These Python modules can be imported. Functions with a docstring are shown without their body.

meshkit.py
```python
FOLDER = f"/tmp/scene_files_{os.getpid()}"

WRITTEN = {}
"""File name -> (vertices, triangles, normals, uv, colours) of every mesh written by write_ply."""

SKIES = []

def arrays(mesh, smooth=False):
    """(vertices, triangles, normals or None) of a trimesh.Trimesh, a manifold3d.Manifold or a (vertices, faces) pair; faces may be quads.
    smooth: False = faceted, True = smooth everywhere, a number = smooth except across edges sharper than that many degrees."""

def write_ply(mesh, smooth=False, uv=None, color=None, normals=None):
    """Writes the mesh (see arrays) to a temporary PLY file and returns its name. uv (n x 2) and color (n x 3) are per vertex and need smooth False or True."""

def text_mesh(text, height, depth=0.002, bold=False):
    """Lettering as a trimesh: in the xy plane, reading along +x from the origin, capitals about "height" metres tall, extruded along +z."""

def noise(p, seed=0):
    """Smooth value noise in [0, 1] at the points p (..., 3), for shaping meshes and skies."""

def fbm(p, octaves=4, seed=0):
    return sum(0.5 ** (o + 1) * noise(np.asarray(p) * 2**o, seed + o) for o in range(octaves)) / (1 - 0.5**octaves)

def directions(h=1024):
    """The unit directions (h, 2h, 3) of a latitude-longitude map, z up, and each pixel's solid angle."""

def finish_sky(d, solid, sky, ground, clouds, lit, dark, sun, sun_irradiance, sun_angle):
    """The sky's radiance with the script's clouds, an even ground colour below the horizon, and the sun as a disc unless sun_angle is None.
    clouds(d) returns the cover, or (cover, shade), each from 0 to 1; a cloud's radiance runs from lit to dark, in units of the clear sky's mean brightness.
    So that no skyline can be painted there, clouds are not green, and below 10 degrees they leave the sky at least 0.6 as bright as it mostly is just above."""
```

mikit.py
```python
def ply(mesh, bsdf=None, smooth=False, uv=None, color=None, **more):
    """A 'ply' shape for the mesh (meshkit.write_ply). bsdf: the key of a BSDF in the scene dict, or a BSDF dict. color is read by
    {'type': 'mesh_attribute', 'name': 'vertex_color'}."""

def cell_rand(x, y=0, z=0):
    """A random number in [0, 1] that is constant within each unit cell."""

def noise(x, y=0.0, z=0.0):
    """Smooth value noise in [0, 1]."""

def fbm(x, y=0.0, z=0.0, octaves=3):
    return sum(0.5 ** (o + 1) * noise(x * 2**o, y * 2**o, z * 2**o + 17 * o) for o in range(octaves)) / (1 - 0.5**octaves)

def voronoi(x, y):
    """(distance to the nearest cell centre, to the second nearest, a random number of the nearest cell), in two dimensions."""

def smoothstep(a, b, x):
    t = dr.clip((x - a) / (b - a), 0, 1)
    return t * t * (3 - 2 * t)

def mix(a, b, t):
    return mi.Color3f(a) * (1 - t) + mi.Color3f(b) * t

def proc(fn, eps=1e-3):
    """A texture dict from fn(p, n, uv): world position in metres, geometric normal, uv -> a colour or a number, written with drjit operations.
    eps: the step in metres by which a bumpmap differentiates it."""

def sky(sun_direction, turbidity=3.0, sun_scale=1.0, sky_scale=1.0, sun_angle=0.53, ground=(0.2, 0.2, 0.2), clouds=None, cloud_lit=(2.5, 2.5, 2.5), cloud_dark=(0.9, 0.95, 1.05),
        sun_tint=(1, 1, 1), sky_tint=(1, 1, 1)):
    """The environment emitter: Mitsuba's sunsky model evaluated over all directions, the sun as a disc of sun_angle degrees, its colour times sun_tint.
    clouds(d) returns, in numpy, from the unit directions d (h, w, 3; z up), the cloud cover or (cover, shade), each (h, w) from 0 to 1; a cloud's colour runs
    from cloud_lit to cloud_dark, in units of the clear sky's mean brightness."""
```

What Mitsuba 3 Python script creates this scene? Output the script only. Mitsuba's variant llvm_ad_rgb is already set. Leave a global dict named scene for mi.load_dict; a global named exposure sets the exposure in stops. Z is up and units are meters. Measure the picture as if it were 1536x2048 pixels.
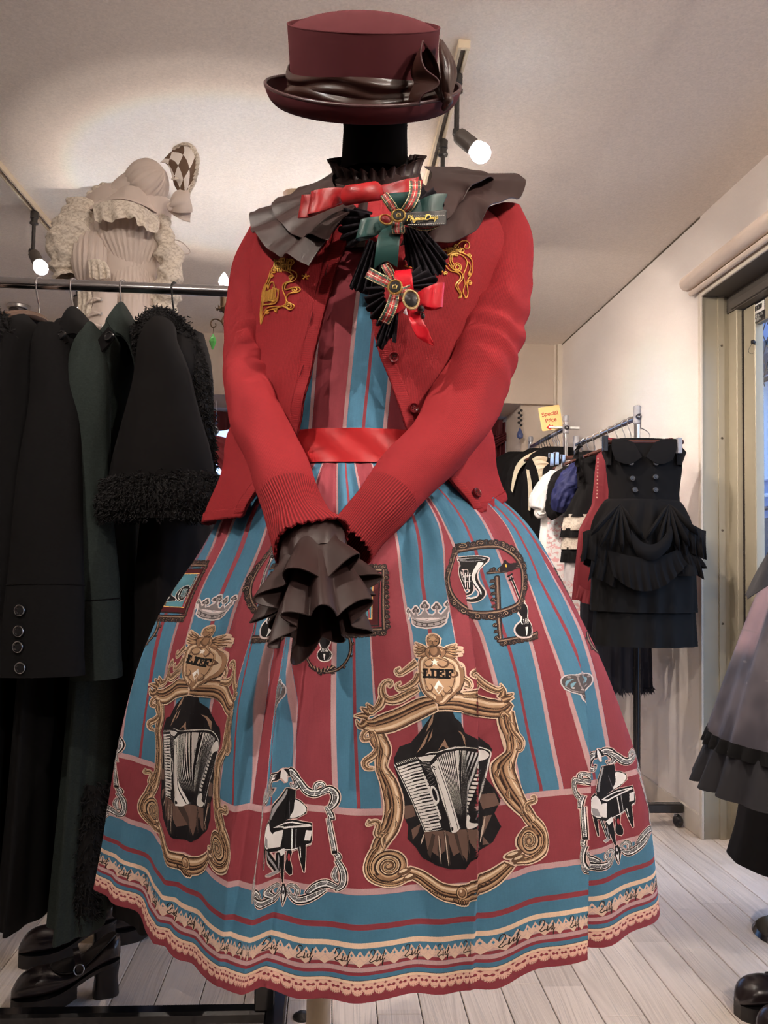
import math, random
import numpy as np, trimesh, shapely, manifold3d
import drjit as dr, mitsuba as mi, mikit, meshkit
from mikit import proc, noise, fbm, smoothstep, mix, cell_rand
from scipy.interpolate import CubicSpline
from scipy.ndimage import map_coordinates
from shapely.geometry import Polygon, LineString, Point, MultiPolygon, box as sbox
from shapely.ops import unary_union
from shapely import affinity
rnd = random.Random(7); rng = np.random.default_rng(7)
V = np.array; T = mi.ScalarTransform4f
scene, labels = {}, {}

# ---------------------------------------------------------------- camera (y runs along the right wall, z up, metres)
FOC = 1657.0                                   # focal length in pixels of the 1536 x 2048 frame
CAM = V([0, 0, 1.088]); PITCH, YAW, ROLL = 0.0556, 0.0624, 0.0184
FW = V([math.sin(YAW)*math.cos(PITCH), math.cos(YAW)*math.cos(PITCH), math.sin(PITCH)])
_r = np.cross(FW, [0, 0, 1.0]); _r /= np.linalg.norm(_r); _u = np.cross(_r, FW)
RI = _r*math.cos(ROLL)+_u*math.sin(ROLL); UP = _u*math.cos(ROLL)-_r*math.sin(ROLL)
scene['camera'] = {'type': 'perspective', 'fov': math.degrees(2*math.atan(768/FOC)), 'fov_axis': 'x', 'near_clip': 0.02, 'far_clip': 200.0,
                   'to_world': T().look_at(origin=CAM.tolist(), target=(CAM+FW).tolist(), up=UP.tolist())}
def at(px, py, Y):
    """the point seen at a pixel, at depth Y along the room"""
    d = FW+RI*(px-768)/FOC-UP*(py-1024)/FOC
    return CAM+d*(Y/d[1])
def ats(l): return np.array([at(*p) for p in l])

# ---------------------------------------------------------------- light: daylight outside, warm lamps inside (each lamp's light is in its builder)
exposure = 0.0
scene['sky'] = mikit.sky([0.5, -0.4, 0.75], turbidity=4.0, sun_scale=0.0, sky_scale=10.0, sky_tint=(0.9, 1.0, 1.15), ground=(0.3, 0.3, 0.33))
WARM = V([1.0, 0.865, 0.755]); LAMP = 1.0

# ---------------------------------------------------------------- helpers
def lin(c):
    c = V(c, float)/255.0
    return np.where(c <= 0.04045, c/12.92, ((c+0.055)/1.055)**2.4).tolist()
def rgb(c): return {'type': 'rgb', 'value': lin(c)}
def mat(name, color, rough=0.6, metallic=0.0, sheen=0.0, spec=0.5, clearcoat=0.0, bump=None, bscale=1.0, two=True, aniso=0.0):
    b = {'type': 'principled', 'base_color': color if isinstance(color, dict) else rgb(color), 'roughness': rough, 'metallic': metallic, 'sheen': sheen, 'specular': spec, 'clearcoat': clearcoat, 'anisotropic': aniso}
    if bump is not None: b = {'type': 'bumpmap', 'arbitrary': bump, 'scale': bscale, 'nested': b}
    scene['mat_'+name] = {'type': 'twosided', 'b': b} if two else b
    return 'mat_'+name
VC = {'type': 'mesh_attribute', 'name': 'vertex_color'}
used = {}
def numbered(k):
    n = used.get(k, 0); used[k] = n+1
    return k if n == 0 else f'{k}_{n:03d}'
def thing(base, label, cat, group=None, kind=None):
    k = numbered(base); labels[k] = {'label': label}
    if kind: labels[k]['kind'] = kind
    else: labels[k]['category'] = cat
    if kind == 'stuff': labels[k]['category'] = cat
    if group: labels[k]['group'] = group
    return k
def part(key, base, mesh, m, smooth=35, label=None, kind=None, **kw):
    k = numbered(key+'__'+base)
    scene[k] = mikit.ply(mesh, m, smooth=smooth, **kw) if not isinstance(mesh, dict) else {**mesh, **kw}
    if label or kind:
        labels[k] = {}
        if label: labels[k]['label'] = label
        if kind: labels[k]['kind'] = kind
    return k
def solo(base, mesh, m, label, cat, smooth=35, group=None, kind=None, **kw):
    k = thing(base, label, cat, group, kind)
    scene[k] = mikit.ply(mesh, m, smooth=smooth, **kw); return k
def struct(name, mesh, m, label=None, smooth=False, **kw):
    k = numbered(name); scene[k] = mikit.ply(mesh, m, smooth=smooth, **kw)
    labels[k] = {'kind': 'structure'}
    if label: labels[k]['label'] = label
    return k
def cat(*ms): return trimesh.util.concatenate([m for x in ms for m in (x if isinstance(x, (list, tuple)) else [x])])
def box(x0, x1, y0, y1, z0, z1):
    m = trimesh.creation.box([abs(x1-x0), abs(y1-y0), abs(z1-z0)]); m.apply_translation([(x0+x1)/2, (y0+y1)/2, (z0+z1)/2]); return m
def bevbox(x0, x1, y0, y1, z0, z1, r=0.003):
    pts = [[x+sx*(r if a != 0 else 0), y+sy*(r if a != 1 else 0), z+sz*(r if a != 2 else 0)] for x, sx in ((x0, 1), (x1, -1)) for y, sy in ((y0, 1), (y1, -1)) for z, sz in ((z0, 1), (z1, -1)) for a in range(3)]
    return trimesh.convex.convex_hull(V(pts))
def spl(pts, n, closed=False):
    p = V(pts, float)
    if closed: p = np.vstack([p, p[:1]])
    if len(p) < 3 and not closed:
        t = np.linspace(0, 1, n)[:, None]; return p[0]*(1-t)+p[-1]*t
    s = np.r_[0, np.cumsum(np.maximum(np.linalg.norm(np.diff(p[:, :min(3, p.shape[1])], axis=0), axis=1), 1e-9)**0.7)]
    c = CubicSpline(s, p, bc_type='periodic' if closed else 'natural')
    return c(np.linspace(0, s[-1], n, endpoint=not closed))
def gridmesh(P, cu=False, cv=False):
    m, n = P.shape[:2]
    i, j = np.meshgrid(np.arange(m if cv else m-1), np.arange(n if cu else n-1), indexing='ij')
    a, b, c, d = i*n+j, i*n+(j+1) % n, ((i+1) % m)*n+(j+1) % n, ((i+1) % m)*n+j
    f = np.concatenate([np.stack([a, b, c], -1).reshape(-1, 3), np.stack([a, c, d], -1).reshape(-1, 3)])
    return trimesh.Trimesh(P.reshape(-1, 3), f, process=False)
def gnormals(P, cu=False):
    if cu:
        du = np.roll(P, -1, 1)-np.roll(P, 1, 1)
    else: du = np.gradient(P, axis=1)
    n = np.cross(du, np.gradient(P, axis=0)); return n/(np.linalg.norm(n, axis=-1, keepdims=True)+1e-12)
def thick(P, t, cu=False):
    """a cloth grid with thickness: front, back and closed edges"""
    N = gnormals(P, cu); A, B = P+N*t/2, P-N*t/2
    if cu:   # tube: rings of front then back
        return gridmesh(np.concatenate([A, B[::-1]], 0), cu=True, cv=True)
    Q = np.concatenate([A, B[:, ::-1]], 1)
    m = gridmesh(Q, cu=True); n = P.shape[1]
    caps = []
    for row in (0, P.shape[0]-1):
        for j in range(n-1):
            a, b, c, d = row*2*n+j, row*2*n+j+1, row*2*n+2*n-2-j, row*2*n+2*n-1-j
            q = [[a, b, c], [a, c, d]]
            caps += q if row else [x[::-1] for x in q]
    return trimesh.Trimesh(m.vertices, np.vstack([m.faces, caps]), process=False)
def loft(curves, n, m):
    C = np.stack([spl(c, n) for c in curves])
    if len(curves) == 2:
        t = np.linspace(0, 1, m)[:, None, None]; return C[0]*(1-t)+C[1]*t
    s = np.r_[0, np.cumsum(np.linalg.norm(np.diff(C, axis=0), axis=-1).mean(1))]
    return CubicSpline(s/s[-1], C, bc_type='natural')(np.linspace(0, 1, m))
def frames(p, ref=None):
    t = np.gradient(p, axis=0); t /= np.linalg.norm(t, axis=1, keepdims=True)+1e-12
    a = V(ref, float) if ref is not None else V([0, 0, 1.0]) if abs(t[0, 2]) < .8 else V([1.0, 0, 0])
    A = []
    for k in t:
        a = a-k*(a@k); a /= np.linalg.norm(a)+1e-12; A.append(a)
    A = V(A); return t, A, np.cross(t, A)
def tubegrid(path, ra, rb=None, sides=12, ref=None):
    p = V(path, float); t, A, B = frames(p, ref)
    ra = np.broadcast_to(ra, (len(p),)); rb = ra if rb is None else np.broadcast_to(rb, (len(p),))
    w = np.arange(sides)*2*np.pi/sides
    return p[:, None]+ra[:, None, None]*np.cos(w)[None, :, None]*A[:, None]+rb[:, None, None]*np.sin(w)[None, :, None]*B[:, None]
def tube(path, ra, rb=None, sides=10, ref=None, caps=True):
    P = tubegrid(path, ra, rb, sides, ref)
    if caps: P = np.concatenate([np.repeat(P[:1].mean(1, keepdims=True), sides, 1), P, np.repeat(P[-1:].mean(1, keepdims=True), sides, 1)], 0)
    return gridmesh(P, cu=True)
def rod(a, b, r, sides=14, bev=0.0):
    a, b = V(a, float), V(b, float); d = (b-a)/np.linalg.norm(b-a)
    if bev: return tube([a, a+d*1e-5, a+d*bev, b-d*bev, b-d*1e-5, b], [r-bev, r-bev, r, r, r-bev, r-bev], sides=sides)
    return tube([a, b], r, sides=sides)
def lathe(prof, sides=32, origin=(0, 0, 0), axis=(0, 0, 1)):
    """profile of (radius, height) turned about an axis"""
    z = V(axis, float); z /= np.linalg.norm(z); x = np.cross(z, [0, 1.0, 0] if abs(z[1]) < .9 else [1.0, 0, 0]); x /= np.linalg.norm(x); y = np.cross(z, x)
    w = np.arange(sides)*2*np.pi/sides; pr = V(prof, float)
    P = V(origin, float)+pr[:, None, :1]*(np.cos(w)[None, :, None]*x+np.sin(w)[None, :, None]*y)+pr[:, None, 1:]*z
    return gridmesh(P, cu=True)
def ball(c, r, sub=2):
    m = trimesh.creation.icosphere(subdivisions=sub, radius=1.0); m.apply_scale(r if np.ndim(r) else [r]*3); m.apply_translation(c); return m
def torus(c, R, r, axis=(0, 1, 0), n=28, k=8, sy=1.0):
    z = V(axis, float); z /= np.linalg.norm(z); x = np.cross(z, [0, 0, 1.0] if abs(z[2]) < .9 else [1.0, 0, 0]); x /= np.linalg.norm(x); y = np.cross(z, x)
    w = np.linspace(0, 2*np.pi, n, endpoint=False); v = np.linspace(0, 2*np.pi, k, endpoint=False)
    d = np.cos(w)[:, None]*x+sy*np.sin(w)[:, None]*y
    return gridmesh(V(c, float)+d[:, None]*(R+r*np.cos(v)[None, :, None])+z*(r*np.sin(v)[None, :, None]), cu=True, cv=True)
def placed(m, xf): m = m.copy(); m.apply_transform(xf); return m
def xform(origin, x, y, z): 
    M = np.eye(4); M[:3, 0], M[:3, 1], M[:3, 2], M[:3, 3] = x, y, z, origin; return M
def fold(s, seed=0, f=6): return meshkit.noise(np.stack([np.asarray(s, float)*f, np.full(np.shape(s), seed*3.7), np.zeros(np.shape(s))], -1))-.5
def extr(poly, h):
    gs = getattr(poly, 'geoms', [poly])
    return cat([trimesh.creation.extrude_polygon(g, h, engine='earcut') for g in gs if g.area > 1e-10])
def full_th(n): return np.linspace(-np.pi, np.pi, n, endpoint=False)
def sel(a, c, m): return mi.Color3f(a)*(1-m)+mi.Color3f(c)*m
def stp(e, x, w): return smoothstep(e-w, e+w, x)
def thick_uv(uv, m, n):   # uv of the two layers made by thick()
    u = uv.reshape(m, n, 2); return np.concatenate([u, u[:, ::-1]], 1).reshape(-1, 2)
def sheet(curves, n, m, t_=0.0009, amp=0.0, k=2, ph=0):
    G = loft([ats(c) for c in curves], n, m)
    if amp:
        N = gnormals(G); G = G+N*(amp*np.sin(2*np.pi*k*np.linspace(0, 1, m)[:, None]+ph+2*np.linspace(0, 1, n)[None]))[..., None]
    return thick(G, t_)
def flounce_(curves, n, m, amp, k, ph=0.0, t_=0.0012):
    G = loft([ats(c) for c in curves], n, m); N = gnormals(G)
    if (N.reshape(-1, 3)@V([0, -1, 0.3])).mean() < 0: N = -N
    s = np.linspace(0, 1, n)[None]; r = np.linspace(0, 1, m)[:, None]
    d = amp*r**1.2*(np.sin(2*np.pi*k*s+ph)+0.4*np.sin(2*np.pi*2.3*k*s+ph*2))
    return thick(G+N*d[..., None], t_)

# ================================================================ the setting
def wood_fn(p, n, uv):
    c = dr.floor((p.x-0.133)/0.1075)
    r = cell_rand(c, dr.floor((p.y+cell_rand(c, 5)*0.91)/0.91), 3)
    wav = noise(p.x*18, p.y*2.2, c)*0.9
    g = fbm(p.x*230+wav*14, p.y*3.0+c*7, c, 3)
    fine = noise(p.x*900+wav*30, p.y*9, c*3)
    wear = fbm(p.x*5, p.y*2.3, 2.0, 3)
    t = dr.clip(0.32+0.42*g+0.16*fine+0.22*(r-0.5)+0.35*(wear-0.5), 0, 1)
    dark = smoothstep(0.62, 0.75, g)*0.4
    col = mix((0.46, 0.385, 0.325), (0.90, 0.80, 0.71), smoothstep(0.12, 0.86, t))
    return col*(1-dark*0.55)
mat('floor_wood', proc(wood_fn), rough=0.5, spec=0.35)
mat('floor_gap', (38, 32, 28), rough=0.9)
def wall_fn(p, n, uv):
    w = fbm(p.x*420, p.y*420, p.z*420, 2); big = fbm(p.x*1.7, p.y*1.7, p.z*1.3, 3)
    return mi.Color3f(0.80, 0.745, 0.70)*(0.93+0.07*w+0.06*(big-0.5))
mat('wall_paper', proc(wall_fn), rough=0.85, spec=0.2)
def ceil_fn(p, n, uv):
    w = noise(p.x*300, p.y*300, p.z*300)*0.5+noise(p.x*150+9, p.y*150, 3.0)*0.5
    return mi.Color3f(0.79, 0.715, 0.65)*(0.87+0.17*w)
mat('ceiling_paper', proc(ceil_fn), rough=0.8, spec=0.2)
def stain_fn(p, n, uv):       # the long wall is scuffed and yellowed low down
    w = fbm(p.x*420, p.y*420, p.z*420, 2); s = fbm(p.y*5, p.z*0.9, 4.0, 4)
    k = smoothstep(0.50, 0.66, s)*smoothstep(1.5, 0.5, p.z)*0.28
    return mix((0.80, 0.745, 0.70), (0.60, 0.52, 0.44), k)*(0.93+0.07*w)
mat('wall_scuffed', proc(stain_fn), rough=0.85, spec=0.2)
mat('beige_wall', proc(lambda p, n, uv: mi.Color3f(0.58, 0.49, 0.41)*(0.95+0.07*fbm(p.x*420, p.y*420, p.z*420, 2))), rough=0.85, spec=0.2)
mat('white_paint', (214, 204, 190), rough=0.5); mat('door_metal', (168, 160, 140), rough=0.42, metallic=0.3, spec=0.4)
mat('door_rail', (92, 84, 72), rough=0.5, metallic=0.3); mat('header_metal', (80, 75, 70), rough=0.5)
WX, FY, CH = 1.49, 5.34, 2.52

struct('floor', box(-3.2, 1.75, -2.6, 6.3, -0.12, -0.006), 'mat_floor_gap', 'pale limed wood plank floor of the shop')
for c in range(-17, 15):
    x0 = 0.133+c*0.1075
    off = {0: 2.038, 8: 2.357, 10: 2.657}.get(c, None)
    y = (off if off is not None else (c*0.377+0.13) % 0.91)
    y = y-0.91*math.ceil((y-0.9)/0.91)
    while y < 5.33:
        a, b = max(y, 0.4), min(y+0.91, 5.34)
        if b-a > 0.05 and x0+0.1075 < WX+0.15 and b > 1.75 or (b-a > .05 and a < 1.75 and b > 1.0):
            k = numbered('floor__plank'); scene[k] = mikit.ply(bevbox(x0+0.0011, x0+0.1064, a+0.0011, b-0.0011, -0.0062, 0.0, 0.0016), 'mat_floor_wood')
        y += 0.91
struct('ceiling', box(-3.3, 1.75, -2.6, 5.5, CH, CH+0.1), 'mat_ceiling_paper', 'warm white textured ceiling')
# right wall: long piece, header over the door, near piece
DY0, DY1, DZ = 1.25, 3.262, 2.185
struct('wall_right', cat(box(WX, WX+0.12, DY1, FY+0.2, -0.1, CH+0.05), box(WX, WX+0.12, DY0, DY1, DZ, CH+0.05), box(WX, WX+0.12, -2.6, DY0, -0.1, CH+0.05)), 'mat_wall_scuffed', 'long warm white wall on the right')
struct('baseboard_right', bevbox(WX-0.008, WX+0.01, DY1+0.008, FY, 0.0, 0.092, 0.003), 'mat_white_paint', 'low pale baseboard along the right wall')
struct('trim_1', bevbox(WX-0.006, WX+0.004, DY1-0.012, DY1+0.012, 0, DZ+0.012, 0.002), 'mat_white_paint', 'thin pale edge trim of the door opening')
struct('trim_2', bevbox(WX-0.006, WX+0.004, DY0, DY1+0.012, DZ-0.004, DZ+0.03, 0.002), 'mat_white_paint', 'thin pale trim under the header above the door')
struct('trim_3', cat(box(WX-0.03, WX+0.001, FY-0.03, FY+.001, 0, CH), bevbox(WX-0.05, WX-0.034, FY-0.012, FY, 0, CH, 0.003)), 'mat_white_paint', 'vertical corner trim where the far and right walls meet')
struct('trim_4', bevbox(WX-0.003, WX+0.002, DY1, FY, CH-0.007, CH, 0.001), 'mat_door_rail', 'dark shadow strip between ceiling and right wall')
# far wall with a beam over a window bay
BX0, BX1, BZ = -1.9, 1.235, 2.10
struct('wall_far', cat(box(-3.3, WX+0.1, FY, FY+0.14, BZ+0.02, CH+0.05), box(BX1, WX+0.1, FY+0.05, FY+0.9, -0.1, BZ+0.05), box(-3.3, BX0, FY+0.05, FY+0.9, -0.1, BZ+0.05), box(BX0, BX1, FY+0.5, FY+0.75, -0.1, 0.95), box(-3.3, WX+0.1, FY+0.14, FY+0.9, BZ+0.02, BZ+0.12)), 'mat_beige_wall', 'beige far wall above a window bay')
struct('wall_left', box(-3.32, -3.2, -2.6, FY+0.2, -0.1, CH+0.05), 'mat_wall_paper', 'left wall of the shop')
struct('wall_back', box(-3.3, WX+0.1, -2.72, -2.6, -0.1, CH+0.05), 'mat_wall_paper', 'wall behind the viewer')
# window of the bay
mat('window_frame_white', (205, 205, 208), rough=0.4)
scene['glass_pane'] = {'type': 'thindielectric', 'int_ior': 1.5}
w = struct('window_1', cat([box(x-0.025, x+0.025, FY+0.62, FY+0.68, 0.95, BZ) for x in np.linspace(BX0, BX1, 5)], box(BX0, BX1, FY+0.62, FY+0.68, 0.93, 0.98), box(BX0, BX1, FY+0.62, FY+0.68, 1.52, 1.55), box(BX0, BX1, FY+0.62, FY+0.68, BZ-0.04, BZ+0.02)), 'mat_window_frame_white', 'bright window of the bay in the far wall')
for i in range(4):
    xs = np.linspace(BX0, BX1, 5)
    part(w, 'pane', gridmesh(V([[[xs[i], FY+0.65, 0.95], [xs[i+1], FY+0.65, 0.95]], [[xs[i], FY+0.65, BZ], [xs[i+1], FY+0.65, BZ]]])), 'glass_pane', smooth=False)
# entrance door on the right: jamb lining, post, sliding leaf with glass
struct('door_frame_1', cat(box(WX+0.004, 1.585, DY1-0.004, DY1+0.02, 0, DZ), box(1.56, 1.585, DY1-0.012, DY1, 0, DZ), box(1.585, 1.612, DY1-0.002, DY1+0.05, 0, DZ), bevbox(1.607, 1.636, DY1-0.07, DY1+0.02, 0, DZ-0.04, 0.003), box(1.63, 1.66, DY1-0.066, DY1+0.02, 0, DZ)), 'mat_door_metal', 'olive grey metal door jamb and post')
fr = 'door_frame_1'
for z in (1.98, 1.60, 1.225, 0.85): part(fr, 'screw', lathe([(0, 0.003), (0.0045, 0.002), (0.005, 0)], 10, (1.573, DY1-0.012, z), (0, -1, 0)), 'mat_door_rail')
struct('door_header_1', cat(box(WX+0.004, 1.70, DY0, DY1, DZ-0.001, DZ+0.02), box(1.60, 1.70, DY0, DY1, 2.115, DZ), bevbox(1.59, 1.605, DY0, DY1-0.05, 2.12, 2.15, 0.002)), 'mat_header_metal', 'dark grey soffit above the door recess')
dl = struct('door_1', cat(bevbox(1.632, 1.668, 3.096, 3.185, 0.01, 2.11, 0.003), bevbox(1.636, 1.664, DY0, 3.096, 2.028, 2.11, 0.003)), 'mat_door_metal', 'sliding glass door with olive grey stiles')
part(dl, 'bottom_rail', bevbox(1.628, 1.67, DY0, 3.187, 0.004, 0.097, 0.003), 'mat_door_rail', label='dark bottom rail')
part(dl, 'glass_pane', gridmesh(V([[[1.65, DY0, 0.09], [1.65, 3.1, 0.09]], [[1.65, DY0, 2.04], [1.65, 3.1, 2.04]]])), 'glass_pane', smooth=False)
part(dl, 'gasket', bevbox(1.628, 1.634, 3.185, 3.191, 0.0, 2.11, 0.001), 'mat_floor_gap')
# roller blind above the door
mat('blind_cream', (216, 200, 186), rough=0.6)
b = thing('roller_blind', 'cream roller blind rolled up above the entrance door', 'blind')
part(b, 'roll', lathe([(0, 0), (0.026, 0.001), (0.031, 0.006), (0.031, 1.9), (0, 1.9)], 28, (1.452, 3.315, 2.25), (0, -1, 0)), 'mat_blind_cream')
part(b, 'hem_bar', lathe([(0, 0), (0.009, 0.001), (0.0115, 0.004), (0.0115, 1.88), (0, 1.88)], 18, (1.468, 3.305, 2.207), (0, -1, 0)), 'mat_blind_cream')
part(b, 'cloth', gridmesh(V([[[1.482, 3.29, 2.25], [1.482, 1.45, 2.25]], [[1.4785, 3.29, 2.207], [1.4785, 1.45, 2.207]]])), 'mat_blind_cream')
part(b, 'bracket', bevbox(1.45, 1.49, 3.31, 3.318, 2.235, 2.268, 0.001), 'mat_white_paint')
# security sticker on the door's top rail
mat('sticker_black', (22, 22, 24), rough=0.4); mat('sticker_white', (232, 230, 226), rough=0.4)
s = thing('security_sticker', 'black and white security camera sticker on the door top rail', 'sticker')
def on_door(poly, h, x=1.6355):   # poly in (metres toward the viewer, z)
    m = extr(poly, h); v = m.vertices.copy(); m.vertices = np.stack([x-v[:, 2], 3.128-v[:, 0], v[:, 1]], 1); m.invert(); return m
sb = sbox(0, 2.030, 0.105, 2.108)
part(s, 'backing', on_door(sb, 0.0010), 'mat_sticker_white')
part(s, 'lower_panel', on_door(sbox(0.004, 2.034, 0.101, 2.066), 0.0016), 'mat_sticker_black', label='black lower half with white lettering')
part(s, 'border', on_door(sb.difference(sb.buffer(-0.0035)).union(sbox(0.002, 2.1065, 0.103, 2.108)).buffer(0), 0.0013), 'mat_sticker_black')
cam_ = unary_union([sbox(0.03, 2.078, 0.075, 2.098), Polygon([(0.02, 2.094), (0.03, 2.09), (0.03, 2.086), (0.02, 2.08)]), sbox(0.08, 2.08, 0.083, 2.096)])
part(s, 'camera_pictogram', on_door(cam_.difference(unary_union([sbox(0.04, 2.08, 0.043, 2.095), sbox(0.055, 2.08, 0.058, 2.095)])), 0.0016), 'mat_sticker_black')
def cell_glyph(x, z, w, h, k):
    # small kanji-like and kana strokes as the sticker shows them
    S = {0: [[(0, 1), (0, 0)], [(0, 1), (.4, 1)], [(.6, 1), (1, 1), (1, 0)], [(0, .75), (.4, .75)], [(.6, .75), (1, .75)], [(.2, .5), (.8, .5)], [(.5, .6), (.5, .1)], [(.2, .25), (.8, .25)]],
         1: [[(.2, 1), (.2, 0)], [(0, .7), (.4, .7)], [(0, .35), (.4, .45)], [(.6, 1), (1, 1), (1, .6), (.6, .6), (.6, 1)], [(.55, .4), (1, .4)], [(.8, .5), (.8, 0)], [(.55, 0), (1, 0)]],
         2: [[(.1, .75), (.9, .75), (.8, 0), (.65, .1)], [(.45, 1), (.4, .4), (.1, 0)]], 3: [[(.8, 1), (.5, .4), (.1, 0)], [(.3, .7), (.8, .2)]], 4: [[(.2, 1), (.8, 1)], [(.1, .65), (.9, .65), (.7, .2), (.4, 0)]],
         5: [[(.15, 1), (.05, .5)], [(.1, .8), (.4, .8)], [(.0, .55), (.45, .55)], [(.25, 1), (.25, 0)], [(.6, 1), (.6, .2)], [(.9, 1), (.9, 0), (.75, .1)]], 6: [[(.5, 1), (.5, 0)], [(.1, .7), (.9, .7)], [(.5, .7), (.1, .1)], [(.5, .7), (.9, .1)], [(.3, .25), (.7, .25)]]}[k]
    return unary_union([LineString([(x+a*w, z+b_*h) for a, b_ in l]).buffer(w*.07, cap_style=2) for l in S])
gl = [cell_glyph(0.018+i*0.0148, 2.050, 0.0115, 0.0115, k) for i, k in enumerate((0, 1, 2, 3, 4))]+[cell_glyph(0.03+i*0.0155, 2.0365, 0.0115, 0.0105, k) for i, k in enumerate((5, 1, 6))]
part(s, 'lettering', on_door(unary_union(gl), 0.0021), 'mat_sticker_white', label='small white characters')
# ---------------- outside the door
mat('pavement', (150, 152, 156), rough=0.9); mat('facade_pale', (232, 238, 246), rough=0.8); mat('facade_blue', (150, 170, 205), rough=0.8); mat('dark_steel', (50, 56, 70), rough=0.5); mat('sign_black', (24, 24, 30), rough=0.5)
struct('ground', box(1.75, 14, -3, 24, -0.25, -0.03), 'mat_pavement', 'grey pavement outside the door')
bl = thing('street_building', 'pale street building with railings seen through the glass door', 'building')
part(bl, 'wall', box(5.2, 5.5, 5, 20, -0.1, 7), 'mat_facade_blue')
part(bl, 'upper_wall', box(5.12, 5.25, 5, 20, 2.1, 3.35), 'mat_facade_pale', label='pale upper wall')
part(bl, 'awning', box(4.6, 5.3, 5, 20, 3.35, 3.5), 'mat_dark_steel', label='dark awning edge')
for k, z in enumerate((0.35, 0.55, 0.95, 1.1, 1.75, 1.9)): part(bl, 'railing_bar', rod((5.05, 5, z), (5.05, 20, z), 0.025, 8), 'mat_facade_pale' if k != 4 else 'mat_dark_steel')
for y in np.arange(6, 20, 0.9): part(bl, 'railing_post', rod((5.1, y, -0.03), (5.1, y+0.4, 1.9), 0.018, 6), 'mat_facade_pale')
for y in np.arange(6.2, 19, 1.3): part(bl, 'window', box(5.16, 5.21, y, y+0.8, 0.2, 1.65), 'mat_dark_steel')
part(bl, 'ledge', box(4.9, 5.2, 5, 20, 0.05, 0.2), 'mat_dark_steel')
sg = thing('street_sign_board', 'low black street sign board with white script outside the door', 'sign')
part(sg, 'board', bevbox(3.0, 3.04, 5.2, 6.4, 0.10, 0.32, 0.005), 'mat_sign_black')
part(sg, 'foot', box(3.0, 3.06, 5.2, 6.4, -0.03, 0.1), 'mat_facade_pale')
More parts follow.
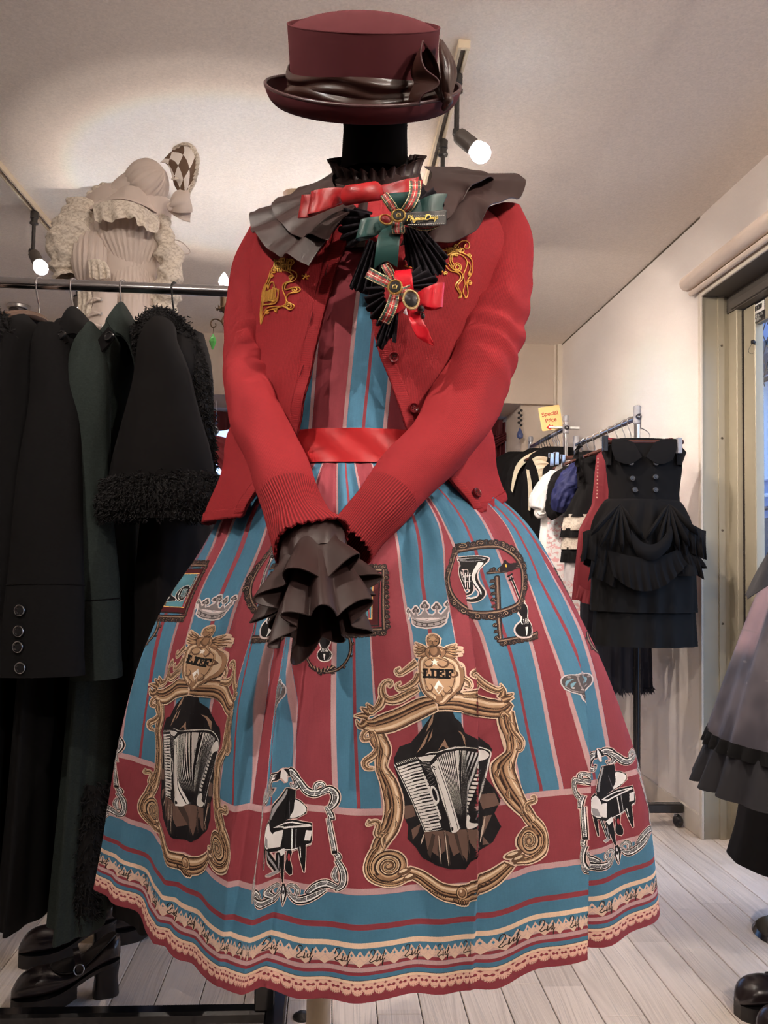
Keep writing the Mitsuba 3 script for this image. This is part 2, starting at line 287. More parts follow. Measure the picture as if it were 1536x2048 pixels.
sq = unary_union([LineString(spl(l, 20)).buffer(0.006) for l in ([(0.08, .09), (0.04, .1), (0.03, .07), (0.07, .05), (0.06, .02), (0.02, .03)], [(0.1, .06), (0.11, .02), (.14, .03), (.15, .06)], [(.18, .06), (.18, .02), (.18, .05), (.22, .06)])])
mm = extr(affinity.scale(sq, 2, 1.4, origin=(0, 0)), 0.004); v = mm.vertices.copy(); mm.vertices = np.stack([2.999-v[:, 2], 6.0-v[:, 0], 0.13+v[:, 1]], 1)
part(sg, 'script', mm, 'mat_sticker_white')
net = [rod((1.95, 3.35+t, 2.6), (1.95, 3.35+t+0.45, 1.9), 0.0022, 5) for t in np.arange(-0.5, 1.1, 0.07)]+[rod((1.955, 3.35+t+0.45, 2.6), (1.955, 3.35+t, 1.9), 0.0022, 5) for t in np.arange(-0.5, 1.1, 0.07)]+[rod((1.95, 2.9, 1.93), (1.95, 4.9, 1.93), 0.012, 8)]
solo('bird_net', cat(net), 'mat_sign_black', 'fine dark netting hanging outside the top of the door', 'net')
ln = thing('leaf_garland', 'tiny dark leaf on a thread stuck on the glass door', 'garland')
part(ln, 'leaf', lathe([(0, -0.012), (0.009, -0.004), (0.01, 0.004), (0, 0.012)], 5, (1.622, 3.09, 1.955), (0.3, 1, 0.6)), 'mat_sign_black')
part(ln, 'thread', tube(spl([(1.622, 3.10, 1.95), (1.621, 3.125, 1.93), (1.62, 3.11, 1.915), (1.621, 3.08, 1.91)], 14), 0.0008, sides=5), 'mat_sign_black')

# ================================================================ lamps and ceiling fittings
mat('black_metal', (28, 26, 25), rough=0.42, metallic=0.2); mat('cream_metal', (206, 190, 165), rough=0.45); mat('track_slot', (58, 50, 44), rough=0.6)
mat('bronze', (84, 66, 48), rough=0.4, metallic=0.7); mat('dark_grey_metal', (66, 60, 56), rough=0.45)
mat('silver', (200, 198, 196), rough=0.25, metallic=0.9)
def emit(rad): return {'emitter': {'type': 'area', 'radiance': {'type': 'rgb', 'value': (WARM*rad*LAMP).tolist()}}}
def track(x, y0, y1, label):
    k = thing('lighting_track', label, 'lighting track')
    part(k, 'rail', cat(bevbox(x-0.0165, x-0.007, y0+0.012, y1, CH-0.024, CH, 0.0015), bevbox(x+0.007, x+0.0165, y0+0.012, y1, CH-0.024, CH, 0.0015)), 'mat_cream_metal')
    part(k, 'slot', box(x-0.007, x+0.007, y0+0.012, y1, CH-0.012, CH), 'mat_track_slot')
    part(k, 'end_cap', bevbox(x-0.017, x+0.017, y0, y0+0.0125, CH-0.0255, CH, 0.002), 'mat_cream_metal')
track(0.335, 2.19, 5.2, 'cream ceiling track running back behind the hat')
track(-1.26, 2.0, 5.2, 'cream ceiling track at the left with black spotlights')
def spotlight(x, y, aim, label, stem=0.14, rad=60, watt=0, angle=60, group='black track spotlights'):
    k = thing('track_spotlight', label, 'spotlight', group)
    z = CH-0.024; aim = V(aim, float); aim /= np.linalg.norm(aim)
    part(k, 'adapter', lathe([(0, 0), (0.014, 0), (0.016, -0.003), (0.016, -0.028), (0.013, -0.031), (0.013, -0.045), (0.017, -0.046), (0.017, -0.052), (0.006, -0.056), (0, -0.056)], 20, (x, y, z)), 'mat_black_metal')
    part(k, 'stem', rod((x, y, z-0.05), (x, y, z-0.05-stem), 0.0075, 12), 'mat_black_metal')
    j = V([x, y, z-0.05-stem])
    side = np.cross(aim, [0, 0, 1.0]); side /= np.linalg.norm(side)
    part(k, 'joint', cat(rod(j-side*0.014, j+side*0.014, 0.0105, 14), ball(j, 0.012, 2)), 'mat_black_metal')
    o = j+aim*0.004
    part(k, 'lamp_head', lathe([(0, 0), (0.017, 0), (0.021, 0.004), (0.023, 0.012), (0.024, 0.058), (0.0225, 0.062), (0.0225, 0.054), (0, 0.05)], 26, o, aim), 'mat_dark_grey_metal')
    part(k, 'bulb', lathe([(0.012, 0.05), (0.014, 0.060), (0.026, 0.072), (0.0295, 0.086), (0.028, 0.100), (0.020, 0.112), (0.009, 0.118), (0, 0.119)], 26, o, aim), 'mat_white_paint', label='glowing white bulb', **emit(rad))
    if watt:
        e = o+aim*0.125
        scene[numbered('light_'+k)] = {'type': 'spot', 'to_world': T().look_at(origin=e.tolist(), target=(e+aim).tolist(), up=[0.1, 0.2, 1.0]), 'cutoff_angle': angle, 'beam_width': angle*0.3, 'intensity': {'type': 'rgb', 'value': (WARM*watt*LAMP).tolist()}}
    return k
spotlight(0.335, 2.32, (0.62, -0.12, -0.55), 'black track spotlight with a bare bulb right of the hat', stem=0.125, rad=130, watt=8.0, angle=58)
spotlight(0.345, 2.70, (0.5, 0.5, -0.45), 'second black spotlight, just above the right shoulder of the collar', stem=0.135, rad=50, watt=4.5, angle=50)
spotlight(0.352, 3.02, (0.55, 0.8, -0.55), 'third black spotlight, its adapter low behind the brown collar', stem=0.12, rad=50, watt=9.0, angle=50)
spotlight(-1.26, 3.45, (0.55, -0.35, -0.9), 'black spotlight with a glowing bulb above the coat rail', stem=0.12, rad=170)
spotlight(-1.26, 4.05, (0.3, -0.2, -0.9), 'black spotlight on the left track, half behind the lace sleeve', stem=0.12, rad=80)
# display spotlights behind the viewer that light the dress
track(-0.75, -1.0, 0.9, 'cream ceiling track behind the viewer')
track(0.9, -1.0, 0.7, 'second cream ceiling track behind the viewer')
for x, y, a, w_, tag_ in ((-0.75, 0.35, (0.8, 0.9, -0.75), 5.6, 'near left'), (-0.75, -0.6, (0.5, 1.4, -0.8), 1.6, 'far left'), (0.9, 0.2, (-0.75, 1.0, -0.75), 5.5, 'near right'), (0.9, -0.8, (0.1, 2.6, -1.1), 7.0, 'far right')):
    spotlight(x, y, a, 'black track spotlight behind the viewer, '+tag_+', aimed at the dress', stem=0.12, rad=140, watt=w_, angle=62, group='black spotlights behind the viewer')
# dome camera
d = thing('dome_camera', 'silver dome security camera on the far left of the ceiling', 'security camera')
part(d, 'housing', lathe([(0, 0), (0.062, 0), (0.066, -0.006), (0.064, -0.022), (0.056, -0.026), (0, -0.026)], 32, (-1.85, 4.88, CH)), 'mat_silver')
part(d, 'dome', lathe([(0.055, -0.024)]+[(0.052*math.cos(t), -0.026-0.045*math.sin(t)) for t in np.linspace(0, 1.57, 9)], 32, (-1.85, 4.88, CH)), mat('dome_dark', (30, 24, 22), rough=0.08, spec=0.8), label='dark glossy dome')

# ================================================================ left: coat rail with coats, shoes
mat('chrome', (205, 205, 208), rough=0.14, metallic=1.0); mat('gloss_black', (9, 10, 13), rough=0.12, spec=0.6, clearcoat=0.5)
def wool(name, c, k=1.0):
    c = V(lin(c)); return mat(name, proc(lambda p, n, uv, c=c: mi.Color3f(*c.tolist())*(0.75+0.5*fbm(p.x*420, p.y*420, p.z*420, 2))), rough=0.95, sheen=0.25, spec=0.1)
wool('wool_black', (20, 20, 21)); wool('wool_green', (40, 47, 45)); wool('wool_dark', (16, 15, 16)); mat('velvet_black', (11, 10, 11), rough=0.9, sheen=0.3, spec=0.2); mat('fur_black', (14, 13, 14), rough=0.8, sheen=0.3, spec=0.3)
RY, RZ = 1.93, 1.7065
rk = thing('coat_rack', 'chrome rail and black frame of the coat rack at the left', 'clothes rack')
part(rk, 'rail', rod((-1.9, RY, RZ+.001), (-0.12, RY, RZ-.001), 0.0127, 24), 'mat_chrome', smooth=True, label='chrome hanging rail')
part(rk, 'post', bevbox(-0.150, -0.105, 1.915, 1.955, 0.075, 1.72, .003), 'mat_gloss_black'); part(rk, 'post', bevbox(-1.90, -1.86, 1.915, 1.955, 0.075, 1.72, .003), 'mat_gloss_black')
part(rk, 'base_rail', bevbox(-1.89, -0.105, 1.915, 1.955, 0.045, 0.075, .006), 'mat_gloss_black')
for x in (-0.10, -1.88):
    part(rk, 'base_foot', bevbox(x-.025, x+.02, 1.70, 2.25, 0.048, 0.078, .004), 'mat_gloss_black')
    for y in (1.80, 2.20):
        part(rk, 'caster', cat(lathe([(0, 0.012), (0.020, 0.012), (0.026, 0.006), (0.028, 0), (0.026, -0.006), (0.020, -0.012), (0, -0.012)], 24, (x+.035, y, 0.0285), (1, 0, 0)), bevbox(x+.018, x+.052, y-.014, y+.014, .03, .062, .004)), 'mat_chrome' if False else 'mat_gloss_black')
part(rk, 'caster_cap', lathe([(0, .013), (.012, .012), (.02, .006), (.022, 0)], 20, (-0.055, 1.79, .05), (0, -1, .3)), 'mat_chrome')
def hook(x, y, zr, r, m, key, tilt=0.0, drop=0.10, name='hook', wr=.0021):
    a = np.linspace(-0.5, math.pi+.25, 16); R_ = r+wr
    p = [(x+R_*math.cos(t)*math.sin(tilt+.35), y+R_*math.cos(t)*math.cos(tilt+.35), zr+R_*math.sin(t)) for t in a[::1]]
    end = V(p[-1]); q = p+[(end[0]*.5+x*.5, end[1]*.5+y*.5, zr-.035), (x, y, zr-.055), (x, y, zr-drop)]
    return part(key, name, tube(spl(q, 40), wr, sides=8), m)
mat('hanger_wood', (96, 74, 62), rough=0.5); mat('hanger_black', (16, 15, 16), rough=0.35); mat('hanger_brown', (66, 34, 26), rough=0.4)
def hanger(x, y, zr, r, ax, half, m, hm, label, group, drop=.085, sag=.045):
    """a hanger hooked on a rail, arms along ax"""
    k = thing('clothes_hanger', label, 'hanger', group); ax = V(ax, float)
    hook(x, y, zr, r, hm, k, drop=drop, tilt=math.pi/2 if abs(ax[1]) < .5 else 0.0)
    t = np.linspace(-1, 1, 21); P_ = V([x, y, zr-drop])+ax*(t*half)[:, None]; P_[:, 2] -= sag*np.abs(t)**1.6
    part(k, 'arm', tube(P_, .007+.006*(1-np.abs(t)), .010+.010*(1-np.abs(t)), sides=12), m); return k
for px, m, hm, lab in ((-40, 'mat_hanger_wood', 'mat_chrome', 'hanger under the black coat at the left edge'), (80, 'mat_hanger_wood', 'mat_chrome', 'wooden hanger with chrome hook, leftmost on the rail'), (148, 'mat_hanger_wood', 'mat_chrome', 'chrome hooked hanger carrying the black wool coat with cuff buttons'), (247, 'mat_hanger_wood', 'mat_chrome', 'chrome hooked hanger carrying the dark green coat'), (350, 'mat_hanger_black', 'mat_hanger_black', 'black plastic hanger with the fur trimmed cape')):
    p = at(px, 570, RY); hanger(p[0], RY, RZ, .0127, (0, 1, 0), .19 if px == 80 else .15, m, hm, lab, None, drop=.085 if px == 80 else .115)
def coat_body(x, secs, nf=9, amp=.02, seed=0, y=RY, n=120, m=70):
    """secs: (z, half thickness across, half width along the shoulder line, offset towards the viewer)"""
    s = V(secs); zz = np.linspace(s[0, 0], s[-1, 0], m); f = lambda k: np.interp(zz, s[::-1, 0], s[::-1, k]) if s[0, 0] > s[-1, 0] else np.interp(zz, s[:, 0], s[:, k])
    t = full_th(n); v = np.linspace(0, 1, m); hx, hy, oy = f(1), f(2), f(3); ox = f(4) if s.shape[1] > 4 else 0*zz
    w = amp*(v**1.4)[:, None]*(np.sin(nf*t+seed+.8*np.sin(2*t+seed))+.35*np.sin(2.3*nf*t+seed*2))[None]
    return np.stack([x+ox[:, None]+(hx[:, None]+w)*np.sin(t)[None], y-oy[:, None]-(hy[:, None]+w)*np.cos(t)[None], np.broadcast_to(zz[:, None], w.shape)], -1)
def capped(P): return gridmesh(np.concatenate([P[:1].mean(1, keepdims=True).repeat(P.shape[1], 1), P], 0), cu=True)
def arm(path, sides=56, amp=.004, seed=1, flat=1.0):
    """sleeve: path of (pixel, pixel, depth, half width, half depth)"""
    q = spl(V([list(at(a, b, c))+[r, d] for a, b, c, r, d in path]), 80); G = tubegrid(q[:, :3], q[:, 3], q[:, 4], sides=sides, ref=(1, 0, 0))
    w = np.arange(sides)*2*np.pi/sides; s = np.linspace(0, 1, 80); c = q[:, None, :3]
    nz = meshkit.noise(np.stack([np.cos(w)[None]*1.5+0*s[:, None]+seed*9, np.sin(w)[None]*1.5+0*s[:, None], 4*s[:, None]+0*w[None]], -1))-.5
    return G+(G-c)/np.linalg.norm(G-c, axis=-1, keepdims=True)*(nz*amp*4)[..., None]
def cuffed(key, G, m, base='sleeve', hem=True, seam=None, cm=None):
    inn = G[-1:].mean(1, keepdims=True)+(G[-1:]-G[-1:].mean(1, keepdims=True))*.86; up = G[-6:-5].mean(1, keepdims=True)+(G[-6:-5]-G[-6:-5].mean(1, keepdims=True))*.84
    k = part(key, base, capped(np.concatenate([G, inn, up], 0)), m)
    if hem:
        c = G.mean(1, keepdims=True); Q = c+(G-c)*1.012; part(k, 'cuff_hem', gridmesh(Q[-4:], cu=True), m)
        if seam: 
            r = Q[seam]; part(k, 'cuff_seam', tube(np.vstack([r, r[:1]]), .0012, sides=6, caps=False), 'mat_wool_dark')
    return k
def tufts(P, N, n, L, r, seed, down=V([0, 0, -1.0])):
    g = np.random.default_rng(seed); i = g.integers(0, len(P), n); o = P[i]; d = N[i]+g.normal(0, .75, (n, 3))+down*.25; d /= np.linalg.norm(d, axis=1, keepdims=True)
    o = o+g.normal(0, min(L, .008)*.5, (n, 3)); l = L*(.6+.8*g.random(n))[:, None]; x = np.cross(d, [.3, .5, .8]); x /= np.linalg.norm(x, axis=1, keepdims=True); y = np.cross(d, x)
    v = np.stack([o+x*r, o-x*r*.5+y*r*.87, o-x*r*.5-y*r*.87, o+d*l*.6+down*l*.12, o+d*l+down*l*.35], 1)
    base = (np.arange(n)*5)[:, None]; f = np.concatenate([base+V([a, b, 3]) for a, b in ((0, 1), (1, 2), (2, 0))]+[base+V([0, 3, 4]), base+V([1, 4, 3])]); return trimesh.Trimesh(v.reshape(-1, 3), f.astype(int), process=False)
def furry(key, base, G, n, L, seed, cu=True, r=.0022, label='black fake fur'):
    N = gnormals(G, cu); c = G.reshape(-1, 3).mean(0)
    if ((G-c)*N).sum(-1).mean() < 0: N = -N
    return part(key, base, cat(gridmesh(G, cu=cu), tufts(G.reshape(-1, 3), N.reshape(-1, 3), n, L, r, seed)), 'mat_fur_black', label=label)
# coat with cuff buttons
x3 = at(148, 570, RY)[0]; c = thing('black_wool_coat', 'black wool coat with four shiny buttons on the cuff, second sleeve from the left', 'coat')
part(c, 'body', capped(coat_body(x3, [(1.615, .035, .05, 0), (1.57, .036, .13, 0), (1.52, .037, .20, 0), (1.40, .036, .21, 0), (1.2, .036, .20, 0), (.9, .040, .21, .0), (.6, .044, .235, .0), (.352, .048, .25, .01)], 7, .008, .4)), 'mat_wool_black')
G = arm([(108, 668, 1.76, .030, .035), (103, 700, 1.73, .036, .045), (108, 780, 1.69, .046, .042), (104, 900, 1.665, .054, .042), (96, 1050, 1.645, .063, .042), (89, 1200, 1.63, .072, .044), (84, 1352, 1.62, .080, .046)])
s3 = cuffed(c, G, 'mat_wool_black', seam=61)
for px, py in ((37, 1220), (38, 1257), (40, 1297), (43, 1333)):
    p = at(px, py, 1.60); j = np.unravel_index(np.argmin(np.linalg.norm(G-at(px, py, 1.58), axis=-1)), G.shape[:2]); p = G[j]; n = p-G[j[0]].mean(0); n[2] = 0; n /= np.linalg.norm(n); n = n*.5+V([0, -1, 0])*.5
    b = part(s3, 'cuff_button', lathe([(0, .0045), (.006, .0045), (.0075, .0065), (.0105, .0055), (.0115, .003), (.0115, 0)], 26, p, n/np.linalg.norm(n)), 'mat_gloss_black', label='shiny black button'); nn_ = n/np.linalg.norm(n); part(s3, 'button_rim', torus(p+nn_*.0057, .0100, .0009, axis=nn_), 'mat_chrome', label='shiny rim of the cuff button')
def stand_collar(key, pts, m, tab=None):
    k = part(key, 'collar', sheet(pts, 36, 14, .004), m)
    return k
part(c, 'collar', thick(loft([ats(l) for l in ([(118, 650, 1.76), (135, 617, 1.80), (155, 618, 1.87), (178, 642, 1.95)], [(122, 664, 1.745), (142, 640, 1.775), (166, 650, 1.83), (184, 672, 1.92)], [(128, 672, 1.74), (150, 668, 1.76), (178, 690, 1.80), (190, 712, 1.90)])], 40, 16), .004), 'mat_wool_black')
part(c, 'lapel', thick(loft([ats(l) for l in ([(128, 672, 1.742), (150, 680, 1.755), (182, 694, 1.79)], [(125, 690, 1.735), (150, 740, 1.745), (176, 800, 1.80)], [(118, 705, 1.73), (140, 800, 1.735), (165, 900, 1.80)])], 30, 14), .004), 'mat_wool_black')
tb = part(c, 'shoulder_tab', sheet([[(96, 690, 1.722), (110, 676, 1.722), (128, 664, 1.735)], [(110, 706, 1.708), (124, 692, 1.708), (137, 684, 1.722)]], 14, 8, .004), 'mat_wool_dark')
part(tb, 'button', lathe([(0, .004), (.006, .004), (.0075, .006), (.0105, .005), (.011, .0)], 24, at(124, 672, 1.712), (-.4, -.8, .3)), 'mat_gloss_black')
# dark green coat
x4 = at(247, 570, RY)[0]; c = thing('dark_green_coat', 'long dark green wool coat with tall collar, hem folds reaching near the shoes', 'coat')
part(c, 'body', capped(coat_body(x4, [(1.615, .035, .05, 0), (1.57, .042, .13, 0), (1.52, .044, .20, 0), (1.40, .044, .21, 0), (1.15, .044, .20, 0), (.85, .050, .215, .0), (.6, .056, .24, .0), (.342, .062, .265, .01, )], 8, .011, 2.2)), 'mat_wool_green')
G = arm([(185, 672, 1.77, .026, .03), (178, 705, 1.735, .034, .042), (176, 780, 1.71, .043, .048), (172, 900, 1.715, .047, .042), (180, 1050, 1.715, .046, .042), (190, 1200, 1.715, .047, .042), (194, 1356, 1.715, .049, .042)], seed=3); cuffed(c, G, 'mat_wool_green', seam=63)
part(c, 'collar', thick(loft([ats(l) for l in ([(212, 640, 1.75), (234, 608, 1.79), (250, 612, 1.87), (275, 655, 1.97)], [(222, 656, 1.735), (244, 640, 1.765), (262, 650, 1.83), (284, 700, 1.93)], [(230, 664, 1.73), (252, 680, 1.75), (272, 740, 1.80), (296, 800, 1.92)])], 40, 16), .004), 'mat_wool_green')
part(c, 'lapel', thick(loft([ats(l) for l in ([(212, 640, 1.748), (226, 664, 1.74), (240, 690, 1.76)], [(200, 680, 1.73), (215, 740, 1.735), (232, 800, 1.80)], [(188, 700, 1.728), (206, 800, 1.73), (225, 900, 1.80)])], 30, 14), .004), 'mat_wool_green')
tb = part(c, 'shoulder_tab', sheet([[(190, 690, 1.722), (203, 672, 1.722), (217, 654, 1.735)], [(204, 704, 1.708), (218, 690, 1.708), (230, 676, 1.722)]], 14, 8, .004), 'mat_wool_dark')
part(tb, 'button', lathe([(0, .004), (.006, .004), (.0075, .006), (.0105, .005), (.011, .0)], 24, at(219, 674, 1.708), (-.4, -.8, .3)), 'mat_gloss_black')
# cape with fur
x5 = at(350, 570, RY)[0]; c = thing('fur_trimmed_cape', 'long black cape coat with furry collar and furry wide cuffs, right end of the rail', 'coat')
part(c, 'body', capped(coat_body(x5+.030, [(1.60, .04, .05, 0), (1.55, .055, .13, 0), (1.50, .06, .19, 0), (1.35, .062, .20, 0), (1.1, .080, .20, 0), (.85, .088, .20, .0), (.6, .09, .21, .0), (.34, .095, .22, .0)], 6, .012, 1.1)), 'mat_velvet_black')
G = arm([(322, 668, 1.80, .035, .045), (318, 700, 1.76, .042, .06), (325, 760, 1.73, .058, .065), (326, 840, 1.71, .078, .07), (325, 920, 1.69, .098, .075), (325, 985, 1.685, .110, .08)], amp=.002, seed=5); cs = cuffed(c, G, 'mat_velvet_black', base='cape_sleeve', hem=False)
cc = arm([(326, 960, 1.69, .110, .080), (327, 985, 1.688, .121, .088), (328, 1010, 1.688, .125, .09), (328, 1040, 1.688, .120, .086)], amp=.002); furry(cs, 'fur_cuff', cc, 9000, .007, 4)
fc = tubegrid(spl(ats([(292, 720, 1.76), (290, 672, 1.78), (312, 645, 1.82), (345, 655, 1.88), (372, 700, 1.86), (392, 780, 1.82), (402, 870, 1.82), (408, 960, 1.84)]), 70), np.interp(np.linspace(0, 1, 70), [0, .2, .5, 1], [.014, .026, .028, .022]), sides=24); furry(c, 'fur_collar', fc, 9000, .009, 6)
fh = tubegrid(spl([(x5-.09, 1.74, .62), (x5-.095, 1.72, .5), (x5-.10, 1.715, .40), (x5-.10, 1.72, .37)], 24), .028, sides=18); furry(c, 'fur_edge', fh, 2200, .012, 9)
# the two coats at the left edge
x2 = at(80, 570, RY)[0]; c = thing('black_short_coat', 'black coat with rounded shoulder hanging on the wooden hanger', 'coat')
part(c, 'body', capped(coat_body(x2-.02, [(1.60, .04, .05, 0), (1.565, .034, .13, 0), (1.52, .035, .20, 0), (1.4, .034, .21, 0), (1.15, .034, .20, 0), (.85, .036, .21, 0), (.36, .042, .25, .01)], 7, .007, 3.3)), 'mat_wool_black')
G = arm([(45, 660, 1.80, .035, .04), (30, 690, 1.745, .045, .05), (18, 780, 1.715, .055, .05), (12, 950, 1.70, .06, .05), (0, 1150, 1.69, .066, .05), (-14, 1340, 1.68, .07, .05)], seed=8); cuffed(c, G, 'mat_wool_black')
part(c, 'collar', thick(loft([ats(l) for l in ([(22, 672, 1.76), (60, 652, 1.80), (84, 662, 1.88)], [(20, 690, 1.74), (58, 672, 1.77), (84, 684, 1.85)], [(20, 706, 1.735), (52, 698, 1.755), (78, 716, 1.83)])], 30, 12), .005), 'mat_wool_dark')
x1 = at(-40, 570, RY)[0]; c = thing('edge_coat', 'black coat with furry collar cut off by the left edge', 'coat')
part(c, 'body', capped(coat_body(x1-.04, [(1.60, .04, .05, 0), (1.55, .05, .14, 0), (1.5, .05, .21, 0), (1.2, .05, .22, 0), (.5, .06, .25, 0)], 7, .01, 5.0)), 'mat_velvet_black')
fc = tubegrid(spl(ats([(-30, 640, 1.74), (-8, 648, 1.72), (4, 672, 1.71), (2, 700, 1.72), (-10, 730, 1.74)]), 30), .022, sides=18); furry(c, 'fur_collar', fc, 1600, .012, 12)
# shoes
mat('shoe_leather', (30, 22, 23), rough=0.22, spec=0.6, clearcoat=0.4); mat('shoe_sole', (20, 17, 17), rough=0.45); mat('tag_paper', (196, 192, 186), rough=0.6)
def shoe(o, ang, label, tag=False, buckle=True):
    k = thing('platform_shoe', label, 'shoe'); M = np.eye(4); c_, s_ = math.cos(ang), math.sin(ang); M[:2, :2] = [[c_, -s_], [s_, c_]]; M[:3, 3] = o
    pl = lambda m: placed(m, M)
    # local: x from toe (0) to heel (0.24), y across, z up
    xs = V([0.0, .012, .03, .06, .09, .12, .15, .18, .21, .235, .245]); hw = V([.012, .028, .038, .044, .043, .039, .035, .033, .033, .028, .015])
    zb = V([.032, .032, .032, .032, .034, .042, .056, .070, .080, .084, .084]); zt = V([.045, .066, .082, .089, .088, .080, .085, .105, .128, .140, .138])
    f = np.linspace(0, .245, 50); w_, b_, t_ = (CubicSpline(xs, a)(f) for a in (hw, zb, zt)); th = np.linspace(0, 2*np.pi, 36, endpoint=False)
    P_ = np.stack([f[:, None]+0*th[None], w_[:, None]*np.cos(th)[None], (b_+t_)[:, None]/2+((t_-b_)[:, None]/2)*np.sign(np.sin(th))[None]*np.abs(np.sin(th))[None]**.8], -1)
    part(k, 'upper', pl(capped(np.concatenate([P_, P_[-1:].mean(1, keepdims=True).repeat(36, 1)], 0))), 'mat_shoe_leather', smooth=60)
    op = [(.085, 0, .0895), (.10, .026, .0840), (.14, .030, .0805), (.19, .028, .112), (.225, .018, .139), (.235, 0, .1425), (.225, -.018, .139), (.19, -.028, .112), (.14, -.030, .0805), (.10, -.026, .084)]
    q = spl(op, 60, True); part(k, 'topline', pl(tube(np.vstack([q, q[:1]]), .0022, sides=6, caps=False)), 'mat_shoe_sole'); cen = q.mean(0)
    part(k, 'opening', pl(gridmesh(np.stack([q+V([0, 0, .0012]), q*.6+cen*.4+V([0, 0, .004])-V([0, 0, .0]), 0*q+cen+V([0, 0, .002])]), cu=True)), 'mat_shoe_sole', label='dark inside of the shoe')
    so = np.stack([f[:, None]+0*th[None], (w_[:, None]+.002)*np.cos(th)[None], b_[:, None]-.016+.016*np.sin(th)[None]], -1)[:30]
    so[..., 2] = np.where(np.sin(th)[None] > 0, b_[:30, None]+.002, np.maximum(0.0, b_[:30, None]-.034)*np.ones_like(th)[None]); part(k, 'platform_sole', pl(capped(np.concatenate([so, so[-1:].mean(1, keepdims=True).repeat(36, 1)], 0))), 'mat_shoe_sole', smooth=30)
    sh_ = np.stack([f[28:, None]+0*th[None], (w_[28:, None]-.002)*np.cos(th)[None], b_[28:, None]+.001-.010*(np.sin(th)[None] < 0)], -1); part(k, 'shank', pl(gridmesh(sh_, cu=True)), 'mat_shoe_sole', smooth=30)
    hs = [(z, a) for z, a in ((0, 0.030), (.004, .031), (.04, .027), (.078, .031))]; part(k, 'heel', pl(capped(np.stack([np.stack([.215+a*np.sign(np.cos(th))*np.abs(np.cos(th))**.6, a*.92*np.sign(np.sin(th))*np.abs(np.sin(th))**.6, 0*th+z], -1) for z, a in hs[::-1]]+[np.stack([.215+0*th, 0*th, 0*th], -1)]))), 'mat_shoe_sole', smooth=40)
    st = spl([(.150, -.037, .080), (.145, -.030, .104), (.142, 0, .118), (.145, .030, .104), (.150, .037, .080)], 30); P2 = np.stack([st+V([-.007, 0, 0]), st+V([.007, 0, .001])]); part(k, 'strap', pl(thick(P2, .003)), 'mat_shoe_leather')
    if buckle: part(k, 'buckle', pl(torus((.147, -.041, .088), .0115, .0014, axis=(.1, -1, .35))), 'mat_chrome')
    if tag: part(k, 'price_tag', pl(extr(Polygon([(.10, -.07), (.15, -.045), (.18, -.042), (.165, -.055), (.12, -.082)]), .0008)), 'mat_tag_paper', label='pale paper tag')
    return k
shoe((-.735, 2.075, .0), .36, 'glossy dark platform shoe with ankle strap and paper tag, nearer of the pair', tag=True)
shoe((-.80, 2.30, .0), .36, 'dark platform shoe standing just behind the tagged one')
shoe((-.62, 2.42, .0), .5, 'black high heeled shoe in the shade behind the coat hem', buckle=True)
solo('floor_bolt', lathe([(0, .012), (.012, .011), (.022, .004), (.023, 0)], 24, (-.045, 2.03, 0.0)), 'mat_black_metal', 'small dark round knob on the floor beside the mannequin pole', 'knob')

# ================================================================ the white dressed figure behind the coats
mat('white_cotton', (196, 182, 172), rough=0.85, sheen=0.2, spec=0.2)
def lacew_fn(p, n, uv):
    a = noise(p.x*170, p.y*170, p.z*170); b = noise(p.x*420, p.y*420, p.z*420)
    return mix((0.50, 0.43, 0.35), (0.68, 0.61, 0.52), smoothstep(0.3, 0.62, a*.65+b*.35))
mat('white_lace', proc(lacew_fn), rough=0.9, spec=0.15, bump=proc(lambda p, n, uv: 0.003*noise(p.x*150, p.y*150, p.z*150)+.0015*noise(p.x*400, p.y*400, p.z*400), 8e-4))
def check_fn(p, n, uv):
    a, b = uv.x*3.4+uv.y*1.5, uv.x*-.8+uv.y*3.4; k = dr.floor(a)+dr.floor(b); k = k-2*dr.floor(k/2)
    return sel((0.82, 0.76, 0.70), (0.135, 0.080, 0.050), stp(0.5, k, 0.01))
mat('check_cloth', proc(check_fn), rough=0.8)
WY = 2.55
def W(zx, zy, dy=0.0): return (100+zx*.20833, 280+zy*.20833, WY+dy)
def WP(l): return ats([W(*p) for p in l])
wf = thing('white_mannequin', 'second display mannequin at the back left dressed all in white', 'mannequin')
o = at(255, 480, WY+.02)
def tors(z0, prof, n=64): 
    t = full_th(n); return np.stack([np.stack([o[0]+dx+a*np.sin(t), o[1]-b*np.cos(t), 0*t+z], -1) for z, a, b, dx in prof])
part(wf, 'torso', capped(tors(0, [(2.235, .03, .03, 0), (2.22, .10, .05, 0), (2.18, .135, .075, 0), (2.05, .120, .09, 0), (1.95, .09, .075, 0), (1.80, .12, .09, 0), (1.5, .13, .10, 0)])), 'mat_white_cotton')
part(wf, 'pole', rod((o[0], o[1], 0.01), (o[0], o[1], 1.55), .018), 'mat_cream_metal'); part(wf, 'base', lathe([(0, .02), (.14, .014), (.15, 0), (0, 0)], 40, (o[0], o[1], 0)), 'mat_cream_metal')
part(wf, 'neck_and_head', cat(tube(WP([(660, 560, .0), (760, 470, -.01), (900, 400, -.01)]), [.045, .045, .05], sides=20)), 'mat_white_cotton')
wb = thing('white_blouse', 'white pleated blouse with lace capelet and wide lace sleeves on the back left figure', 'blouse')
t = full_th(150)
def pleated(prof, k, amp):
    return np.stack([np.stack([o[0]+dx+(a+m_*amp*np.abs(np.sin(k*t)))*np.sin(t), o[1]-(b+m_*amp*np.abs(np.sin(k*t)))*np.cos(t), 0*t+z], -1) for z, a, b, dx, m_ in prof])
zt = lambda zy: at(255, 280+zy*.20833, WY-.06)[2]
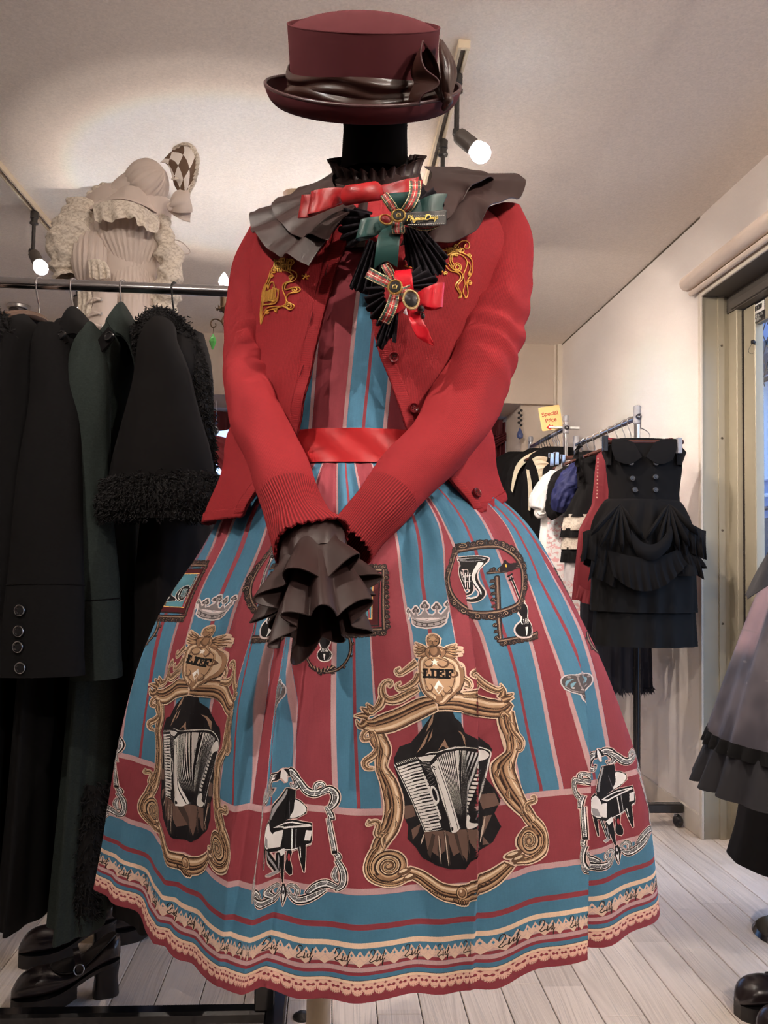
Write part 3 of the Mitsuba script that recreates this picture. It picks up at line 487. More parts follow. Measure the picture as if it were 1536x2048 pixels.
bp = [(zt(620), .120, .078, 0, .2), (zt(760), .128, .09, .0, .8), (zt(950), .118, .095, .003, 1), (zt(1130), .080, .078, .012, .5), (zt(1170), .076, .074, .012, .2), (zt(1300), .082, .08, .012, .8), (zt(1450), .087, .086, .013, 1), (zt(1650), .092, .09, .013, .6), (zt(1850), .10, .10, .014, 1), (zt(2200), .11, .11, .014, 1)]
PB = CubicSpline(-V([p[0] for p in bp]), pleated(bp, 22, .006))(np.linspace(-bp[0][0], -bp[-1][0], 70)); part(wb, 'bodice', capped(PB), 'mat_white_cotton')
part(wb, 'waist_seam', tube(np.vstack([PB[34], PB[34, :1]]), .0022, sides=6, caps=False), 'mat_white_cotton')
part(wb, 'capelet', thick(loft([WP(l) for l in ([(560, 430, .03), (650, 470, -.04), (760, 440, -.07), (880, 470, -.05), (930, 520, .0)], [(400, 540, .02), (520, 590, -.07), (720, 570, -.11), (900, 590, -.08), (1000, 640, .0)], [(300, 660, .0), (460, 640, -.09), (640, 560, -.125), (830, 600, -.115), (960, 660, -.07), (1080, 740, .0)])], 80, 20)+0, .002), 'mat_white_cotton')
def lace_edge(key, rows, n, m, amp, k, base='lace_edge'):
    G = loft([WP(l) for l in rows], n, m); N = gnormals(G); s = np.linspace(0, 1, n)[None]; r = np.linspace(0, 1, m)[:, None]
    G = G+N*((amp*r*np.sin(2*np.pi*k*s))[..., None]); G[-1, :, 2] -= .006*np.abs(np.sin(np.pi*k*1.4*s[0])); return part(key, base, thick(G, .0018), 'mat_white_lace', label='scalloped lace')
lace_edge(wb, [[(410, 620, -.10), (640, 575, -.135), (830, 610, -.13), (1040, 740, -.06)], [(420, 700, -.11), (640, 670, -.145), (830, 700, -.14), (1050, 810, -.07)], [(430, 770, -.115), (640, 755, -.15), (800, 740, -.15), (880, 820, -.145), (1030, 880, -.08)]], 90, 14, .006, 5)
for nm, l in (('lace_sleeve', [(360, 640, .0, .045), (290, 780, -.02, .060), (210, 950, -.03, .066), (150, 1120, -.03, .056), (150, 1250, -.02, .040), (170, 1340, -.02, .035)]), ('lace_sleeve', [(1060, 760, .0, .022), (1090, 900, -.02, .030), (1130, 1080, -.03, .036), (1165, 1240, -.03, .036), (1120, 1420, -.02, .042), (1090, 1650, .0, .042), (1080, 1850, .0, .040)])):
    q = spl(V([list(at(*W(a, b, d)))+[r] for a, b, d, r in l]), 70); G = tubegrid(q[:, :3], q[:, 3], q[:, 3]*.9, sides=60, ref=(1, 0, 0)); w = np.arange(60)*2*np.pi/60; s = np.linspace(0, 1, 70)
    nz = meshkit.fbm(G*38, 3)-.5; rad = (G-q[:, None, :3]); rad /= np.linalg.norm(rad, axis=-1, keepdims=True); G = G+rad*(nz*.035+.004*np.sin(s*40)[:, None])[..., None]; part(wb, nm, capped(G), 'mat_white_lace', label='lace covered sleeve')
q = spl(V([list(at(*W(a, b, d)))+[r] for a, b, d, r in [(430, 880, -.02, .035), (400, 1000, -.03, .050), (390, 1150, -.04, .056), (380, 1290, -.03, .045), (370, 1400, -.02, .03)]]), 60); G = tubegrid(q[:, :3], q[:, 3], sides=72, ref=(1, 0, 0)); w = np.arange(72)*2*np.pi/72; G = q[:, None, :3]+(G-q[:, None, :3])*(1+.06*np.sin(w*20))[None, :, None]; part(wb, 'puffed_sleeve', capped(G), 'mat_white_cotton', label='gathered white sleeve')
lace_edge(wb, [[(370, 1150, -.10), (450, 1140, -.11), (530, 1170, -.11)], [(370, 1230, -.11), (470, 1230, -.12), (570, 1240, -.12)], [(380, 1320, -.11), (480, 1320, -.12), (580, 1320, -.12)]], 40, 12, .008, 3, 'lace_frill')
cp = part(wb, 'corset_panel', sheet([[W(400, 1380, -.15), W(420, 1550, -.15), W(385, 1700, -.15), W(400, 1900, -.15)], [W(520, 1380, -.16), W(520, 1550, -.16), W(510, 1700, -.16), W(520, 1900, -.16)], [W(640, 1380, -.13), W(640, 1550, -.13), W(635, 1700, -.13), W(640, 1900, -.13)]], 40, 14, .003), 'mat_white_cotton', label='white corset panel with eyelets')
for zy in (1400, 1530, 1665, 1785):
    p = at(*W(485, zy, -.172)); part(cp, 'eyelet', torus(p, .0042, .0012, axis=(0, 1, 0), n=18, k=6), 'mat_silver'); part(cp, 'lace_cord', tube(spl(WP([(485, zy, -.175), (430, zy-14, -.178), (390, zy+8, -.17), (350, zy+40, -.16)]), 16), .0030, .0012, sides=8), 'mat_white_cotton')
part(wb, 'lace_frill', sheet([[W(270, 1400, -.12), W(280, 1560, -.12), W(300, 1700, -.12), (196, 660, WY-.12)], [W(380, 1400, -.15), W(395, 1560, -.15), W(380, 1700, -.15), W(470, 1830, -.15)]], 50, 18, .002, amp=.006, k=2.5), 'mat_white_lace')
part(wb, 'ribbon_loop', tube(spl(WP([(1165, 960, -.02), (1230, 965, -.03), (1300, 1010, -.03), (1345, 1080, -.02), (1310, 1095, -.02), (1240, 1080, -.02), (1175, 1040, -.02)]), 50), .0012, .006, sides=8), 'mat_white_cotton')
for zx, zy in ((400, 520), (340, 600), (450, 470), (520, 440)): part(wb, 'shoulder_frill', ball(at(*W(zx, zy, -.01)), [.016, .012, .010], 2), 'mat_white_lace')
bn = thing('white_bonnet', 'white gathered bonnet with a checkered brim lining and bow on the back left figure', 'bonnet')
th, ph = np.meshgrid(np.linspace(0, 2*np.pi, 90, endpoint=False), np.linspace(0.02, np.pi-.02, 40)); cb = at(*W(925, 410, -.01)); ax_ = V([.80, -.25, .55]); ax_ /= np.linalg.norm(ax_); bx = np.cross(ax_, [0, 1.0, 0]); bx /= np.linalg.norm(bx); by = np.cross(ax_, bx)
g = 1+.035*np.sin(24*th)*np.sin(ph)+.05*np.sin(3*th+ph*2); Pc = cb+(.070*g*np.sin(ph)*np.cos(th))[..., None]*bx+(.062*g*np.sin(ph)*np.sin(th))[..., None]*by+(.066*np.cos(ph)*g)[..., None]*ax_; part(bn, 'crown', gridmesh(Pc, cu=True), 'mat_white_cotton')
G = loft([WP(l) for l in ([(1060, 215, -.03), (1130, 240, -.05), (1180, 370, -.06), (1205, 450, -.05), (1290, 560, -.03)], [(1110, 170, -.04), (1200, 210, -.075), (1250, 330, -.085), (1270, 420, -.07), (1295, 555, -.035)], [(1190, 90, -.05), (1300, 110, -.085), (1350, 240, -.095), (1335, 400, -.075), (1300, 550, -.04)], [(1200, 84, -.05), (1310, 45, -.08), (1400, 130, -.09), (1385, 370, -.07), (1305, 545, -.04)])], 50, 24)
us_, vs_ = np.meshgrid(np.linspace(0, 1, 50), np.linspace(0, 1, 24)); part(bn, 'brim', thick(G, .003), 'mat_check_cloth', smooth=True, uv=thick_uv(np.stack([us_, vs_], -1).reshape(-1, 2), 24, 50), label='brown and white checkered brim lining')
ed = spl(WP([(1190, 88, -.052), (1310, 42, -.082), (1404, 130, -.092), (1390, 370, -.072), (1305, 548, -.04)]), 60); Ge = tubegrid(ed, .006, sides=12); Ge = Ge+(meshkit.noise(Ge*260)[..., None]-.5)*.008; part(bn, 'lace_edge', gridmesh(Ge, cu=True), 'mat_white_lace')
part(bn, 'bow', sheet([[W(1140, 640, -.07), W(1170, 520, -.09), W(1230, 470, -.09), W(1300, 480, -.08)], [W(1145, 655, -.09), W(1210, 620, -.11), W(1300, 600, -.11), W(1352, 560, -.1)], [W(1150, 680, -.07), W(1220, 690, -.09), W(1300, 690, -.09), W(1360, 690, -.08)]], 40, 18, .002, amp=.004, k=1.5), 'mat_white_cotton')
part(bn, 'bow', sheet([[W(1145, 650, -.06), W(1240, 660, -.08), W(1350, 640, -.07)], [W(1150, 700, -.05), W(1250, 760, -.07), W(1345, 790, -.06)]], 30, 10, .002, amp=.003, k=1.2), 'mat_white_cotton'); part(bn, 'bow_knot', ball(at(*W(1150, 640, -.09)), [.010, .010, .013], 2), 'mat_white_cotton')
part(bn, 'brooch_leaf', cat(*[ball(at(*W(1180+12*i, 375-4*(i % 2), -.09)), [.006, .003, .004], 1) for i in range(4)]), 'mat_white_lace')
# iron chandelier half hidden by the cardigan
ch = thing('iron_chandelier', 'bronze scrolled candle chandelier with a green glass leaf, half hidden by the red sleeve', 'chandelier')
CY = 3.22; cc_ = at(585, 655, CY)
part(ch, 'stem', cat(rod(cc_+V([0, 0, -.10]), (cc_[0], cc_[1], CH-.02), .006), lathe([(0, 0), (.02, .01), (.03, .03), (.018, .05), (.022, .07), (.008, .09)], 20, cc_+V([0, 0, -.12])), lathe([(0, 0), (.05, 0), (.045, -.02), (.01, -.03)], 24, (cc_[0], cc_[1], CH))), 'mat_bronze')
def chandelier_arm(cx, cy, cz, bulbrad):
    c0 = V([cx, cy, cz]); d = c0-cc_; d[2] = 0; L_ = np.linalg.norm(d); d /= L_; up = V([0, 0, 1.0])
    part(ch, 'arm', cat(tube(spl([c0+up*-.004, c0-d*.012-up*.012, c0+d*.000-up*.030, c0-d*.03-up*.085, cc_-up*.07+d*.02], 40), .0035, sides=8), tube(spl([c0-d*.004-up*.052, c0+d*.012-up*.038, c0+d*.034-up*.034, c0+d*.046-up*.05, c0+d*.038-up*.066, c0+d*.026-up*.06, c0+d*.028-up*.05], 40), np.linspace(.0030, .0022, 40), sides=8)), 'mat_bronze')
    k = part(ch, 'candle_cup', cat(lathe([(0, 0), (.012, .002), (.02, .014), (.019, .016), (.011, .006), (0, .006)], 20, c0-up*.004), *[lathe([(0, 0), (.006, .006), (.0, .022)], 6, c0+V([math.cos(a), math.sin(a), 0])*.018, (math.cos(a), math.sin(a), 1.2)) for a in np.arange(6)*math.pi/3]), 'mat_bronze')
    part(k, 'candle', rod(c0+up*.004, c0+up*.088, .0125, 18), 'mat_bronze'); part(k, 'bulb', lathe([(.008, 0), (.015, .010), (.021, .024), (.019, .036), (.011, .052), (.003, .064), (0, .065)], 22, c0+up*.089), 'mat_white_paint', label='glowing candle bulb', **emit(bulbrad))
    return c0, d
c0, d = chandelier_arm(*at(446, 622, CY), 45)
for dx, dy in ((.17, .12), (.16, -.14), (.02, .18), (.02, -.18)): chandelier_arm(cc_[0]+dx, cc_[1]+dy, c0[2], 45)
mat('green_glass', (70, 160, 70), rough=0.08, spec=0.9, clearcoat=0.8)
part(ch, 'glass_leaf', lathe([(0, 0), (.004, -.005), (.012, -.021), (.014, -.032), (.008, -.048), (.003, -.062), (0, -.064)], 6, at(426, 667, CY-.02)), 'mat_green_glass', smooth=False, label='green glass leaf drop')
part(ch, 'leaf_link', rod(at(426, 667, CY-.02), at(427, 654, CY-.02), .001, 6), 'mat_bronze')
# uplight behind the figure: its glow is the bright patch of the ceiling
ul = thing('uplight', 'slim black standing uplight hidden behind the left sleeve of the red cardigan', 'floor lamp'); uc = at(488, 640, 3.2)
part(ul, 'pole', rod((uc[0], uc[1], .01), (uc[0], uc[1], uc[2]), .010), 'mat_black_metal'); part(ul, 'base', lathe([(0, .02), (.12, .014), (.13, 0), (0, 0)], 36, (uc[0], uc[1], 0)), 'mat_black_metal')
part(ul, 'shade', lathe([(0, 0), (.02, .002), (.040, .03), (.046, .07), (.044, .07), (.036, .03), (0, .012)], 30, uc), 'mat_black_metal'); part(ul, 'bulb', lathe([(.008, .014), (.018, .03), (.022, .045), (.014, .06), (0, .064)], 20, uc), 'mat_white_paint', **emit(60))
scene['light_uplight'] = {'type': 'spot', 'to_world': T().look_at(origin=(uc+V([0, 0, .075])).tolist(), target=(uc+V([0, 0, 1])).tolist(), up=[0, 1, 0]), 'cutoff_angle': 64, 'beam_width': 22, 'intensity': {'type': 'rgb', 'value': (WARM*17.0*LAMP).tolist()}}

# ================================================================ right: racks along the wall
mat('cotton_black', (15, 14, 15), rough=0.9, sheen=0.2, spec=0.15); mat('chiffon_black', (14, 14, 15), rough=0.85, spec=0.2); mat('velvet_red', (104, 20, 30), rough=0.8, sheen=0.8); mat('velvet_navy', (22, 26, 66), rough=0.7, sheen=1.0, spec=0.3)
mat('cotton_cream', (224, 208, 182), rough=0.8, sheen=.2); mat('cotton_bright', (240, 236, 230), rough=0.8, sheen=.2); mat('slip_red', (190, 40, 56), rough=0.6); mat('clip_plastic', (150, 150, 156), rough=0.3); mat('clear_plastic', (206, 210, 214), rough=0.12, spec=0.8); mat('pole_white', (226, 226, 224), rough=0.35)
mat('chiffon_grey', (205, 200, 200), rough=0.8)
def print_fn(p, n, uv):
    a = fbm(p.x*85, p.y*85, p.z*85, 3); return mix((0.80, 0.75, 0.73), (0.70, 0.40, 0.40), smoothstep(0.50, 0.62, a))
mat('pink_print', proc(print_fn), rough=0.8)
def rack(label, x, y0, y1, zr, zt, foot=True):
    k = thing('garment_rack', label, 'clothes rack')
    part(k, 'rail', rod((x, y0-.02, zr), (x, y1, zr), .0127, 20), 'mat_chrome', smooth=True)
    for y in (y0, y1):
        part(k, 'upper_pole', rod((x, y, 1.0), (x, y, zt-.03), .0125, 20), 'mat_chrome', smooth=True, label='chrome upper pole'); part(k, 'pole_cap', rod((x, y, zt-.035), (x, y, zt), .0155, 18, bev=.003), 'mat_clip_plastic'); part(k, 'collar', rod((x, y, zr-.03), (x, y, zr+.022), .0165, 18, bev=.003), 'mat_clip_plastic')
        part(k, 'lower_pole', rod((x, y, .07), (x, y, 1.02), .0145, 18), 'mat_gloss_black', label='black lower pole')
        part(k, 'foot_bar', bevbox(1.06, 1.478, y-.019, y+.019, .058, .094, .004), 'mat_gloss_black')
        for fx in (1.10, 1.455): 
            c = part(k, 'caster', lathe([(0, .011), (.020, .011), (.0245, .005), (.025, 0), (.0245, -.005), (.020, -.011), (0, -.011)], 22, (fx, y-.012, .0255), (1, 0.25, 0)), 'mat_gloss_black'); part(c, 'caster_stem', cat(rod((fx, y, .04), (fx, y, .06), .006, 10), torus((fx, y-.004, .046), .011, .004, axis=(0, 0, 1), n=18, k=6)), 'mat_chrome')
    return k
r1 = rack('chrome garment rack nearer the door, holding the black dresses', 1.285, 3.42, 4.30, 1.705, 1.755)
r2 = rack('taller chrome garment rack near the far corner below the price sign', 1.262, 4.42, 5.22, 1.815, 1.885)
def gx(xc, Y, secs, nf=8, amp=.012, seed=0, n=110, m=60):
    s = V(secs); zz = np.linspace(s[0, 0], s[-1, 0], m); f = lambda k: np.interp(-zz, -s[:, 0], s[:, k]); t = full_th(n); v = np.linspace(0, 1, m)
    w = amp*(v**1.2)[:, None]*(np.sin(nf*t+seed+.8*np.sin(2*t+seed))+.35*np.sin(2.3*nf*t+seed*2))[None]; cx = xc+(f(3) if s.shape[1] > 3 else 0*zz)
    return np.stack([cx[:, None]+(f(1)[:, None]+w*.6)*np.sin(t)[None], Y-(f(2)[:, None]+w)*np.cos(t)[None], np.broadcast_to(zz[:, None], w.shape)], -1)
def tier(key, base, xc, Y, z0, z1, hw0, hw1, hd0, hd1, m, k=22, amp=.010, seed=0, label=None):
    t = full_th(200); r = np.linspace(0, 1, 12)[:, None]; w = amp*r*np.sin(k*t+seed+.7*np.sin(5*t))[None]
    G = np.stack([xc+(hw0+(hw1-hw0)*r+w*.7)*np.sin(t)[None], Y-(hd0+(hd1-hd0)*r+w)*np.cos(t)[None], z0+(z1-z0)*r+0*t[None]], -1); return part(key, base, thick(G, .0018, cu=True), m, label=label)
for i, y in enumerate((3.50, 3.57, 3.66, 3.76, 3.87, 3.98, 4.08, 4.17)):
    hanger(1.285, y, 1.705, .0127, (1, 0, 0), .185, ('mat_hanger_brown', 'mat_hanger_brown', 'mat_hanger_black')[i % 3], 'mat_chrome', ('chrome hooked hanger just behind the black dress', 'hanger with the red velvet dress', 'hanger with the lace tiered black dress', 'hanger with the navy velvet blouse', 'hanger behind the navy velvet blouse', 'brown hanger with silver clips and the white blouse', 'chrome hooked hanger behind the white blouse', 'hanger at the far end of the nearer rack')[i], None, drop=.11)
# the black dress facing the viewer
Yb = 3.19; BC = at(1288, 900, Yb)[0]; zb = lambda y: at(1288, y, Yb)[2]; s_ = Yb/FOC
bd = thing('black_bustle_dress', 'black dress with round collar, six buttons and tiered bustle skirt facing the viewer', 'dress')
part(bd, 'bodice', capped(gx(BC, Yb, [(zb(878), .10, .03), (zb(890), .150, .035), (zb(905), .158, .04), (zb(940), .152, .05), (zb(985), .140, .055), (zb(1003), .142, .058)], 6, .002)), 'mat_cotton_black')
tops = [(1208, 880), (1222, 876), (1250, 878), (1262, 884)]
for sx in (-1, 1):
    X = lambda px: 1288+sx*(px-1288)
    rows = [[(1352, 878, Yb-.04), (1325, 879, Yb-.045), (1308, 886, Yb-.05)], [(1352, 900, Yb-.058), (1322, 906, Yb-.062), (1300, 900, Yb-.06)], [(1345, 920, Yb-.062), (1320, 928, Yb-.068), (1292, 914, Yb-.065)]]
    part(bd, 'round_collar', sheet([[(X(a), b, c) for a, b, c in r] for r in rows], 30, 14, .003), 'mat_cotton_black')
    part(bd, 'shoulder_wing', sheet([[(X(1352), 890, Yb-.03), (X(1364), 896, Yb-.02), (X(1372), 905, Yb)], [(X(1354), 930, Yb-.045), (X(1362), 930, Yb-.04), (X(1360), 935, Yb-.01)]], 16, 8, .004), 'mat_cotton_black')
mat('button_grey', (40, 38, 38), rough=0.35, spec=.6)
for px, py in ((1262, 926), (1312, 926), (1265, 957), (1311, 954), (1270, 980), (1311, 980)):
    c = at(px, py, Yb-.060); p = part(bd, 'button', lathe([(0, .006), (.005, .0062), (.006, .0045), (.0095, .005), (.011, .003), (.0112, -.004), (0, -.004)], 24, c, (0, -1, .1)), 'mat_button_grey')
t = full_th(240); zz = np.linspace(zb(1000), zb(1135), 60)
def oskirt(t, z):
    v = (zb(1000)-z)/(zb(1000)-zb(1135)); w = .142+(.225-.142)*v**.6; d = .058+.075*v**.7
    r = 1+.075*np.sin(13*t+2*np.sin(3*t)+5*v)*np.clip(v*4, 0, 1)+.14*v*np.sin(6*t+1+3*v)+.05*v*np.sin(11*t-5*v); return np.stack([BC-.006+w*r*np.sin(t), Yb-d*r*np.cos(t), z+.018*v*np.cos(5*t+.4)-.02*v*np.cos(2*t)], -1)
TT, TZ = np.meshgrid(t, zz); part(bd, 'draped_overskirt', thick(oskirt(TT, TZ), .002, cu=True), 'mat_cotton_black', label='ruched draped overskirt')
for gx_, sgn in ((1240, -1), (1338, 1)):       # folds fanning out of the two gathering points
    for k, (ex, ey) in enumerate(((-58, 62), (-40, 84), (-20, 92), (4, 96), (24, 88), (46, 70))):
        q = spl([at(gx_, 1008, Yb-.072), at(gx_+sgn*ex*-.35, 1008+ey*.35, Yb-.118), at(gx_+sgn*ex*-.8, 1008+ey*.8, Yb-.140), at(gx_+sgn*ex*-1.0, 1008+ey, Yb-.128)], 26)
        part(bd, 'drape_fold', tube(q, np.interp(np.linspace(0, 1, 26), [0, .3, .8, 1], [.002, .0075, .009, .003]), np.interp(np.linspace(0, 1, 26), [0, .3, .8, 1], [.002, .012, .016, .003]), sides=10, ref=(1, 0, 0)), 'mat_cotton_black')
sw = [[(1262, 1060, Yb-.145), (1285, 1085, Yb-.155), (1310, 1088, Yb-.155), (1342, 1050, Yb-.14)], [(1266, 1092, Yb-.155), (1288, 1106, Yb-.168), (1312, 1104, Yb-.168), (1345, 1072, Yb-.15)], [(1276, 1112, Yb-.15), (1296, 1120, Yb-.16), (1316, 1116, Yb-.16), (1340, 1092, Yb-.145)]]
part(bd, 'swag', sheet(sw, 30, 14, .004), 'mat_cotton_black')
part(bd, 'flounce', flounce_([[(1215, 1100, Yb-.12), (1260, 1112, Yb-.15), (1310, 1115, Yb-.15), (1360, 1095, Yb-.12)], [(1220, 1130, Yb-.13), (1260, 1148, Yb-.16), (1310, 1150, Yb-.16), (1365, 1112, Yb-.13)], [(1225, 1150, Yb-.135), (1265, 1178, Yb-.165), (1315, 1178, Yb-.165), (1375, 1128, Yb-.135)]], 80, 16, .006, 9), 'mat_cotton_black')
for sx, q in ((-1, [(1165, 1095), (1180, 1090), (1205, 1100), (1222, 1110)]), (1, [(1365, 1080), (1385, 1080), (1405, 1090), (1412, 1092)])):
    part(bd, 'side_flounce', flounce_([[(a+(20 if sx < 0 else -18), b+10, Yb-.10) for a, b in q], [(a+(16 if sx < 0 else -10), b+34, Yb-.12) for a, b in q], [(a+(8 if sx < 0 else -2), b+66, Yb-.115) for a, b in q]], 50, 12, .012, 2.5, 1.0), 'mat_cotton_black')
    part(bd, 'side_flounce', flounce_([[(a, b-30, Yb-.09) for a, b in q], [(a, b, Yb-.12) for a, b in q], [(a-(4 if sx < 0 else -2), b+28, Yb-.115) for a, b in q]], 50, 12, .010, 3), 'mat_cotton_black')
tier(bd, 'skirt_tier', BC-.002, Yb, zb(1130), zb(1222), .205, .208, .115, .12, 'mat_chiffon_black', 16, .006, 1)
tier(bd, 'skirt_tier', BC+.004, Yb+.005, zb(1200), zb(1290), .196, .204, .105, .115, 'mat_chiffon_black', 14, .006, 2)
bh = thing('clip_hanger', 'dark red brown bar hanger with grey clips holding the black bustle dress', 'hanger')
part(bh, 'bar', rod(at(1212, 884, Yb-.028), at(1366, 884, Yb-.028), .0085, 14), 'mat_hanger_brown'); hook(1.287, 3.386, 1.705, .0127, 'mat_chrome', bh, drop=.05); part(bh, 'neck_wire', tube(spl([(1.287, 3.386, 1.655), (1.288, 3.30, 1.62), (BC, Yb-.03, zb(884))], 16), .002, sides=8), 'mat_chrome')
for px in (1209, 1357): part(bh, 'clip', bevbox(at(px-4, 890, Yb-.04)[0], at(px+5, 890, Yb-.04)[0], Yb-.055, Yb-.03, zb(908), zb(877), .002), 'mat_clip_plastic' if px > 1300 else 'mat_hanger_black')
# the other garments of the nearer rack, each seen edge-on
def gthing(base, label, cat_='dress'): return thing(base, label, cat_)
def edge(px, py, Y): return at(px, py, Y)
g = gthing('red_velvet_dress', 'dark red velvet dress squeezed between the two black dresses')
zl = lambda y, Y: at(1190, y, Y)[2]
part(g, 'bodice', capped(gx(1.30, 3.50, [(zl(888, 3.5), .12, .02), (zl(905, 3.5), .165, .025), (zl(960, 3.5), .175, .03), (zl(1010, 3.5), .185, .034), (zl(1060, 3.5), .24, .04, ), (zl(1200, 3.5), .27, .045)], 8, .008)), 'mat_velvet_red')
part(g, 'collar', flounce_([[(1212, 874, 3.46), (1240, 878, 3.46), (1290, 880, 3.46), (1345, 876, 3.46)], [(1206, 884, 3.455), (1240, 890, 3.455), (1290, 892, 3.455), (1350, 886, 3.455)]], 40, 6, .004, 5), 'mat_velvet_red')
part(g, 'bead_trim', cat(*[ball(at(1196-.2*i, 918+7*i, 3.462), .0030, 1) for i in range(12)]), 'mat_cotton_cream', label='row of tiny pale beads')
part(g, 'hem_frill', flounce_([[(1158, 1170, 3.46), (1170, 1178, 3.45), (1190, 1185, 3.45)], [(1152, 1195, 3.45), (1165, 1205, 3.44), (1190, 1210, 3.44)]], 30, 8, .006, 2), 'mat_velvet_red')
Y = 3.62; g = gthing('lace_tiered_dress', 'black dress with two pale lace tiers on its skirt, left of the red velvet dress')
part(g, 'bodice', capped(gx(1.27, Y, [(zl(902, Y), .16, .02), (zl(925, Y), .185, .028), (zl(968, Y), .18, .034), (zl(975, Y), .182, .036)], 7, .004)), 'mat_cotton_black')
part(g, 'collar_frill', flounce_([[(1166, 892, Y-.02), (1158, 900, Y-.03), (1160, 930, Y-.035), (1168, 958, Y-.035)], [(1155, 890, Y-.03), (1150, 908, Y-.045), (1152, 935, Y-.05), (1160, 965, Y-.045)]], 50, 8, .005, 5), 'mat_cotton_black')
for b, y0, y1, h0, h1, m, l in (('skirt_tier', 968, 1035, .185, .262, 'mat_cotton_black', None), ('lace_tier', 1030, 1062, .255, .268, 'mat_white_lace', 'pale lace tier'), ('ribbon_tier', 1058, 1076, .268, .276, 'mat_cotton_black', None), ('lace_tier', 1074, 1100, .262, .272, 'mat_white_lace', 'pale lace tier'), ('ribbon_tier', 1096, 1126, .266, .272, 'mat_cotton_black', None), ('underskirt', 1120, 1162, .252, .256, 'mat_chiffon_grey', 'pale underskirt')):
    tier(g, b, 1.285, Y, zl(y0, Y), zl(y1, Y), h0, h1, .04+.03*(h0 > .2), .075, m, 13, .008, 1.0, l)
Y = 3.75; g = gthing('navy_velvet_blouse', 'blouse with a shiny navy velvet puff sleeve', 'blouse')
part(g, 'body', capped(gx(1.30, Y, [(zl(905, Y), .15, .02), (zl(940, Y), .18, .03), (zl(1000, Y), .18, .035), (zl(1120, Y), .19, .04)], 7, .006)), 'mat_velvet_navy')
def puff(key, base, path, m, k=11, amp=.10, label=None):
    q = spl(V([list(at(a, b, c))+[r] for a, b, c, r in path]), 50); G = tubegrid(q[:, :3], q[:, 3], sides=60, ref=(1, 0, 0)); w = np.arange(60)*2*np.pi/60; s = np.linspace(0, 1, 50)
    nz = meshkit.fbm(G*30, 3)-.5; G = q[:, None, :3]+(G-q[:, None, :3])*(1+amp*np.sin(k*w)[None]*np.abs(np.cos(s*np.pi))[:, None]+.5*nz)[..., None]; return part(key, base, capped(np.concatenate([G, G[-1:].mean(1, keepdims=True).repeat(60, 1)], 0)), m, label=label)
puff(g, 'puff_sleeve', [(1158, 930, Y, .022), (1146, 950, Y-.02, .045), (1132, 980, Y-.03, .055), (1122, 1005, Y-.03, .046), (1117, 1022, Y-.02, .030)], 'mat_velvet_navy')
Y = 3.86; g = gthing('black_puff_blouse', 'black blouse with a frilled puff sleeve beside the navy one', 'blouse')
part(g, 'body', capped(gx(1.30, Y, [(zl(905, Y), .15, .02), (zl(940, Y), .19, .03), (zl(1100, Y), .19, .035)], 7, .006)), 'mat_cotton_black')
puff(g, 'puff_sleeve', [(1142, 938, Y, .02), (1128, 955, Y-.02, .042), (1114, 985, Y-.02, .050), (1106, 1002, Y-.02, .032), (1106, 1018, Y-.02, .036), (1114, 1034, Y-.02, .030)], 'mat_cotton_black')
sl_ = thing('red_slip', 'narrow bright red slip between the navy and black sleeves', 'slip'); part(sl_, 'body', thick(loft([ats(l) for l in ([(1146, 934, 3.79), (1134, 944, 3.78), (1124, 962, 3.78), (1121, 985, 3.78)], [(1152, 940, 3.80), (1142, 952, 3.80), (1132, 970, 3.80), (1128, 990, 3.80)])], 24, 8), .003), 'mat_slip_red')
Y = 3.98; g = gthing('bright_white_blouse', 'white blouse glaring under a spotlight, with a ruffled puff sleeve', 'blouse')
part(g, 'body', capped(gx(1.24, Y, [(zl(922, Y), .10, .02), (zl(935, Y), .15, .03), (zl(970, Y), .19, .035), (zl(1010, Y), .235, .045), (zl(1040, Y), .225, .045), (zl(1090, Y), .235, .05), (zl(1130, Y), .22, .05)], 9, .008, 2)), 'mat_cotton_bright')
puff(g, 'puff_sleeve', [(1108, 945, Y-.01, .020), (1094, 972, Y-.03, .045), (1082, 1000, Y-.03, .052), (1078, 1022, Y-.03, .036), (1072, 1018, Y-.03, .012)], 'mat_cotton_bright')
part(g, 'printed_skirt', thick(gx(1.25, Y-.02, [(zl(1020, Y), .205, .04), (zl(1130, Y), .215, .06), (zl(1250, Y), .22, .06)], 9, .008, 2), .002, cu=True), 'mat_pink_print', label='pink printed skirt')
cl = thing('clip_hanger', 'brown hanger with three silver clips above the white blouse', 'hanger'); part(cl, 'bar', rod(at(1106, 917, 3.98), at(1210, 912, 3.98), .010, 14), 'mat_hanger_brown')
for px, py in ((1103, 918), (1113, 916), (1126, 921)): 
    a = at(px, py, 3.95); part(cl, 'clip', cat(bevbox(a[0]-.009, a[0]+.009, 3.935, 3.945, a[2]-.035, a[2]+.028, .002), bevbox(a[0]-.016, a[0]+.012, 3.95, 3.955, a[2]+.006, a[2]+.03, .002)), 'mat_chrome')
hook(1.285, 4.0, 1.705, .0127, 'mat_chrome', cl, drop=.10)
for Y, lab, m in ((4.12, 'plain black dress behind the white blouse', 'mat_cotton_black'), (4.2, 'second plain black dress at the far end of the nearer rack', 'mat_cotton_black')):
    g = gthing('plain_black_dress', lab); part(g, 'body', capped(gx(1.27, Y, [(zl(915, Y), .12, .02), (zl(940, Y), .19, .022), (zl(1100, Y), .21, .026), (zl(1250, Y), .24, .03)], 7, .005, Y)), m)
und = thing('navy_lace_petticoat', 'dark navy petticoat with a ragged lace hem below the black dress', 'petticoat')
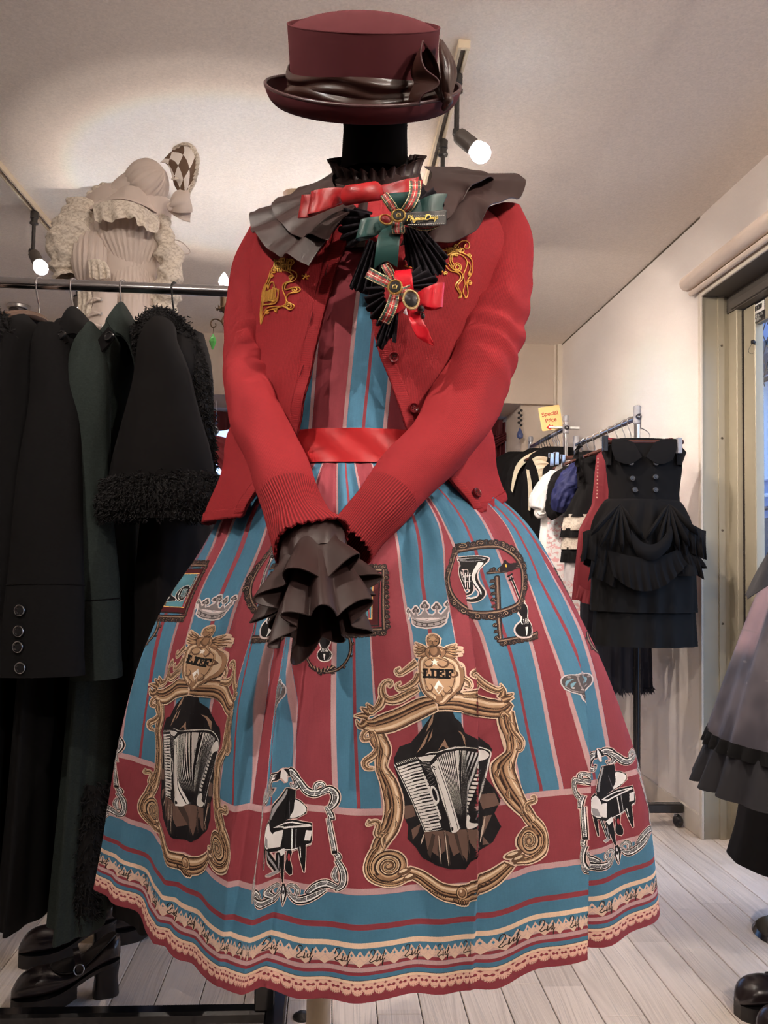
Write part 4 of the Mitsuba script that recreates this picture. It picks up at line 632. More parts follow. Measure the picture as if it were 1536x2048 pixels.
tier(und, 'tier', 1.255, 3.60, zl(1200, 3.5), zl(1385, 3.5), .155, .16, .08, .09, mat('navy_dark', (18, 18, 28), rough=.9), 20, .008, 3); part(und, 'lace_hem', tufts(V([[1.255+.16*math.sin(a), 3.60-.09*math.cos(a), zl(1380, 3.5)] for a in np.linspace(-3.1, 3.1, 160)]), np.tile([0, 0, -1.0], (160, 1)), 500, .02, .004, 5), 'mat_navy_dark', kind='stuff')
# far rack
for i in range(9):
    hanger(1.262, 4.55+i*.035 if i < 4 else 4.74+(i-4)*.055, 1.815, .0127, (1, 0, 0), .19, 'mat_hanger_brown' if i == 0 else 'mat_hanger_black', 'mat_chrome' if i < 4 else 'mat_hanger_black', 'brown wooden hanger first on the far rack' if i == 0 else 'thin chrome hooked hanger on the far rack' if i < 4 else 'black plastic hanger crowded on the far rack', 'chrome hooked hangers on the far rack' if 0 < i < 4 else 'black hangers on the far rack' if i >= 4 else None, drop=.12)
zf = lambda y, Y: at(1080, y, Y)[2]
Y = 4.52; g = gthing('black_frilled_coat', 'black coat with a cream frill down its front on the far rack', 'coat')
part(g, 'body', capped(gx(1.25, Y, [(zf(893, Y), .08, .02), (zf(910, Y), .16, .03), (zf(950, Y), .205, .045), (zf(1200, Y), .22, .06)], 6, .01, 1)), 'mat_cotton_black')
part(g, 'cream_frill', flounce_([[(1064, 918, Y-.08), (1074, 940, Y-.09), (1079, 965, Y-.09), (1084, 990, Y-.09)], [(1080, 912, Y-.09), (1088, 938, Y-.10), (1090, 962, Y-.10), (1088, 985, Y-.095)], [(1092, 915, Y-.085), (1097, 940, Y-.095), (1093, 965, Y-.095), (1088, 988, Y-.09)]], 70, 10, .012, 7), 'mat_cotton_cream', label='cream gathered frill')
part(g, 'cream_placket', sheet([[(1052, 938, Y-.09), (1056, 975, Y-.09), (1056, 1020, Y-.09)], [(1058, 940, Y-.09), (1064, 975, Y-.09), (1060, 1022, Y-.09)]], 20, 5, .002), 'mat_cotton_cream')
Y = 4.66; g = gthing('cream_trimmed_jacket', 'black jacket with a cream collar and shoulder on the far rack', 'jacket')
part(g, 'body', capped(gx(1.20, Y, [(zf(897, Y), .08, .02), (zf(915, Y), .17, .03), (zf(960, Y), .22, .045), (zf(1200, Y), .24, .06)], 6, .01, 2)), 'mat_cotton_black')
part(g, 'cream_collar', sheet([[(1088, 897, Y-.04), (1060, 907, Y-.06), (1036, 925, Y-.06), (1026, 950, Y-.06), (1022, 980, Y-.06)], [(1087, 910, Y-.05), (1064, 918, Y-.07), (1042, 935, Y-.07), (1032, 958, Y-.07), (1025, 985, Y-.07)]], 30, 8, .004), 'mat_cotton_cream', label='cream collar edge')
for i, Y in enumerate((4.8, 4.92, 5.05)):
    g = gthing('black_garment', ('black garment behind the cream collared jacket', 'black garment second from the corner on the far rack', 'black garment nearest the corner on the far rack')[i], 'dress'); part(g, 'body', capped(gx(1.20-.02*i, Y, [(zf(905, Y), .08, .02), (zf(922, Y), .18, .03), (zf(970, Y), .23, .04), (zf(1200, Y), .25, .05)], 6, .01, i)), 'mat_cotton_black')
# price sign on a stem
ps = thing('price_sign', 'small orange sign reading Special Price with a red arrow above the far rack', 'sign')
mat('sign_orange', (250, 206, 138), rough=.6); mat('sign_red', (186, 66, 44), rough=.6); mat('sign_arrow', (196, 34, 30), rough=.6)
so, sx_, sy_ = at(1101, 836, 4.45), None, None
e1 = at(1120, 832, 4.45)-at(1082, 838, 4.45); e1 /= np.linalg.norm(e1); e2 = np.cross(e1, [0, 1.0, 0])*-1; e2 = e2 if e2[2] > 0 else -e2; e3 = np.cross(e1, e2)
if e3[1] > 0: e3 = -e3
def on_sign(m, dz=0): 
    m = m.copy(); v = m.vertices; m.vertices = so+v[:, :1]*e1+v[:, 1:2]*e2+(v[:, 2:]+dz)*e3; m.fix_normals() if False else None; return m
part(ps, 'card', on_sign(extr(sbox(-.052, -.058, .052, .058).buffer(.008, quad_segs=6), .003)), 'mat_sign_orange')
for tx_, yy in (('Special', .014), ('Price', -.022)):
    m = meshkit.text_mesh(tx_, .0205, .0012, bold=True); b_ = m.bounds; m.apply_translation([-(b_[0][0]+b_[1][0])/2, yy, 0]); m.apply_scale([.95, 1.0, 1]); part(ps, 'lettering', on_sign(m, .003), 'mat_sign_red', label='red serif lettering')
part(ps, 'arrow', on_sign(extr(Polygon([(-.034, -.050), (-.012, -.034), (-.012, -.041), (.006, -.041), (.006, -.058), (-.012, -.058), (-.012, -.066)]), .002), .003), 'mat_sign_arrow', label='red arrow')
part(ps, 'stem', rod(so+e2*-.066, (so[0], 4.45, 1.826), .003, 8), 'mat_pole_white'); part(ps, 'clip', bevbox(so[0]-.012, so[0]+.16, 4.44, 4.46, 1.815, 1.828, .002), 'mat_pole_white')
# ---------------- the far bay: curtains and hanging ornaments
mat('curtain_red', (72, 12, 20), rough=.8, sheen=.3); mat('curtain_rose', (150, 60, 66), rough=.7, sheen=.4); mat('sheer_white', (225, 225, 232), rough=.8)
cv = thing('red_valance', 'dark red velvet valance across the window bay', 'curtain')
t_ = np.linspace(0, 1, 260); xs_ = BX0+.02+(BX1-.05-BX0)*t_
part(cv, 'pelmet', thick(np.stack([np.stack([xs_, 5.83+.012*np.sin(t_*160)*(1+v), BZ-.005-.14*v+0*t_+.03*v*np.cos(t_*2*np.pi*5)], -1) for v in np.linspace(0, 1, 8)]), .004), 'mat_curtain_red')
for i in range(4):
    a, b = BX0+.06+i*.77, BX0+.06+(i+1)*.77
    for s, (p0, p1) in enumerate(((a, b), (b, a))):
        G = np.stack([spl([(p0+(p1-p0)*(.02), 5.80, BZ-.10-.06*v), (p0+(p1-p0)*.22, 5.79-.01*math.sin(v*14), BZ-.16-.12*v), (p0+(p1-p0)*.46, 5.80, BZ-.20-.30*v)], 24) for v in np.linspace(0, 1, 16)])
        part(cv, 'swag', thick(G+np.stack([0*G[..., 0], .008*np.sin(np.linspace(0, 1, 16)[:, None]*26)+0*G[..., 0], 0*G[..., 0]], -1), .003), 'mat_curtain_rose' if s == 0 else 'mat_curtain_red')
for x, lab in ((1.13, 'dark red curtain hanging at the right side of the bay'), (-.62, 'dark red curtain left of the bright window')):
    k = thing('bay_curtain', lab, 'curtain'); t2 = np.linspace(0, 1, 80); part(k, 'drape', thick(np.stack([np.stack([x-.10+.20*t2, 5.86+.018*np.sin(t2*44), 0*t2+z], -1) for z in np.linspace(BZ-.02, .96, 30)]), .004), 'mat_curtain_red')
oc = thing('crystal_drop', 'clear blue crystal drop hanging in the bay window', 'ornament'); p = at(432, 861, 5.45)
part(oc, 'drop', lathe([(0, .035), (.008, .026), (.020, -.006), (.016, -.018), (0, -.034)], 8, p), 'mat_clear_plastic', smooth=False); part(oc, 'beads', cat(ball(p+V([0, 0, .048]), .010, 1), ball(p+V([0, 0, .10]), [.006, .006, .022], 1)), mat('bead_blue', (60, 74, 120), rough=.2, spec=.7)); part(oc, 'thread', rod(p+V([0, 0, .05]), (p[0], p[1], BZ), .0016, 6), 'mat_pole_white')
oc = thing('navy_pendant', 'navy teardrop pendant on a string of black beads, right end of the bay', 'ornament'); p = at(1040, 867, 5.30)
part(oc, 'teardrop', lathe([(0, .040), (.010, .022), (.022, -.010), (.018, -.028), (0, -.038)], 10, p), 'mat_bead_blue'); part(oc, 'beads', cat(*[ball(p+V([.008*(-1)**i, 0, .055+.016*i]), .009, 1) for i in range(7)]), 'mat_gloss_black'); part(oc, 'thread', rod(p+V([0, 0, .04]), (p[0], p[1], BZ+.015), .0014, 6), 'mat_gloss_black')
dc = thing('dark_coat', 'black coat hanging far behind the waist of the red cardigan', 'coat'); X_, Yd = at(490, 900, 4.2)[0], 4.2; part(dc, 'body', capped(gx(X_+.03, Yd, [(at(490, 815, Yd)[2], .05, .03), (at(490, 830, Yd)[2], .10, .06), (at(490, 900, Yd)[2], .12, .08), (.35, .17, .12)], 6, .01)), 'mat_cotton_black'); part(dc, 'stand_pole', rod((X_+.03, Yd, .01), (X_+.03, Yd, .5), .015), 'mat_gloss_black'); part(dc, 'stand_base', lathe([(0, .02), (.12, .012), (.13, 0), (0, 0)], 30, (X_+.03, Yd, 0)), 'mat_gloss_black')
fd = thing('feather_boa', 'black feathery collar of a coat in front of the bright bay window', 'coat'); c_ = at(444, 990, 4.4); G = tubegrid(spl([c_+V([-.07, 0, -.05]), c_+V([-.03, -.02, .02]), c_+V([.03, -.02, .03]), c_+V([.08, 0, -.04])], 24), .035, sides=16); furry(fd, 'feathers', G, 900, .04, 31, label='black feathers'); part(fd, 'body', capped(gx(c_[0], c_[1], [(c_[2], .05, .03), (c_[2]-.08, .13, .06), (.3, .16, .09)], 6, .01)), 'mat_cotton_black'); part(fd, 'stand_pole', rod((c_[0], c_[1], .01), (c_[0], c_[1], .5), .015), 'mat_gloss_black'); part(fd, 'stand_base', lathe([(0, .02), (.12, .012), (.13, 0), (0, 0)], 30, (c_[0], c_[1], 0)), 'mat_gloss_black')
# ---------------- right edge of the picture: a second dressed stand, a black hem, black shoes
def dusk_fn(p, n, uv):
    a = fbm(p.x*14, p.y*14, p.z*9, 3); s = noise(p.x*16+p.z*30, p.y*16, p.z*70); c = mix((0.05, 0.046, 0.060), (0.105, 0.094, 0.112), smoothstep(.3, .7, a))
    e = uv.x+0.06*uv.y; pk = smoothstep(-0.66, -0.58, e)*(1-smoothstep(-.50, -.44, e)); c = sel(c, (0.42, 0.29, 0.33), pk*smoothstep(.08, .2, uv.y)*(1-smoothstep(.50, .60, uv.y))*(0.5+.8*a))
    return sel(c, (0.22, 0.20, 0.20), smoothstep(.86, .93, s)*.4)
mat('dusk_print', proc(dusk_fn), rough=.6, sheen=.2)
dd = thing('dusk_dress', 'dusky grey purple printed skirt with black frilled hem, cut off by the right edge', 'dress'); DX, DY_ = 1.255, 1.90
t = np.linspace(-np.pi, np.pi, 240); v = np.linspace(0, 1, 70)[:, None]; zD = 1.16-.50*v; rD = .16+.175*v**.85
pl_ = 1+.035*np.clip(v*3, 0, 1)*np.sin(9*t+1.2)[None]+.02*v*np.sin(21*t)[None]; G = np.stack([DX+rD*pl_*np.sin(t)[None], DY_-rD*.92*pl_*np.cos(t)[None], zD+0*t[None]], -1)
part(dd, 'skirt', gridmesh(G), 'mat_dusk_print', smooth=True, uv=np.stack([np.broadcast_to(t[None]/np.pi, (70, 240)).ravel(), np.broadcast_to(v, (70, 240)).ravel()], 1))
def ringfrill(key, base, z0, z1, r0, r1, k, amp, m, lab=None):
    t = full_th(300); r = np.linspace(0, 1, 10)[:, None]; w = amp*(.3+r)*np.sin(k*t+1.3*np.sin(4*t))[None]; G = np.stack([DX+(r0+(r1-r0)*r+w)*np.sin(t)[None], DY_-(r0+(r1-r0)*r+w)*.92*np.cos(t)[None], z0+(z1-z0)*r+0*t[None]+.3*amp*r*np.cos(k*t)[None]], -1); return part(key, base, thick(G, .0016, cu=True), m, label=lab)
ringfrill(dd, 'heading_frill', .685, .655, .345, .352, 40, .006, 'mat_chiffon_black', 'narrow black gathered heading'); ringfrill(dd, 'hem_frill', .668, .565, .340, .375, 22, .010, mat('organza', (38, 38, 42), rough=.7, spec=.3), 'black organza frill')
part(dd, 'overskirt_point', sheet([[(1536, 1105, 1.78), (1510, 1150, 1.74), (1491, 1190, 1.70)], [(1545, 1130, 1.75), (1520, 1160, 1.71), (1494, 1194, 1.69)], [(1560, 1160, 1.73), (1530, 1175, 1.69), (1495, 1198, 1.685)]], 24, 10, .002), 'mat_organza')
part(dd, 'bodice', capped(gx(DX, DY_, [(1.56, .06, .05), (1.53, .15, .09), (1.40, .16, .12), (1.25, .14, .12), (1.155, .165, .155)], 6, .002)), 'mat_dusk_print'); part(dd, 'stand_pole', rod((DX+.10, DY_, .01), (DX+.10, DY_, 1.3), .017), 'mat_cream_metal'); part(dd, 'stand_base', lathe([(0, .02), (.085, .014), (.09, 0), (0, 0)], 40, (DX+.10, DY_, 0)), 'mat_cream_metal')
bs = thing('black_bell_skirt', 'hem of a black bell shaped skirt at the right edge near the door', 'skirt'); part(bs, 'skirt', capped(gx(1.40, 2.42, [(.95, .09, .08), (.7, .12, .11), (.45, .15, .14), (.30, .175, .16), (.215, .20, .18)], 5, .008)), 'mat_cotton_black'); part(bs, 'stand_pole', rod((1.40, 2.42, .01), (1.40, 2.42, .6), .015), 'mat_gloss_black'); part(bs, 'stand_base', lathe([(0, .02), (.12, .012), (.13, 0), (0, 0)], 30, (1.40, 2.42, 0)), 'mat_gloss_black')
shoe((.985, 1.87, 0), .12, 'glossy black platform shoe at the lower right corner'); shoe((1.0, 2.0, 0), .15, 'second glossy black platform shoe behind the one in the lower right corner')
# long dark skirts on a low rail behind the coats (they keep the floor there in the dark)
lr = thing('low_rail', 'low black rail with long dark skirts behind the coat rack', 'clothes rack'); part(lr, 'rail', rod((-1.55, 2.86, 1.34), (-.16, 2.86, 1.34), .012, 14), 'mat_gloss_black')
for x in (-1.55, -.16): part(lr, 'post', rod((x, 2.86, .02), (x, 2.86, 1.35), .012, 12), 'mat_gloss_black'); part(lr, 'foot', bevbox(x-.02, x+.02, 2.66, 3.06, 0, .03, .003), 'mat_gloss_black')
for i, x in enumerate((-.36, -.78, -1.22)): g = thing('long_skirt', ('long black skirt behind the furry cape', 'long black skirt behind the dark green coat', 'long black skirt at the left behind the coats')[i], 'skirt'); part(g, 'body', capped(gx(x, 2.86, [(1.32, .13, .05), (1.25, .15, .09), (.8, .18, .12), (.10, .205, .16)], 9, .012, i)), 'mat_cotton_black')

# ================================================================ the dressed figure: mannequin, blouse, cardigan, hat
def weave_fn(c1, c2, sc):
    def fn(p, n, uv): return mix(c1, c2, fbm(p.x*sc, p.y*sc, p.z*sc, 2))
    return fn
def satin(name, c, rough=0.38, spec=0.5, sheen=0.3): return mat(name, c, rough=rough, spec=spec, sheen=sheen)
mat('black_jersey', (11, 10, 11), rough=0.9, spec=0.15)
satin('brown_satin', (43, 29, 28), 0.45, 0.4, 0.0); satin('brown_gloss', (38, 21, 17), 0.25, 0.9, 0.0); satin('red_satin', (172, 38, 42), 0.36, 0.5)
mat('gold_thread', (226, 176, 84), rough=0.4, metallic=0.35, spec=0.6); mat('gold', (212, 180, 110), rough=0.3, metallic=0.8)
def knit_col(p, n, uv):
    w = 0.5+0.5*dr.sin(uv.x*2*math.pi/0.0024)
    f = noise(p.x*700, p.y*700, p.z*700)
    return mi.Color3f(0.25, 0.017, 0.022)*(0.62+0.34*w+0.18*f)
def knit_bump(p, n, uv): return 0.00035*(0.5+0.5*dr.sin(uv.x*2*math.pi/0.0024))+0.00012*dr.sin(uv.y*2*math.pi/0.0021)
mat('red_knit', proc(knit_col), rough=0.8, sheen=0.4, spec=0.2, bump=proc(knit_bump, 3e-4))
def rib_col(p, n, uv):
    w = 0.5+0.5*dr.sin(uv.x*2*math.pi/0.0046)
    return mi.Color3f(0.25, 0.017, 0.022)*(0.42+0.62*w)
def rib_bump(p, n, uv): return 0.0011*(0.5+0.5*dr.sin(uv.x*2*math.pi/0.0046))
mat('red_rib', proc(rib_col), rough=0.8, sheen=0.4, spec=0.2, bump=proc(rib_bump, 4e-4))
BROT = math.radians(9.3); EX = V([math.cos(BROT), -math.sin(BROT), 0]); EF = V([-math.sin(BROT), -math.cos(BROT), 0])
_tz = V([1.10, 1.222, 1.30, 1.36, 1.44, 1.50, 1.55, 1.585, 1.61, 1.635, 1.66, 1.70])
_ta = V([0.145, 0.126, 0.135, 0.148, 0.160, 0.170, 0.172, 0.145, 0.100, 0.066, 0.054, 0.050])
_tb = V([0.120, 0.100, 0.105, 0.115, 0.123, 0.112, 0.095, 0.080, 0.066, 0.055, 0.050, 0.048])
_tx = V([0.038, 0.038, 0.042, 0.046, 0.052, 0.057, 0.060, 0.060, 0.058, 0.055, 0.052, 0.050])
def curve(z, xs, ys): return CubicSpline(xs, ys, bc_type='natural')(np.clip(z, xs[0], xs[-1]))
def torso(th, z, off=0.0, A=None):
    a, b = (curve(z, _tz, _ta), curve(z, _tz, _tb)) if A is None else (curve(z, A[0], A[1]), curve(z, A[0], A[2]))
    c = np.stack([curve(z, _tz, _tx), 1.2+0*z, z], -1)
    return c+(a+off)[..., None]*np.sin(th)[..., None]*EX+(b+off)[..., None]*np.cos(th)[..., None]*EF
fig = thing('display_mannequin', 'black headless display mannequin on a cream pole wearing the red cardigan and printed dress', 'mannequin')
zz = np.linspace(1.15, 1.70, 40); TZ, TT = np.meshgrid(zz, full_th(48), indexing='ij')
body = gridmesh(np.concatenate([torso(TT, TZ, -0.008)[:1].mean(1, keepdims=True).repeat(48, 1), torso(TT, TZ, -0.008)], 0), cu=True)
neck = lathe([(0.052, 0), (0.0485, 0.03), (0.047, 0.07), (0.048, 0.105), (0, 0.108)], 40, (0.051, 1.19, 1.645))
part(fig, 'torso', cat(body, neck), 'mat_black_jersey')
part(fig, 'pole', lathe([(0.0, 0.02), (0.017, 0.02), (0.017, 1.16), (0, 1.16)], 28, (-0.004, 1.20, 0)), 'mat_cream_metal', label='cream stand pole')
part(fig, 'base', lathe([(0, 0.026), (0.02, 0.026), (0.15, 0.014), (0.16, 0.006), (0.16, 0), (0, 0)], 48, (-0.004, 1.20, 0)), 'mat_cream_metal')

# ---------------- jumper dress: bodice, satin waistband, straps (the skirt is built below)
dress = thing('jumper_dress', 'red and teal striped jumper dress printed with gilt frames and musical instruments', 'dress')
def fzig(x): return dr.abs(x-dr.floor(x)-0.5)*2
RED, TEAL, PINK, CREAM = (0.240, 0.042, 0.056), (0.062, 0.182, 0.285), (0.50, 0.315, 0.325), (0.80, 0.58, 0.43)
def stripes(u):
    f = u-dr.floor(u); w = 0.006; c = mi.Color3f(RED)
    c = sel(c, PINK, stp(0.43, f, w)); c = sel(c, TEAL, stp(0.482, f, w)); c = sel(c, RED, stp(0.685, f, w)); c = sel(c, TEAL, stp(0.725, f, w)); c = sel(c, PINK, stp(0.95, f, w)*(1-stp(0.998, f, 0.002)))
    return c
def cloth_fn(p, n, uv):
    u, v = uv.x, uv.y
    c = stripes(u); s = u*0.125; w = 0.0004
    def band(c, a, b, col): return sel(c, col, stp(a, v, w)*(1-stp(b, v, w)))
    c = band(c, -1, 0.1955, PINK); c = band(c, -1, 0.1885, RED); c = band(c, 0.107, 0.1135, PINK); c = band(c, -1, 0.107, TEAL)
    c = band(c, 0.0715, 0.0775, RED); c = band(c, 0.0535, 0.0588, CREAM)
    LP = (0.70, 0.50, 0.40)
    ZP = 0.0108
    # zigzag lattice over a dusty base
    top = 0.0450+0.0062*(1-fzig(s/ZP)); bot = 0.0345+0.0070*fzig(s/(2*ZP)+0.25)
    c = band(c, 0.038, 0.0455, (0.56, 0.38, 0.34)); c = band(c, 0.0345, 0.038, RED)
    zz_ = stp(bot, v, w)*(1-stp(top, v, w)); c = sel(c, LP, zz_)
    dx = (s/ZP-dr.floor(s/ZP)-0.5)*ZP; dia = dr.abs(dx)*1.05+dr.abs(v-0.0462); c = sel(c, TEAL, (1-stp(0.0017, dia, w)))
    sh = dr.abs(v-0.0395-0.0045*fzig(s/ZP+0.5)); c = sel(c, (0.58, 0.41, 0.36), (1-stp(0.0005, sh, w))*0.7)
    c = band(c, 0.030, 0.0345, PINK); c = band(c, 0.0265, 0.030, RED); c = band(c, 0.022, 0.0265, TEAL); c = band(c, 0.0215, 0.0221, (0.04, 0.03, 0.03)); c = band(c, -1, 0.0215, RED)
    # lace print: scallops with bow shaped holes
    LQ = 0.0139; lx = (s/LQ-dr.floor(s/LQ)-0.5)*LQ
    sc = 0.0125-0.0052*dr.sqrt(dr.maximum(0.0, 1-dr.square(lx/(LQ*0.5))))-0.0007*dr.sin(s*2*math.pi/0.0021)
    c = sel(c, (0.76, 0.47, 0.38), stp(sc, v, w)*(1-stp(0.0187, v, w))); c = band(c, 0.0187, 0.0215, CREAM)
    h1 = dr.square((dr.abs(lx)-0.0029)/0.0019)+dr.square((v-0.0140)/0.0015); h2 = dr.maximum(dr.abs(lx)/0.003, dr.abs(v-0.0138)/0.0005)
    c = sel(c, RED, 1-stp(1.0, dr.minimum(h1, h2), 0.2))
    tx = LQ*0.5-dr.abs(lx); c = sel(c, RED, (1-stp(0.0011, dr.abs(v-0.0176)+tx*0.45, w)))
    lo = fzig(s/0.0023); c = sel(c, RED, (1-stp(0.00045, dr.abs(v-sc-0.0012), 0.0002))*stp(0.55, lo, 0.1)*0.8)
    wv = noise(p.x*900, p.y*900, p.z*900)*0.10+noise(p.x*60, p.y*60, p.z*60)*0.07+noise(s*1500, v*90, 1.0)*0.06
    return c*(0.88+wv)
mat('printed_cloth', proc(cloth_fn), rough=0.75, sheen=0.25, spec=0.25)
zz = np.linspace(1.213, 1.56, 70); TZ, TT = np.meshgrid(zz, np.linspace(-1.75, 1.75, 160), indexing='ij')
P = torso(TT, TZ, 0.004)
loc = (P-P[:, 80:81])@EX
wr = 0.0022*np.sin(loc*260+3*np.sin(TZ*40))*np.exp(-((TZ-1.235)/0.03)**2)+0.004*np.sin(loc*55+1)*np.exp(-((TZ-1.25)/0.09)**2)+0.003*(meshkit.noise(np.stack([loc*30, TZ*14, 0*TZ], -1))-.5)
P = P+wr[..., None]*EF
bu = (loc+0.052-0.03*(TZ-1.27))/0.103+0.05     # the wide red stripe sits left of centre
part(dress, 'bodice', gridmesh(P), 'mat_printed_cloth', smooth=True, uv=np.stack([bu.ravel(), np.full(bu.size, 0.5)], 1))
zz = np.linspace(1.214, 1.259, 12); TZ, TT = np.meshgrid(zz, full_th(120), indexing='ij')
WB = torso(TT, TZ, 0.0135)+(0.0012*np.sin(TT*16+TZ*160))[..., None]*EF*np.clip(np.cos(TT), 0, 1)[..., None]
part(dress, 'waistband', thick(WB, 0.002, cu=True), 'mat_red_satin', smooth=40, label='plain red satin waistband')

# ---------------- blouse: frilled stand collar, two-tiered cape collar, ruffled cuffs
bl_ = thing('brown_blouse', 'dark brown satin blouse with frilled neck, tiered cape collar and ruffled cuff', 'blouse')
zz = np.linspace(1.50, 1.625, 20); TZ, TT = np.meshgrid(zz, np.linspace(-.75, .75, 40), indexing='ij')
part(bl_, 'front', gridmesh(torso(TT, TZ, 0.0115)), 'mat_brown_satin')
t = full_th(220)
def collar_ring(r, zf, zb, wave=0.0, ph=0.0, k=26):
    z = zb+(zf-zb)*(0.5+0.5*np.cos(t))**1.5
    rr = r+wave*np.sin(k*t+ph+1.5*np.sin(3*t))
    return V([0.054, 1.185, 0])+np.stack([0*t, 0*t, z], -1)+rr[:, None]*(np.sin(t)[:, None]*EX*1.02+np.cos(t)[:, None]*EF)
part(bl_, 'stand_collar', thick(CubicSpline([0, .5, 1], np.stack([collar_ring(0.080, 1.585, 1.625), collar_ring(0.068, 1.600, 1.645, 0.0008), collar_ring(0.0605, 1.612, 1.672, 0.001)]))(np.linspace(0, 1, 8)), 0.0015, cu=True), 'mat_brown_satin')
part(bl_, 'neck_frill', thick(CubicSpline([0, .4, 1], np.stack([collar_ring(0.0605, 1.608, 1.668, 0.001), collar_ring(0.061, 1.617, 1.686, 0.004, 0.5), collar_ring(0.066, 1.624, 1.703, 0.0065, 0.9)]))(np.linspace(0, 1, 12)), 0.001, cu=True), 'mat_brown_satin')
c0 = [(672, 340, 1.200), (664, 366, 1.135), (682, 394, 1.080), (712, 418, 1.043)]
part(bl_, 'cape_collar', flounce_([c0, [(640, 366, 1.215), (596, 402, 1.155), (600, 440, 1.095), (660, 470, 1.031)], [(612, 382, 1.235), (512, 428, 1.175), (500, 456, 1.130), (548, 502, 1.070), (617, 531, 1.027)]], 90, 24, 0.007, 3.5, 0.5), 'mat_brown_satin')
part(bl_, 'cape_tier', flounce_([[(674, 338, 1.197), (665, 362, 1.127), (684, 390, 1.070), (712, 414, 1.035)], [(648, 362, 1.203), (610, 392, 1.137), (618, 430, 1.075), (672, 452, 1.021)], [(625, 374, 1.215), (546, 412, 1.150), (556, 440, 1.115), (586, 466, 1.065), (656, 480, 1.015)]], 90, 20, 0.005, 3.2, 2.0), 'mat_brown_satin')
part(bl_, 'cape_collar', flounce_([[(850, 335, 1.22), (868, 352, 1.15), (846, 386, 1.09), (790, 418, 1.065)], [(905, 340, 1.225), (960, 362, 1.155), (935, 410, 1.085), (830, 460, 1.045)], [(930, 344, 1.24), (1040, 358, 1.18), (1044, 382, 1.13), (985, 418, 1.075), (940, 462, 1.048), (880, 490, 1.034), (806, 520, 1.028)]], 90, 24, 0.006, 3.0, 3.4), 'mat_brown_satin')
part(bl_, 'cape_tier', flounce_([[(848, 333, 1.215), (864, 348, 1.145), (842, 380, 1.082), (790, 412, 1.058)], [(895, 338, 1.215), (930, 352, 1.145), (905, 395, 1.076), (820, 440, 1.04)], [(915, 342, 1.22), (988, 349, 1.155), (940, 380, 1.098), (905, 428, 1.054), (860, 462, 1.03), (800, 488, 1.02)]], 90, 20, 0.005, 2.6, 1.2), 'mat_brown_satin')

# ---------------- cardigan
card = thing('red_cardigan', 'open dark red knitted cardigan with gold embroidery, sleeves crossed in front', 'cardigan')
CZ = V([1.125, 1.16, 1.20, 1.24, 1.28, 1.36, 1.44, 1.52, 1.565, 1.595, 1.612, 1.625])
CAa = V([0.222, 0.214, 0.198, 0.188, 0.184, 0.184, 0.190, 0.196, 0.186, 0.150, 0.110, 0.080]); CAb = V([0.185, 0.176, 0.156, 0.140, 0.134, 0.134, 0.140, 0.128, 0.106, 0.090, 0.078, 0.072])
CA = (CZ, CAa, CAb)
def card_pt(th, z):
    P = torso(th, z, 0.0, CA)
    w = 0.006*np.sin(th*5+z*26)*np.exp(-((z-1.25)/0.08)**2)+0.010*(meshkit.noise(np.stack([th*3.2, z*13, 0*z], -1))-.5)+0.005*np.sin(th*9-z*60)*np.exp(-((z-1.30)/.06)**2)*np.abs(np.sin(th))
    return P+w[..., None]*(np.sin(th)[..., None]*EX+np.cos(th)[..., None]*EF)
#CARDMAP
_Lz = V([1.125, 1.14, 1.20, 1.242, 1.274, 1.325, 1.36, 1.384, 1.43, 1.47, 1.506, 1.56, 1.625]); _Lt = V([-.64, -.62, -.5, -.41, -.35, -.305, -.286, -.26, -.217, -.18, -.12, -.09, -.06])
_Rz = V([1.125, 1.14, 1.16, 1.188, 1.228, 1.26, 1.28, 1.297, 1.319, 1.348, 1.374, 1.413, 1.45, 1.48, 1.56, 1.625]); _Rt = V([.90, .88, .83, .73, .51, .41, .37, .33, .28, .19, .135, .08, .045, .01, -.02, -.03])
thL = lambda z: np.interp(z, _Lz, _Lt); thR = lambda z: np.interp(z, _Rz, _Rt)
hemz = lambda th: np.interp((th+np.pi) % (2*np.pi)-np.pi, [-3.15, -1.57, -.6, .6, .85, 1.2, 1.57, 3.15], [1.165, 1.135, 1.140, 1.148, 1.150, 1.163, 1.180, 1.165])
def card_grid(s, v, off=0.0):
    """s: 0 at the right opening edge, round the back, 1 at the left edge; v: 0 hem, 1 neck"""
    zn = 1.145+(1.588-1.145)*v; a, b = thR(zn), thL(zn)+2*np.pi
    th = a+s*(b-a); z = zn+(hemz(th)-1.145)*(1-v)**2
    P = card_pt((th+np.pi) % (2*np.pi)-np.pi, z)
    if off: P = P+off*(np.sin(th)[..., None]*EX+np.cos(th)[..., None]*EF)
    return P, th, z
vv = np.r_[np.linspace(0, 0.06, 8)[:-1], np.linspace(0.06, 1, 90)]; ss = np.linspace(0, 1, 260); SS, VV = np.meshgrid(ss, vv)
P, th_, z_ = card_grid(SS, VV)
sc = 0.0032*np.abs(np.sin(th_*62))*np.clip(1-VV/0.05, 0, 1); P[..., 2] += sc-0.002*np.clip(1-VV/.05, 0, 1)
def kuv(th, z): return np.stack([th*0.19, z], -1).reshape(-1, 2)
bm = thick(P, 0.003)
part(card, 'body', bm, 'mat_red_knit', smooth=True, uv=thick_uv(kuv(th_, z_), *SS.shape))
for nm, s0, s1 in (('button_band', 0.0, 0.017), ('buttonhole_band', 0.983, 1.0)):
    S2, V2 = np.meshgrid(np.linspace(s0, s1, 6), np.linspace(0.005, 0.985, 120)); P2, t2, z2 = card_grid(S2, V2, 0.0028)
    part(card, nm, thick(P2, 0.002), 'mat_red_knit', smooth=True, uv=thick_uv(np.stack([z2, t2*.19], -1), *S2.shape))
